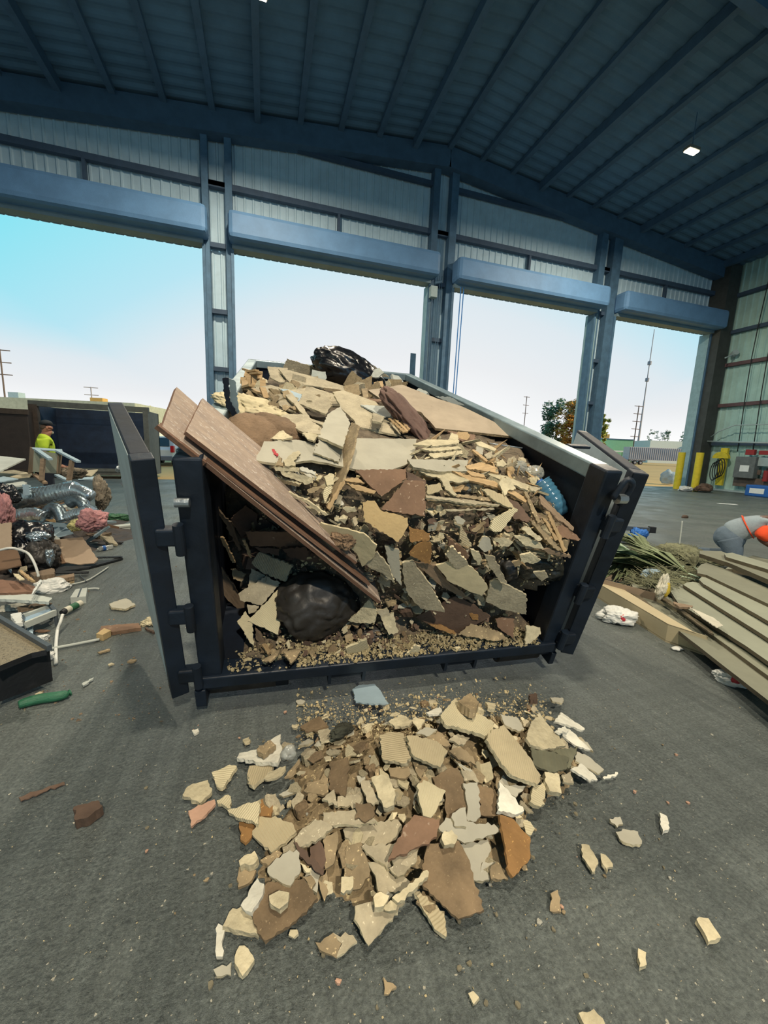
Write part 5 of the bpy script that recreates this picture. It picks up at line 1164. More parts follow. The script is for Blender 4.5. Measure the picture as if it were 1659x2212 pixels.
 (G_,[(130,700),(210,660),(235,790),(180,805)],'cream',3,.02,'cream square tile right of the cavity'),
 (G_,[(590,905),(635,885),(640,910),(605,935)],'cream',3,.02,'small cream cube on the edge of the sill',None,.03),
 (G_,[(280,940),(350,870),(380,880),(370,920),(310,962)],'cream',3,.012,'cream flake leaning over the sill',None,.04),
]
for r in LPZ:
    f_, P, mt, ly, th, lab = r[:6]; cat = r[6] if len(r) > 6 else None; ls = r[7] if len(r) > 7 else None
    lpiece(f_(P), mt, ly, th, lab, cat, ls)
# slats bundle at the back left
rn = random.Random(4)
for i in range(16):
    x = 522+rn.uniform(0, 50); y = 795+rn.uniform(0, 45); L_ = rn.uniform(10, 30); a = rn.choice([rn.uniform(-.3, .5), rn.uniform(1.2, 1.9)])
    A0 = px(x, y, 'l', 2.6-.02*(y-795)); A1 = px(x+L_*math.cos(a), y+L_*math.sin(a), 'l', 2.5-.02*(y-795))
    o = MB().bar(A0, A1, .05, .018).build('lath', M['wood']); tag(o, 'short wooden lath in the bundle at the back left corner of the load', 'lath', 'laths at the back left of the load')
def lb(name, x, y, l, r, mt, lab, cat, amp=.2, freq=2, seed=1, rot=(0, 0, 0), sub=5, flat=0, crease=1.):
    o = blob(name, px(x, y, 'l', l), r, M[mt], amp, freq, seed, sub, rot, crease, flat=flat); return tag(o, lab, cat)
lb('garbage_bag', 750, 805, 3.2, (.47, .34, .22), 'bag_black', 'shiny black garbage bag on top of the load', 'garbage bag', .16, 1.7, 2, (0, .3, 0))
lb('garbage_bag', 693, 1300, .36, (.3, .22, .22), 'bag_dusty', 'dusty black garbage bag in the dark cavity under the plywood', 'garbage bag', .2, 1.6, 3, (0, 0, .2))
lb('garbage_bag', 800, 1372, .22, (.14, .1, .09), 'bag_dusty', 'small crumpled black bag on the sill right of the big one', 'garbage bag', .35, 2.2, 7)
lb('dark_bag', 1160, 1215, .14, (.2, .14, .13), 'plastic_dark', 'torn translucent dark plastic bag hanging at the lower right of the load', 'plastic bag', .26, 2.0, 5, (0, .2, 0))
lb('dark_bag', 1095, 1215, .18, (.14, .1, .14), 'bag_dusty', 'black plastic fold left of the torn translucent bag', 'plastic bag', .4, 2.2, 6)
lb('carpet_padding', 568, 948, .75, (.22, .2, .1), 'carpet_pad', 'brown carpet padding bulging beside the plywood sheets', 'carpet padding', .2, 1.5, 8, (.5, .5, 0), crease=.6)
lb('carpet_padding', 610, 928, .85, (.2, .16, .07), 'carpet_pad', 'second fold of brown carpet padding above the wide grey panel', 'carpet padding', .2, 1.7, 9, (.4, .3, 0), crease=.6)
lb('red_cloth', 890, 915, 1.25, (.34, .2, .07), 'cloth_red', 'folded red-brown cloth hanging from under the speckled board', 'cloth', .3, 1.5, 10, (.5, .75, 0))
lb('plaster_curl', 545, 880, 1.15, (.22, .14, .06), 'paper_cream', 'crumpled cream wrapping at the upper left of the load', 'wrapping', .4, 2.2, 11, (.4, .2, 0))
lb('plaster_lump', 745, 1168, .14, (.06, .04, .05), 'carpet_pad', 'frayed tan insulation tuft beside the plywood edge', 'insulation', .5, 2.4, 12)
lb('crushed_bottle', 1008, 1048, .35, (.075, .05, .05), 'clear_plastic', 'crushed clear bottle in the middle of the right half of the load', 'bottle', .2, 1.6, 13)
lb('clear_container', 1120, 1010, .55, (.06, .05, .05), 'clear_plastic', 'left crumpled clear cup by the right wall', 'cup', .2, 1.8, 14)
lb('clear_container', 1155, 1022, .5, (.07, .05, .05), 'clear_plastic', 'right crumpled clear cup by the right wall', 'cup', .2, 1.8, 15)
bt = empty('blue_bottle', (0, 0, 0), 'large blue translucent plastic bottle wedged against the right wall', 'bottle')
A0 = Vector(px(1165, 1042, 'l', .42)); A1 = Vector(px(1215, 1112, 'l', .25)); bt.location = A0
sweep('bottle_body', [(0, 0, 0), (A1-A0)*.25, (A1-A0)*.6, (A1-A0)], lambda t: .075*(1-.5*max(0, t-.75)*4*.6)+.004*math.sin(t*50), M['blue_plastic'], bt, n=18, sub=8)
MB().cyl(-(A1-A0)*.05, (0, 0, 0), .03).build('cap', M['blue_paint'], bt)
o = sweep('metal_rod', [px(1058, 958, 'l', .8), px(1128, 968, 'l', .75)], .006, M['steel_bright'], n=6); tag(o, 'thin metal rod under the tip of the speckled board', 'rod')
# unnamed smaller rubble in the load
rnd = random.Random(21); zones = [
 ('plaster heap left of the centre', [(565,1000),(720,1015),(745,1100),(800,1150),(790,1190),(700,1160),(600,1080)], 75, ('cream','cream','cream_rib','white_plaster','beige'), 'shard', (.03,.1)),
 ('right upper heap of splinters', [(880,950),(1010,945),(1110,970),(1180,1040),(1170,1090),(1050,1090),(960,1050),(900,1010)], 95, ('cream','wood','wood','beige','cream'), 'mix', (.04,.14)),
 ('dark rubble band in the middle', [(900,1080),(1060,1100),(1100,1180),(1040,1240),(930,1220),(880,1150)], 80, ('tan','beige','dark_brown','grey_paper','cream'), 'shard', (.03,.1)),
 ('right end of the load', [(1080,1080),(1190,1100),(1225,1180),(1140,1230),(1060,1180)], 55, ('wood','tan','cream','old_wood'), 'mix', (.04,.14)),
 ('lower rubble above the sill', [(760,1330),(900,1310),(1060,1330),(1120,1370),(820,1408),(640,1425),(560,1400)], 110, ('cream','beige','tan','dark_brown','brown'), 'shard', (.03,.09)),
 ('upper left of the load', [(530,830),(640,800),(720,850),(600,900),(520,890)], 40, ('beige','tan','cream'), 'shard', (.06,.16)),
 ('lower middle under the plywood edge', [(740,1190),(900,1200),(1050,1260),(1040,1320),(860,1320),(780,1250)], 60, ('tan','dark_brown','beige','grey_paper'), 'shard', (.05,.14)),
 ('cavity behind the striped triangles', [(500,1140),(620,1150),(640,1220),(560,1290),(520,1220)], 26, ('dark_brown','tan','old_wood'), 'mix', (.05,.15)),
 ('top back of the load', [(640,790),(760,790),(900,830),(960,870),(760,850),(640,830)], 26, ('beige','tan','light_board'), 'shard', (.08,.2)),
]
for zn, Z, n_, mts, kd, (s0, s1) in zones:
    xs = [p[0] for p in Z]; ys = [p[1] for p in Z]; k = 0
    while k < n_:
        x = rnd.uniform(min(xs), max(xs)); y = rnd.uniform(min(ys), max(ys))
        if not inpoly(x, y, Z): continue
        l = Lf(x, y); P = px(x, y, 'l', l); vd = (CAMP-P)/np.linalg.norm(CAMP-P); s = rnd.uniform(s0, s1)*(1+.15*l)
        P = clampw(P+vd*.01*rnd.uniform(-1, 1.5), .1+s*.4)
        kind = 'shard' if (kd == 'shard' and rnd.random() < .8) else 'stick' if kd == 'mix' and rnd.random() < .6 else 'chunk' if rnd.random() < .3 else 'shard'
        if kind == 'stick': s *= 1.8
        n = vd*.6+CUP*.5+np.array([rnd.gauss(0, .45), rnd.gauss(0, .3), rnd.gauss(0, .45)])
        mt = rnd.choice(mts)
        put('splinter' if kind == 'stick' else 'rubble_shard', mt, kind, P, n, s, rnd, 'small broken '+{'stick': 'splinter', 'shard': 'shard', 'chunk': 'lump'}[kind]+' in the '+zn, 'rubble', {'stick': 'splinters', 'shard': 'shards', 'chunk': 'lumps'}[kind]+' in the '+zn); k += 1
def f5(r):
    w = r.uniform(.14, 2.26)
    if w < .55 and r.random() < .8: return None
    l = -.03+r.random()**.9*.19; hh = .09+.035*max(0, noise.noise(Vector((w*5, l*5, 3)))+.3)*r.random(); return CO+CW*w+CL*l+CUP*(hh+.12*max(0, l-.12)), 1
crumbs('sill_crumbs', f5, 4500, 'chips', .003, .019, 12, 'plaster crumbs heaped along the container sill', 'crumbs')
def f6(r):
    x, y = r.uniform(560, 1240), r.uniform(980, 1400)
    if not inpoly(x, y, LOAD) or y < 1020: return None
    P = px(x, y, 'l', Lf(x, y)); vd = (CAMP-P)/np.linalg.norm(CAMP-P); return clampw(P+vd*.004, .1), 1
crumbs('load_crumbs', f6, 2600, 'chips', .003, .018, 13, 'broken plaster crumbs caught between the boards of the load', 'crumbs')
def f7(r):
    x, y = r.uniform(480, 860), r.uniform(1150, 1400)
    if not inpoly(x, y, LOAD): return None
    P = px(x, y, 'l', Lf(x, y)); vd = (CAMP-P)/np.linalg.norm(CAMP-P); return clampw(P, .1), 1
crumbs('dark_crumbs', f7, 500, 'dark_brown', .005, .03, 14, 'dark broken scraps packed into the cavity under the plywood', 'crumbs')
# ================================================================== LEFT RUBBISH HEAP
def dep(P): return float((np.array(P)-CAMP) @ _f)
def floorD(x, y, z=0): return dep(px(x, y, 'z', z))
J1 = lambda P: [(x*.2532, 820+y*.2532) for x, y in P]
J2 = lambda P: [(x*.2532, 1140+y*.2532) for x, y in P]
J3 = lambda P: [(x*.1567, 1000+y*.1567) for x, y in P]
J4 = lambda P: [(x*.1356, 1180+y*.1356) for x, y in P]
J5 = lambda P: [(60+x*.07836, 890+y*.07836) for x, y in P]
R3 = lambda P: [(1120+x*.3249, 1060+y*.3249) for x, y in P]
R4 = lambda P: [(1300+x*.1386, 1120+y*.1386) for x, y in P]
SC_ = [500]
def spiece(P, spec, th, mt, label, cat, name='board', jag=.003, edge=None, group=None):
    SC_[0] += 1
    if spec[0] == 'G':   # D grows linearly with height in the picture: ('G', Dbottom, Dtop)
        ys = [p[1] for p in P]; y0, y1 = max(ys), min(ys); pts = [px(x, y, 'D', spec[1]+(spec[2]-spec[1])*(y0-y)/(y0-y1+1e-6)) for x, y in P]
        a = np.array(pts); c = a.mean(0); n = np.linalg.svd(a-c)[2][2]; pts = [onplane(x, y, c, n) for x, y in P]
    else: pts = [px(x, y, *spec) for x, y in P]
    zm = min(p[2] for p in pts)
    o = slab(name, pts, th, mt, jag, SC_[0], edge=edge); return tag(o, label, cat, group)
# mound of mixed scrap underneath
def hl(x, y):
    q = math.exp(-((x+4.4)/1.5)**2-((y-7.2)/1.3)**2)*.78+math.exp(-((x+3.1)/.7)**2-((y-5.0)/.6)**2)*.16
    return q
vs_, fs = [], []; nx, ny = 80, 60
for j in range(ny+1):
    for i in range(nx+1):
        x = -7.5+6.3*i/nx; y = 3.9+6.3*j/ny; h_ = hl(x, y); q = Vector((x*3, y*3, 0))
        vs_.append((x, y, max(-.03, h_-.07+(.12*noise.noise(q)+.07*noise.noise(q*3.1))*min(1, h_*5))))
for j in range(ny):
    for i in range(nx): a = j*(nx+1)+i; fs.append((a, a+1, a+nx+2, a+nx+1))
o = mesh_obj('scrap_mound', vs_, fs, M['bronze'], smooth=False); tag(o, 'mound of packed mixed rubbish under the boards and ducts at the left', 'rubbish', None, 'stuff')
LJ = [
 (J1,[(-60,645),(220,675),(0,778),(-60,800)],('G',5.6,6.6),.02,'light_board','pale grey sheet sticking out at the left edge level with the upturned table','sheet'),
 (J1,[(-40,790),(120,770),(270,800),(250,825),(120,835),(-40,815)],('G',6.0,6.8),.02,'beige','beige planks lying flat left of the upturned table','board'),
 (J1,[(-40,812),(155,845),(0,868),(-40,872)],('G',5.4,6.0),.015,'blue_board','pale blue sheet under the beige planks at the left edge','sheet'),
 (J1,[(50,880),(200,868),(230,880),(200,900),(60,915)],('G',5.2,5.8),.02,'light_board','short pale blue-green plank above the foil duct','board'),
 (J1,[(190,895),(245,900),(255,985),(200,990)],('D',5.3),.03,'blue_board','small upright pale blue offcut above the big foil duct','offcut'),
 (J1,[(660,780),(745,765),(700,800),(665,810)],('G',7.2,7.8),.02,'beige','left of two beige board tips behind the table legs','board'),
 (J1,[(700,800),(740,775),(835,765),(775,820),(705,810)],('G',7.2,7.8),.02,'beige','right of two beige board tips behind the table legs','board'),
 (J1,[(660,840),(845,820),(840,838),(790,850),(670,856)],('G',6.8,7.4),.02,'blue_board','pale blue strip right of the table legs','board'),
 (J3,[(600,810),(935,830),(1010,970),(770,1030),(700,1120)],('G',5.1,5.6),.012,'blue_board','bluish board leaning behind the beige carton front','board'),
 (J3,[(740,1060),(1140,1020),(1350,1330),(1290,1380),(1070,1400),(900,1370)],('G',4.75,5.2),.014,'cardboard','beige carton flap leaning toward the container, torn at its right edge','carton flap'),
 (J3,[(700,1120),(745,1060),(905,1375),(800,1395)],('G',4.75,5.15),.014,'cardboard_dark','shaded side of the carton left of the beige flap','carton flap'),  # shade on this side is put into the darker cardboard colour
 (J3,[(-80,845),(150,815),(152,1180),(-80,1210)],('G',4.3,4.5),.014,'cardboard','brown carton panel standing at the left edge above the arched cable','carton panel'),
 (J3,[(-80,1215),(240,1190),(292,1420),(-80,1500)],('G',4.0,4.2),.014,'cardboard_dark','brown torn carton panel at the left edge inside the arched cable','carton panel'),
 (J3,[(155,880),(420,860),(540,920),(160,915)],('G',4.8,5.2),.012,'beige','thin beige board under the lower foil duct','board'),
 (J3,[(1150,1020),(1200,1000),(1270,925),(1250,990),(1180,1060)],('z',.05),.02,'beige','small beige stick crossing under the long pale pipes','stick'),
 (J3,[(1200,1110),(1260,1035),(1350,1045),(1280,1125),(1230,1135)],('z',.03),.02,'light_board','small pale board on the floor right of the carton','board'),
 (J1,[(765,1412),(1000,1278),(1008,1288),(775,1422)],('z',.03),.02,'white_plastic','white stick on the floor right of the carton','stick'),
 (J1,[(630,1275),(1165,1222),(1168,1236),(640,1292)],('z',.09),.03,'light_board','upper long pale batten reaching from the foil ducts toward the open door','batten'),
 (J1,[(645,1292),(1112,1248),(1112,1262),(660,1305)],('z',.05),.03,'light_board','lower long pale batten reaching from the foil ducts toward the open door','batten'),
 (J1,[(465,1600),(700,1585),(930,1540),(1040,1505),(1050,1522),(760,1600),(480,1640)],('z',.03),.02,'black_rubber','long black rubber strip on the floor below the beige carton flap','strip'),
 (J1,[(830,1510),(1035,1502),(1040,1512),(835,1518)],('z',.05),.015,'black_rubber','short black strip above the long black rubber strip','strip'),
 (J1,[(470,1635),(755,1632),(755,1645),(470,1652)],('z',.05),.015,'black_rubber','straight black rod below the long rubber strip','strip'),
 (J4,[(480,425),(830,345),(868,365),(868,440),(540,478)],('z',.14),.08,'old_wood','short grey timber beam at the foot of the arched cable','beam'),
 (J4,[(780,500),(1180,430),(1185,475),(900,545),(800,545)],('z',.1),.04,'old_wood','upper of two broken plank ends right of the white bag','plank'),
 (J4,[(930,545),(1180,505),(1182,550),(960,582)],('z',.05),.03,'tan','lower of two broken plank ends right of the white bag','plank'),
 (J4,[(0,530),(300,560),(560,640),(520,720),(200,740),(-60,745),(-60,560)],('z',.22),.03,'ply_edge','rusty brown board across the left edge under the arched cable','board'),
 (J4,[(-60,745),(150,750),(560,770),(830,820),(780,885),(400,860),(-60,835)],('z',.2),.025,'light_board','long torn pale plank across the left edge above the tabletop','plank'),
 (J4,[(270,970),(700,880),(830,900),(420,985),(300,1010)],('z',.1),.03,'old_wood','dark grey plank under the long torn pale plank','plank'),
 (J4,[(500,755),(640,530),(668,545),(530,755)],('z',.3),.02,'white_plastic','short white plastic strip standing out of the boards','strip'),
 (J4,[(300,370),(350,380),(480,480),(560,550),(500,540),(320,410)],('z',.3),.02,'wood','pale lath lying across the broken boards under the arched cable','lath'),
 (J4,[(210,430),(300,440),(390,520),(300,530)],('z',.3),.01,'cream','cream scrap below the torn carton panel','scrap'),
 (J4,[(170,1080),(330,1050),(360,1215),(250,1225)],('z',.18),.03,'white_plastic','white rectangular cover half under the cream bag','cover'),
 (J4,[(440,1300),(510,1250),(520,1390),(450,1390)],('z',.06),.02,'blue_board','small pale blue slip beside the tabletop edge','slip'),
 (J4,[(535,1345),(640,1320),(800,1335),(700,1358)],('z',.02),.01,'red_brown','brown sliver on the floor beside the tabletop','sliver'),
 (J2,[(845,880),(865,838),(1000,825),(1180,812),(1205,850),(960,888)],('z',.03),.03,'red_brown','broken brown board on the floor between the tabletop and the open door','board'),
 (J2,[(930,650),(985,628),(1080,598),(1155,655),(1070,692),(960,682)],('z',.03),.02,'grey_paper','grey torn sheet on the wet floor near the open door','sheet'),
 (J2,[(1235,855),(1250,845),(1325,885),(1310,892)],('z',.02),.015,'dark_brown','dark splinter at the foot of the open left door','splinter'),
 (J2,[(830,1060),(930,1030),(935,1042),(850,1070)],('z',.02),.012,'tan','tan sliver below the wooden block','sliver'),
 (J2,[(1085,1140),(1120,1118),(1168,1125),(1120,1145)],('z',.02),.012,'tan','tan chip left of the container roller','chip'),
 (J2,[(920,1165),(950,1150),(975,1158),(930,1175)],('z',.02),.012,'cream','cream chip on the wet floor below the wooden block','chip'),
 (J2,[(300,1415),(340,1396),(368,1400),(330,1425)],('z',.02),.012,'cream','cream chip just above the green vegetable','chip'),
 (J2,[(700,1330),(800,1275),(790,1290),(715,1345)],('z',.02),.012,'light_board','thin splinter below the boards on the left floor','splinter'),
]
for f_, P, spec, th, mt, lab, cat in LJ: spiece(f_(P), spec, th, mt, lab, cat, name=cat.split()[-1] if cat != 'carton flap' else 'carton_flap')
# tabletop slab at the lower left
tt = spiece(J4([(-110,1010),(0,1110),(790,1620),(740,1650),(500,1700),(0,1900),(-110,1950)]), ('z', .3), .035, 'granite', 'speckled tabletop slab with a dark metal edge at the lower left', 'tabletop', 'tabletop', jag=0, edge='black')
a, b = px(-15, 1328, 'z', .315), px(107, 1400, 'z', .315); m_ = MB().bar(a, b, .025, .035); o = m_.build('metal_edge', M['frame_dark']); o.parent = tt; o.matrix_parent_inverse = tt.matrix_world.inverted()
a, b, c = px(107, 1402, 'z', .26), px(-15, 1443, 'z', .26), px(20, 1380, 'z', .26)
o = MB().hexa([a-[0,0,.22], a+(c-a)*.45-[0,0,.22], b+(c-b)*.3-[0,0,.22], b-[0,0,.22], a, a+(c-a)*.45, b+(c-b)*.3, b]).build('underside_shade', M['black']); o.parent = tt; o.matrix_parent_inverse = tt.matrix_world.inverted()  # added black block stands in for the shadow under the tabletop
# upturned side table
DT = 6.3
st_ = empty('side_table', px(95, 1025, 'D', DT), 'small upturned wooden side table with its legs in the air on the rubbish heap', 'table')
def sch(o, par=st_): o.parent = par; o.matrix_parent_inverse = Matrix.Translation(-Vector(par.location)) if par.type == 'EMPTY' else par.matrix_world.inverted(); return o
def q5(x, y, D): return px(*J5([(x, y)])[0], 'D', D)
def quad(P, Ds, th, mt, name): return sch(slab(name, [q5(x, y, d) for (x, y), d in zip(P, Ds)], th, mt, 0))
quad([(170,1040),(880,1150),(810,1700),(135,1650)], [DT]*4, .03, 'mdf_light', 'table_top_underside')
quad([(60,960),(170,1040),(135,1650),(0,1700)], [DT+.1, DT, DT, DT+.1], .02, 'old_wood', 'apron')
quad([(60,955),(950,1040),(950,1060),(170,1040)], [DT+.12, DT+.12, DT, DT], .015, 'blue_board', 'apron')
quad([(880,1150),(950,1060),(920,1700),(810,1700)], [DT, DT+.12, DT+.12, DT], .02, 'old_wood', 'apron')
for (a, b, c, d_) in (((230,1030),(620,1300),(420,1290),(380,1900)), ((820,1070),(1400,1370),(1220,1340),(1130,1920))):
    sch(MB().bar(q5(*a, DT-.02), q5(*b, DT-.45), .06, .03).build('leg', M['blue_board']))
    sch(MB().bar(q5(*c, DT-.36), q5(*d_, DT-.4), .05, .05).build('stretcher', M['old_wood']))
sch(MB().bar(q5(180, 1720, DT), q5(480, 1960, DT-.42), .06, .03).build('leg', M['old_wood'])); sch(MB().bar(q5(790, 1740, DT), q5(1150, 1920, DT-.42), .06, .03).build('leg', M['blue_board']))
# foil ducts
def pD(P, D): return [px(x, y, 'D', d) for (x, y), d in zip(P, D if isinstance(D, (list, tuple)) else [D]*len(P))]
o = sweep('foil_duct', pD([(25,1092),(50,1078),(85,1073),(115,1068),(145,1062),(165,1060)], 5.6), lambda t: .15-.02*t+.0, M['foil'], n=22, sub=10, ripple=.035, rfreq=120); tag(o, 'biggest silver foil duct, lying arched over the rubbish heap', 'duct')
o = sweep('foil_duct', pD([(160,1058),(178,1063),(195,1073)], 5.5), .09, M['foil'], n=20, sub=12, ripple=.035, rfreq=90); tag(o, 'right end piece of silver foil duct beside the pink insulation', 'duct')
o = sweep('foil_duct', pD([(150,1088),(165,1080),(180,1088),(184,1100)], 5.4), .075, M['foil_dark'], n=18, sub=10, ripple=.04, rfreq=90); tag(o, 'dull foil duct bend below the right end of the biggest duct', 'duct')
o = sweep('foil_duct', pD([(150,1118),(165,1112),(185,1108),(196,1098)], 5.25), .085, M['foil'], n=18, sub=10, ripple=.06, rfreq=70); tag(o, 'knotted silver foil duct above the yellow insulation', 'duct')
o = sweep('foil_duct', pD([(25,1122),(50,1114),(75,1110),(95,1116)], 5.1), lambda t: .11*(1-.4*t), M['foil'], n=18, sub=8, ripple=.07, rfreq=60); tag(o, 'flattened silver foil duct at the lower left of the ducts', 'duct')
o = sweep('foil_duct', pD([(100,1118),(108,1100),(125,1100),(136,1126)], 5.2), .07, M['foil_dark'], n=18, sub=10, ripple=.05, rfreq=80); tag(o, 'dark arched foil duct in front of the biggest duct', 'duct')
def jb(name, x, y, D, r, mt, lab, cat, amp=.35, freq=2, seed=1, rot=(0, 0, 0), sub=5, flat=0): return tag(blob(name, px(x, y, 'D', D), r, M[mt], amp, freq, seed, sub, rot, flat=flat), lab, cat)
jb('insulation', 203, 1122, 5.2, (.15, .16, .13), 'pink_wool', 'pink insulation wool beside the knotted foil duct', 'insulation', .4, 2.2, 3)
jb('insulation', 220, 1064, 5.9, (.09, .12, .2), 'tan_wool', 'brownish insulation wool above the pink one at the right of the heap', 'insulation', .5, 2.4, 4)
jb('insulation', 166, 1136, 5.1, (.08, .08, .07), 'yellow_wool', 'yellow insulation wool in front of the knotted foil duct', 'insulation', .4, 2.4, 5)
jb('insulation', 8, 1110, 4.8, (.08, .1, .2), 'pink_wool', 'pinkish torn foam at the left edge beside the foil ducts', 'insulation', .5, 2.4, 6)
jb('insulation', 158, 1022, 6.6, (.16, .1, .08), 'tan_wool', 'tangled pale fibres behind the table legs', 'insulation', .6, 3, 7)
jb('black_bag', 62, 1172, 4.7, (.26, .25, .22), 'bag_black', 'black rubbish bag behind the arched cable', 'garbage bag', .35, 2, 8)
jb('black_bag', 92, 1198, 4.6, (.17, .17, .2), 'bag_dusty', 'second black rubbish bag left of the beige carton', 'garbage bag', .4, 2.2, 9)
jb('black_bag', 14, 1068, 5.2, (.12, .1, .12), 'bag_black', 'black wrapping tip at the left edge above the foil ducts', 'wrapping', .4, 2.2, 10)
jb('foil_scrap', 82, 1158, 4.5, (.09, .06, .05), 'foil', 'crumpled shiny foil scrap on the black rubbish bag', 'foil', .6, 2.6, 11)
jb('foil_scrap', 108, 1205, 4.4, (.03, .03, .09), 'foil', 'thin bright foil strip hanging on the second black bag', 'foil', .6, 2.6, 12)
jb('white_bag', 113, 1266, floorD(113, 1275), (.14, .1, .07), 'bag_white', 'white plastic bag lying on the broken plank ends', 'plastic bag', .35, 1.8, 13)
jb('cream_bag', 22, 1322, 3.6, (.12, .09, .06), 'bag_cream', 'cream plastic bag at the left edge above the tabletop', 'plastic bag', .35, 1.8, 14)
jb('clear_wrap', 107, 1420, floorD(107, 1424), (.035, .03, .035), 'bag_white', 'crumpled clear plastic at the corner of the tabletop', 'wrapping', .5, 2.6, 15)
jb('clear_wrap', 88, 1378, floorD(88, 1382), (.05, .03, .02), 'bag_white', 'crumpled white film beside the tabletop edge', 'wrapping', .5, 2.6, 16)
jb('green_scrap', 252, 1118, floorD(252, 1122)-.1, (.2, .12, .06), 'hose_green', 'green and brown leafy scraps beyond the pink insulation', 'scrap', .6, 2.6, 17)
jb('wood_chips', 331, 1342, floorD(331, 1346), (.07, .06, .025), 'cream', 'small heap of pale splinters at the open left door', 'splinters', .6, 3, 18)
jb('shoe', 249, 1173, floorD(249, 1176), (.1, .05, .035), 'black_rubber', 'dark flat shoe-like scrap beyond the clear bottle', 'scrap', .25, 1.6, 19)
o = sweep('arched_cable', pD([(-10,1191),(20,1184),(40,1187),(60,1195),(72,1212),(80,1232),(83,1246)], [3.9,3.9,3.95,4,4,4,4]), .012, M['white_plastic'], n=8); tag(o, 'pale cable arching out of the rubbish at the left edge', 'cable')
o = sweep('curved_stick', [px(x, y, 'z', z) for x, y, z in ((135.5,1327,.15),(130,1345,.1),(124,1362,.05),(121,1395,.015),(121,1434,.012))], .012, M['white_plastic'], n=8); tag(o, 'white curved plastic stick lying right of the tabletop', 'stick')
o = sweep('floor_pipe', [px(x, y, 'z', .02) for x, y in ((110,1401),(160,1392),(215,1381))], .011, M['light_board'], n=8); tag(o, 'thin grey pipe on the floor leading to the wooden block', 'pipe')
o = sweep('floor_wire', [px(x, y, 'z', .02) for x, y in ((140,1265),(185,1255),(215,1238),(234,1225))], .008, M['light_board'], n=6); tag(o, 'thin bent wire on the floor above the aluminium box', 'wire')
o = sweep('floor_wire', [px(x, y, 'z', .02) for x, y in ((190,1272),(205,1271),(214,1272))], .01, M['light_board'], n=6); tag(o, 'short straight wire right of the aluminium box', 'wire')
o = sweep('floor_wire', [px(x, y, 'z', .02) for x, y in ((172,1243),(180,1250),(186,1256))], .008, M['frame_dark'], n=6); tag(o, 'short dark wire crossing the bent wire', 'wire')
# clear bottle
bt = empty('clear_bottle', px(211, 1184, 'z', .035), 'small clear water bottle lying on the floor right of the carton', 'bottle')
a = Vector(px(212, 1186, 'z', .035))-bt.location; b = Vector(px(243, 1181, 'z', .035))-bt.location
sweep('bottle_body', [a, a+(b-a)*.3, b], lambda t: .034-.018*max(0, .2-t)*5, M['clear_plastic'], bt, n=14, sub=6); MB().cyl(a-(b-a)*.06, a, .014).build('cap', M['white_plastic'], bt); MB().cyl(a+(b-a)*.3, a+(b-a)*.5, .036).build('label_band', M['blue_paint'], bt)
# caulk tube
tb_ = empty('caulk_tube', px(135, 1318, 'z', .04), 'cream and green sealant tube lying beside the glass-topped frame', 'tube')
a = Vector(px(140, 1320, 'z', .05))-tb_.location; b = Vector(px(174, 1303, 'z', .05))-tb_.location
MB().cyl(a, b, .03, n=18).build('tube_body', M['bag_cream'], tb_); MB().cyl(a+(b-a)*.3, a+(b-a)*.72, .0308, n=18).build('green_print', M['hose_green'], tb_); MB().cyl(a-(b-a)*.2, a, .02, .028).build('nozzle', M['black'], tb_)
# aluminium box
ab = empty('aluminium_box', px(170, 1290, 'z', 0), 'small pale metal box on the floor above the sealant tube', 'box')
P = [px(x, y, 'z', 0)-np.array(ab.location) for x, y in ((153,1306),(187,1304),(190,1284),(164,1288))]; U_ = np.array([0, 0, .075])
MB().hexa(P+[p+U_ for p in P]).build('box_body', M['light_board'], ab, bevel=.004); m_ = (P[0]+P[1])/2; n_ = (P[2]+P[3])/2; MB().bar(m_+U_, n_+U_, .012, .01).build('seam', M['frame_dark'], ab)
# glass-topped frame
gf = empty('glass_frame', px(85, 1330, 'z', 0), 'grey metal drawer frame with a bluish glass top beside the tabletop', 'frame')
P = [px(x, y, 'z', .12)-np.array(gf.location) for x, y in ((50,1352),(120,1323),(109,1312),(48,1334))]
MB().hexa([p-[0, 0, .02] for p in P]+P).build('glass_top', M['glass_blue'], gf)
for i in range(4): MB().bar(P[i], P[(i+1) % 4], .025, .05).build('frame_bar', M['frame_dark' if i % 2 else 'light_board'], gf)
for i in range(4): MB().bar(P[i]-[0, 0, .0], P[i]-[0, 0, .11], .02, .02).build('foot', M['frame_dark'], gf)
# wooden block
bk_ = [px(x, y, 'z', 0) for x, y in ((208.5,1382.5),(223,1385),(241,1375),(226,1370))]
o = MB().hexa(bk_+[p+np.array([0, 0, .055]) for p in bk_]).build('wooden_block', M['yellow_board'], bevel=.003); tag(o, 'small fresh wooden block on the floor left of the open door', 'block')
# green vegetable
gv = [px(x, y, 'z', .03) for x, y in ((40,1523),(60,1516),(90,1509),(120,1505),(142,1500),(152,1496))]
o = sweep('green_marrow', gv, lambda t: .029*(1-.0*t)*math.sqrt(max(.02, 1-abs(2*t-.85)**4)) if t < .93 else .02, M['green_skin'], n=16, sub=8); tag(o, 'long dark green marrow-like strip lying alone on the floor at far left', 'marrow')
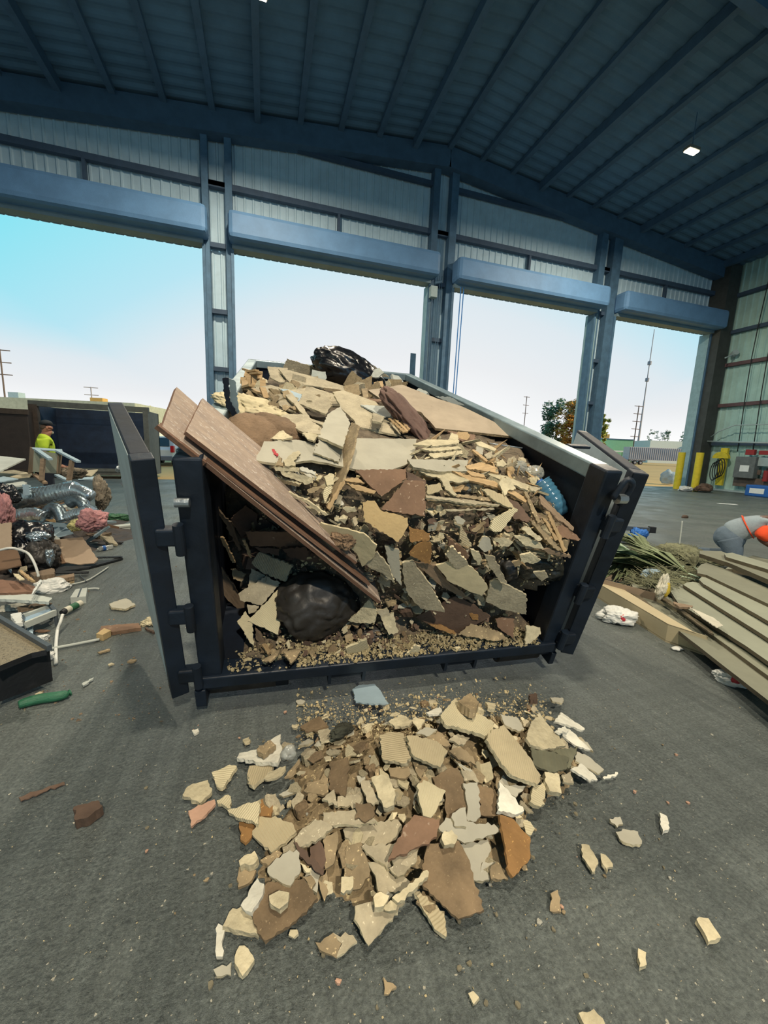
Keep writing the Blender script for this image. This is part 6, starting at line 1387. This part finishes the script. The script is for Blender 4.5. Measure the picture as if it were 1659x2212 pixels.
# small scrap pieces over the mound
rnd = random.Random(44)
for i in range(150):
    x = rnd.gauss(-3.9, 1.2); y = rnd.gauss(6.6, 1.2); h_ = hl(x, y)
    if h_ < .06 or x > -2.0: continue
    s = rnd.uniform(.1, .35); kd = rnd.choice(['stick', 'stick', 'shard'])
    put('scrap_board' if kd == 'shard' else 'scrap_stick', rnd.choice(['beige', 'light_board', 'old_wood', 'wood', 'blue_board', 'dark_brown', 'cardboard_dark']), kd, (x, y, h_+.02+.1*rnd.random()), (rnd.gauss(0, .3), rnd.gauss(-.2, .3), 1), s*(1.8 if kd == 'stick' else 1), rnd, 'broken '+('board' if kd == 'shard' else 'stick')+' lying in the rubbish heap at the left', 'scrap', 'broken '+('boards' if kd == 'shard' else 'sticks')+' in the left rubbish heap')
# ================================================================== PEOPLE
def skinned(name, V_, E_2, mt, parent, sub=2, root=0):
    me = bpy.data.meshes.new(name); me.from_pydata([v[:3] for v in V_], E_2, []); me.materials.append(M[mt])
    o = bpy.data.objects.new(name, me); COL.objects.link(o); o.parent = parent
    m_ = o.modifiers.new('skin', 'SKIN'); m_.use_smooth_shade = True
    for i, v in enumerate(V_):
        d = me.skin_vertices[0].data[i]; r = v[3]; d.radius = (r, v[4] if len(v) > 4 else r); d.use_root = (i == root)
    s_ = o.modifiers.new('sub', 'SUBSURF'); s_.levels = sub; s_.render_levels = sub
    return o
def hand(V_, E_2, i, p, d, side):
    d = Vector(d).normalized(); s = d.cross(Vector((0, 0, 1)) if abs(d.z) < .9 else Vector((1, 0, 0))).normalized()*side; k = len(V_)
    c = Vector(p)+d*.06; V_.append((*c, .026)); E_2.append((i, k))
    for j, (o_, L_) in enumerate(((-.03, .07), (-.01, .08), (.01, .075), (.03, .06))):
        a = len(V_); q = c+s*o_*1.2+d*.035; V_.append((*q, .009)); V_.append((*(q+d*L_*.5), .0085)); V_.append((*(q+d*L_*.85+Vector((0, .012, -.012))), .007)); E_2 += [(k, a), (a, a+1), (a+1, a+2)]
    a = len(V_); q = Vector(p)+d*.03+s*.035; V_.append((*q, .01)); V_.append((*(q+d*.03+s*.02), .009)); E_2 += [(k, a), (a, a+1)]
# worker in lime shirt (profile, facing right)
D_P = 7.7; b_ = px(93, 930, 'D', D_P)
pe = empty('person', (b_[0], b_[1], 0), 'person in lime yellow T-shirt and dark cap standing in profile behind the rubbish heap', 'person'); pe.rotation_euler = (0, 0, rad(24))
V_ = [(0, 0, .98, .15, .13), (.0, 0, 1.15, .13, .12), (.01, 0, 1.35, .15, .13), (.0, 0, 1.5, .1, .09), (.03, 0, 1.58, .07), (.06, 0, 1.65, .085, .085), (.065, 0, 1.74, .11, .1), (.06, 0, 1.8, .09, .08),
      (0, .19, 1.46, .065), (-.04, .25, 1.2, .05), (.12, .22, 1.0, .042), (.2, .2, .98, .03),
      (0, -.19, 1.46, .065), (-.04, -.25, 1.2, .05), (.12, -.22, 1.0, .042), (.2, -.2, .98, .03),
      (0, .1, .88, .1), (.02, .11, .5, .075), (0, .11, .1, .055), (.12, .12, .04, .045), (0, -.1, .88, .1), (.02, -.11, .5, .075), (0, -.11, .1, .055), (.12, -.12, .04, .045),
      (.15, 0, 1.715, .02), (.13, 0, 1.655, .035)]
E_2 = [(0, 1), (1, 2), (2, 3), (3, 4), (4, 5), (5, 6), (6, 7), (3, 8), (8, 9), (9, 10), (10, 11), (3, 12), (12, 13), (13, 14), (14, 15), (0, 16), (16, 17), (17, 18), (18, 19), (0, 20), (20, 21), (21, 22), (22, 23), (6, 24), (5, 25)]
hand(V_, E_2, 11, (.2, .2, .98), (1, 0, -.2), 1); hand(V_, E_2, 15, (.2, -.2, .98), (1, 0, -.2), -1)
bd = skinned('body', V_, E_2, 'skin', pe)
skinned('shirt', [(0, 0, .95, .17, .15), (0, 0, 1.12, .155, .14), (.01, 0, 1.38, .18, .16), (0, 0, 1.54, .13, .11), (.02, 0, 1.61, .085, .085), (0, .19, 1.5, .09), (-.03, .24, 1.28, .085), (0, -.19, 1.5, .09), (-.03, -.24, 1.28, .085)], [(0, 1), (1, 2), (2, 3), (3, 4), (3, 5), (5, 6), (3, 7), (7, 8)], 'shirt_lime', pe)
skinned('trousers', [(0, 0, .97, .155, .14), (0, .1, .86, .11), (.02, .11, .5, .09), (0, .11, .12, .08), (0, -.1, .86, .11), (.02, -.11, .5, .09), (0, -.11, .12, .08)], [(0, 1), (1, 2), (2, 3), (0, 4), (4, 5), (5, 6)], 'cloth_navy', pe)
cpo = blob('cap', (.055, 0, 1.815), (.105, .09, .07), M['cap'], .02, 1, 1, 3, flat=.35, parent=pe); MB().box(.11, .2, -.06, .06, 1.785, 1.8).build('cap_visor', M['cap'], cpo).matrix_parent_inverse = Matrix.Translation((-.055, 0, -1.815))
blob('hair', (.02, 0, 1.74), (.07, .082, .055), M['dark_brown'], .1, 3, 2, 3, parent=pe); blob('beard', (.125, 0, 1.645), (.035, .045, .035), M['grey_paper'], .2, 3, 3, 3, parent=pe)
for s in (-1, 1):
    blob('ear', (.06, s*.088, 1.725), (.02, .01, .03), M['skin'], .05, 1, 1, 2, parent=pe); blob('eye', (.142, s*.032, 1.735), (.009, .01, .008), M['black'], .0, 1, 1, 2, parent=pe)
MB().box(.148, .158, -.022, .022, 1.672, 1.678).build('mouth', M['dark_brown'], pe)
# kneeling worker at the right edge
D_R = 6.2; b_ = px(1576, 1154, 'D', D_R)
pr2 = empty('person', (b_[0], b_[1], 0), 'person in grey and orange work shirt bent over behind the stacked boards at right', 'person'); pr2.rotation_euler = (0, 0, rad(-60))
z0 = b_[2]
V_ = [(0, 0, z0, .13), (.14, 0, z0+.12, .12), (.33, 0, z0+.25, .14), (.5, 0, z0+.3, .11), (.6, 0, z0+.27, .055), (.68, 0, z0+.2, .08), (.76, 0, z0+.14, .095),
      (.5, -.2, z0+.24, .065), (.33, -.24, z0+.03, .05), (.55, -.18, z0-.1, .04), (.5, .2, z0+.24, .065), (.5, .24, z0, .05), (.72, .15, z0-.12, .04),
      (.0, -.1, z0-.1, .07), (.08, -.14, .1, .06), (-.35, -.14, .06, .05), (-.45, -.14, .04, .04), (.0, .1, z0-.1, .07), (.08, .14, .1, .06), (-.3, .14, .06, .05), (-.42, .14, .04, .04), (.85, 0, z0+.1, .02)]
E_2 = [(0, 1), (1, 2), (2, 3), (3, 4), (4, 5), (5, 6), (3, 7), (7, 8), (8, 9), (3, 10), (10, 11), (11, 12), (0, 13), (13, 14), (14, 15), (15, 16), (0, 17), (17, 18), (18, 19), (19, 20), (6, 21)]
hand(V_, E_2, 9, (.55, -.18, z0-.1), (1, 0, -.5), -1); hand(V_, E_2, 12, (.72, .15, z0-.12), (1, 0, -.5), 1)
skinned('body', V_, E_2, 'skin_dark', pr2)
skinned('shirt', [(-.04, 0, z0-.02, .2, .2), (.1, 0, z0+.1, .2, .19), (.32, 0, z0+.21, .2, .19), (.5, 0, z0+.27, .16), (.5, -.2, z0+.22, .1), (.34, -.25, z0+.03, .085), (.5, .2, z0+.25, .085), (.5, .24, z0+.04, .07)], [(0, 1), (1, 2), (2, 3), (3, 4), (4, 5), (3, 6), (6, 7)], 'cloth_grey', pr2)
skinned('orange_sleeve', [(.48, -.2, z0+.2, .13), (.38, -.25, z0+.1, .12), (.33, -.27, z0+.02, .1)], [(0, 1), (1, 2)], 'cloth_orange', pr2)
skinned('orange_yoke', [(.4, 0, z0+.27, .225, .21), (.56, 0, z0+.29, .2, .18)], [(0, 1)], 'cloth_orange', pr2)
skinned('orange_band', [(.17, 0, z0+.14, .24, .235), (.215, 0, z0+.165, .24, .235)], [(0, 1)], 'cloth_orange', pr2)
blob('trouser_hips', (.01, 0, z0-.05), (.2, .21, .19), M['jeans'], .08, 2, 3, 4, parent=pr2)
for s in (-1, 1): sweep('trouser_leg', [(.0, s*.11, z0-.06), (.06, s*.13, z0-.2), (.07, s*.14, .13), (-.1, s*.14, .1), (-.36, s*.14, .08)], lambda t: .15-.07*t, M['jeans'], pr2, n=14)
if 0: skinned('trousers', [(0.02, 0, z0-.04, .2, .2), (0.02, -.12, z0-.16, .16), (.07, -.14, .13, .13), (-.34, -.14, .09, .07), (0.02, .12, z0-.16, .16), (.1, .14, .13, .13), (-.3, .14, .09, .07)], [(0, 1), (1, 2), (2, 3), (0, 4), (4, 5), (5, 6)], 'jeans', pr2)
blob('cap', (.76, 0, z0+.2), (.11, .1, .07), M['cap'], .02, 1, 1, 3, parent=pr2)
# ================================================================== RIGHT SIDE BOARDS
def zpl(P, z): return ('z', z)
RB = [
 ([(1375,520),(1440,470),(1560,430),(1700,400),(1700,520),(1420,520)],.18,.05,'mdf','dark rounded board edge at the right behind the pale boards'),
 ([(1185,520),(1215,490),(1260,475),(1330,500),(1750,690),(1750,780),(1250,560),(1190,548)],.33,.03,'mdf','topmost pale fibreboard with a rounded end, directly under the narrow boards'),
 ([(1200,590),(1225,565),(1270,553),(1330,560),(1400,590),(1750,750),(1750,925),(1230,620)],.3,.03,'mdf_light','second pale fibreboard from the top with a rounded end'),
 ([(1095,625),(1120,610),(1160,605),(1220,618),(1750,930),(1750,1060),(1600,950)],.26,.03,'mdf_light','third pale fibreboard from the top with a rounded end'),
 ([(985,625),(1010,611),(1045,605),(1095,625),(1750,1050),(1750,1200),(1510,1030),(1060,745)],.22,.03,'mdf_light','fourth pale fibreboard, stretching under the torn paper strip'),
 ([(725,545),(800,560),(870,645),(1060,735),(1510,1030),(1750,1215),(1750,1290),(880,660),(760,640)],.17,.03,'mdf','dark shadowed fibreboard between the fourth board and the lowest one'),
 ([(740,650),(760,633),(800,627),(870,655),(1750,1268),(1750,1440),(1000,880)],.14,.03,'mdf','lowest fibreboard with a dark ridged edge, nearest the camera'),
 ([(1205,398),(1350,402),(1750,590),(1750,630),(1400,480),(1205,418)],.42,.05,'mdf','narrow board lying across the top of the stack, the left one'),
 ([(1370,418),(1420,412),(1750,470),(1750,520),(1380,440)],.46,.04,'mdf_light','narrow board on top of the stack before the kneeling worker'),
]
for i, (P, z, th, mt, lab) in enumerate(RB):   # boards run on past the frame: 2 m and more long
    p3 = [px(x, y, 'z', z) for x, y in R3(P)]; far = [k for k, q in enumerate(P) if q[0] >= 1590]
    dv = px(*R3([(1659, 1280)])[0], 'z', .14)-px(*R3([(900, 700)])[0], 'z', .14); dv /= np.linalg.norm(dv)
    ref = max(p3[k] @ dv for k in far)+.75
    for k in far: p3[k] = p3[k]+dv*(ref-p3[k] @ dv)
    tag(slab('fibreboard', p3, th, mt, .001, 700+i), lab, 'fibreboard')
for k in range(7):
    pass
e_ = MB()
# cardboard box
bx = empty('long_carton', px(*R3([(975, 1005)])[0], 'z', 0), 'long flat cardboard carton with an open end, left of the pale boards', 'carton')
g0 = [px(*R3([q])[0], 'z', 0) for q in ((498, 695), (975, 1005), (1075, 1040))]; hgt = .17
A0, B0, C0 = g0; wv = (C0-B0); wv = wv/np.linalg.norm(wv)*.62; dirv = (A0-B0)/np.linalg.norm(A0-B0); wv = wv-dirv*(wv @ dirv)*0
A1_, D1_ = A0, A0+wv; org = np.array(bx.location); h3 = np.array([0, 0, hgt])
def face(P, name, mt='box_card', th=.006):
    c = sum(P)/4; m_ = MB(); n = newell(P); m_.poly_prism([p-org for p in P], th, n); return m_.build(name, M[mt], bx)
face([A0, B0, B0+h3, A0+h3], 'front_side'); face([B0, B0+wv*.45, B0+wv*.45+h3, B0+h3], 'end_flap'); face([A0+wv, B0+wv, B0+wv+h3, A0+wv+h3], 'back_side')
face([A0+h3*.98, B0+h3*.98, B0+wv*.32+h3*.98, A0+wv*.5+h3*.98], 'top_flap'); face([A0+h3*.1, B0+h3*.1, B0+wv+h3*.1, A0+wv+h3*.1], 'bottom'); face([A0, A0+wv, A0+wv+h3*1.3, A0+h3*1.3], 'far_flap', 'cardboard')
spiece(R3([(555,527),(720,530),(725,600),(640,600),(545,572)]), ('G', 4.9, 5.2), .01, 'cardboard', 'brown inner flap standing at the far end of the long carton', 'carton flap', 'carton_flap')
spiece(R3([(695,635),(735,630),(960,830),(1000,870),(900,800)]), ('z', .155), .012, 'mdf_edge', 'thin dark batten along the edge of the lowest fibreboard', 'batten', 'batten')
spiece(R3([(1030,735),(1060,745),(1160,765),(1155,775),(1070,770),(1030,745)]), ('z', .27), .02, 'old_wood', 'short wood piece lying on the fibreboards', 'wood piece', 'wood_piece')
spiece(R3([(1140,775),(1200,800),(1300,845),(1360,895),(1320,910),(1230,850)]), ('z', .27), .006, 'bag_cream', 'long torn paper strip lying on the fibreboards', 'paper strip', 'paper_strip')
spiece(R3([(860,650),(900,650),(1290,935),(1300,955),(1270,940)]), ('z', .215), .012, 'mdf_edge', 'thin dark lath lying across the shadowed fibreboard', 'lath', 'lath')
def rb_(name, q, z, r, mt, lab, cat, amp=.35, freq=2, seed=1, sub=5, flat=0, rot=(0, 0, 0)):
    p = px(*R3([q])[0], 'z', z); return tag(blob(name, p, r, M[mt], amp, freq, seed, sub, rot, flat=flat), lab, cat)
o = rb_('white_bag', (660, 830), .07, (.17, .1, .085), 'bag_white', 'crumpled white shopping bag with red print on the floor left of the long carton', 'plastic bag', .35, 1.8, 31, flat=.7, rot=(0, 0, -.6))
q = blob('red_print', (-.02, -.075, .01), (.04, .025, .03), M['red_print'], .4, 2, 2, 3, parent=o)
o = rb_('snack_bag', (1425, 1245), .05, (.1, .05, .05), 'bag_white', 'small white and red wrapper beside the lowest fibreboard', 'wrapper', .4, 2, 32, rot=(0, 0, -.9)); blob('red_print', (.0, -.03, .01), (.05, .03, .035), M['red_print'], .3, 2, 3, 3, parent=o)
o = rb_('chip_bag', (960, 640), .33, (.06, .04, .11), 'bag_cream', 'upright white and yellow snack bag between the fibreboards', 'snack bag', .4, 2, 33, rot=(0, .3, 0)); blob('yellow_print', (.03, -.02, -.02), (.035, .03, .07), M['yellow_print'], .3, 2, 3, 3, parent=o)
o = rb_('blue_packet', (890, 560), .25, (.12, .08, .06), 'blue_board', 'light blue crumpled packet at the foot of the palm leaves', 'packet', .3, 1.8, 34)
rb_('paper_scrap', (1058, 1048), .015, (.05, .03, .012), 'bag_white', 'small white scrap at the near end of the long carton', 'scrap', .3, 2, 35, 3)
# walker frame with blue cloth
D_W = 6.4; wp = lambda x, y, D=D_W: px(*R4([(x, y)])[0], 'D', D)
wk = empty('walking_frame', wp(310, 560), 'folded metal frame with a dark top bar behind the palm leaves', 'frame')
def wch(o): o.parent = wk; o.matrix_parent_inverse = Matrix.Translation(-Vector(wk.location)); return o
wch(MB().bar(wp(300, 145), wp(820, 178), .05, .07).build('top_bar', M['frame_dark'])); wch(MB().bar(wp(735, 172), wp(825, 178), .07, .1).build('grip', M['black']))
wch(sweep('side_tube', [wp(310, 160), wp(240, 260), wp(235, 400), wp(300, 500), wp(400, 580)], .022, M['rim'])); wch(sweep('side_tube', [wp(330, 165), wp(315, 300), wp(270, 560)], .02, M['frame_dark']))
wch(MB().bar(wp(740, 190), wp(650, 350), .03, .03).build('strut', M['frame_dark'])); wch(MB().hexa([wp(320, 420), wp(440, 430), wp(440, 430, D_W+.1), wp(320, 420, D_W+.1), wp(330, 295), wp(450, 290), wp(450, 290, D_W+.1), wp(330, 295, D_W+.1)]).build('seat_panel', M['frame_dark']))
tag(blob('blue_cloth', wp(560, 260, D_W-.05), (.14, .1, .12), M['blue_cloth'], .4, 2, 36, 5), 'bright blue cloth hanging from the folded metal frame', 'cloth')
a = wp(1210, 410, 6.2); b = wp(1255, 40, 6.2); o = sweep('thin_stick', [a, (a+b)/2, b], .01, M['light_board'], n=6); tag(o, 'thin pale stick standing upright behind the palm leaves', 'stick')
# palm leaves
def fan(x, y, z, ang, spread, L_, n, mt, lab, seed, el=.35):
    rnd = random.Random(seed); c = px(*R4([(x, y)])[0], 'z', z); V_, F_ = [], []
    for i in range(n):
        a = ang+spread*(i/(n-1)-.5); d = Vector((math.cos(a), math.sin(a), el+rnd.uniform(-.1, .1))).normalized(); s = Vector((-math.sin(a), math.cos(a), 0))
        l = L_*rnd.uniform(.8, 1.05); k = len(V_); w = .028*L_/.5; dz = Vector((0, 0, -.25*l*rnd.uniform(.3, 1)))
        V_ += [Vector((0, 0, 0)), d*l*.5+s*w+Vector((0, 0, .006)), d*l*.5-s*w, d*l+dz, d*l*.5+Vector((0, 0, -.012))]; F_ += [(k, k+2, k+4), (k, k+4, k+1), (k+4, k+2, k+3), (k+1, k+4, k+3)]
    o = mesh_obj('palm_leaf', V_, F_, M[mt]); o.location = c
    s_ = MB().cyl((0, 0, 0), (-math.cos(ang)*L_*.6, -math.sin(ang)*L_*.6, -.05), .012, .008, n=6).build('stalk', M['frond_light'], o)
    return tag(o, lab, 'palm leaf')
fan(640, 640, .3, rad(150), 1.7, .8, 24, 'frond_light', 'pale green fan palm leaf pointing up left before the metal frame', 1, .45)
fan(520, 700, .2, rad(185), 1.2, .8, 24, 'frond', 'olive palm leaf fanned low toward the container', 2, .12)
fan(1150, 880, .24, rad(125), .8, 1.1, 28, 'frond', 'large dark olive palm leaf in the middle of the cuttings', 3, .25)
fan(760, 560, .3, rad(100), 1.6, .7, 24, 'frond', 'olive palm leaf with splayed tips behind the pale green one', 4, .5)
fan(1350, 860, .28, rad(100), .9, .8, 22, 'frond', 'palm leaf leaning to the right beside the boards', 5, .35)
fan(1450, 760, .2, rad(60), 1.2, .5, 18, 'brush', 'dry palm leaf at the right end of the cuttings', 6, .4)
# brushwood: twigs nobody could count
rnd = random.Random(9); V_, F_ = [], []
for i in range(3000):
    x = rnd.uniform(450, 1500); y = rnd.uniform(330, 900)-max(0, 500-x)*.2
    z = .1+.25*rnd.random()*(1-abs(x-950)/700)
    c = Vector(px(*R4([(x, y+120)])[0], 'z', max(.03, z))); a = rnd.uniform(0, 6.28); l = rnd.uniform(.05, .2); d = Vector((math.cos(a), math.sin(a), rnd.uniform(-.3, .7))).normalized()*l; s = d.orthogonal().normalized()*.006; u = d.cross(s).normalized()*.006
    k = len(V_); V_ += [c-d+s, c-d-s, c-d+u, c+d+s*.4, c+d-s*.4, c+d+u*.4]; F_ += [(k, k+1, k+4, k+3), (k+1, k+2, k+5, k+4), (k+2, k, k+3, k+5)]
o = mesh_obj('brushwood', V_, F_, M['brush']); tag(o, 'tangle of dry olive twigs and leaf strips behind the pale boards', 'twigs', None, 'stuff')
o = blob('leaf_litter', px(*R4([(1320, 640)])[0], 'z', .1), (.4, .3, .14), M['brush'], .6, 3.4, 5, 5, flat=.4); tag(o, 'heap of dark dry leaf litter at the right of the palm cuttings', 'leaf litter', None, 'stuff')
# -------- small shards: the largest 300 in view stay single objects, the rest are one
def flush():
    Q = sorted(PEND, key=lambda r: -r[5]/max(.3, dep(r[3])))
    for r in Q[:298]: put(*r, _now=True)
    V_, F_, FM, ms = [], [], [], []
    for (name, mt, kind, p, n, size, rnd_, *_r) in Q[298:]:
        me = proto(mt, kind, rnd_.randrange(7)); q = Vector(n).normalized().to_track_quat('Z', 'Y') @ Matrix.Rotation(rnd_.uniform(0, 6.28), 3, 'Z').to_quaternion()
        k = len(V_); V_ += [Vector(p)+q @ (v.co*size) for v in me.vertices]
        for m_ in (mt, EDGE.get(mt, mt)):
            if m_ not in ms: ms.append(m_)
        for f in me.polygons: F_.append(tuple(k+i for i in f.vertices)); FM.append(ms.index(mt if f.material_index == 0 else EDGE.get(mt, mt)))
    o = mesh_obj('fine_rubble', V_, F_, [M[m_] for m_ in ms], fm=FM); tag(o, 'remaining small broken bits of drywall and tile between the larger pieces', 'rubble', None, 'stuff')
flush()
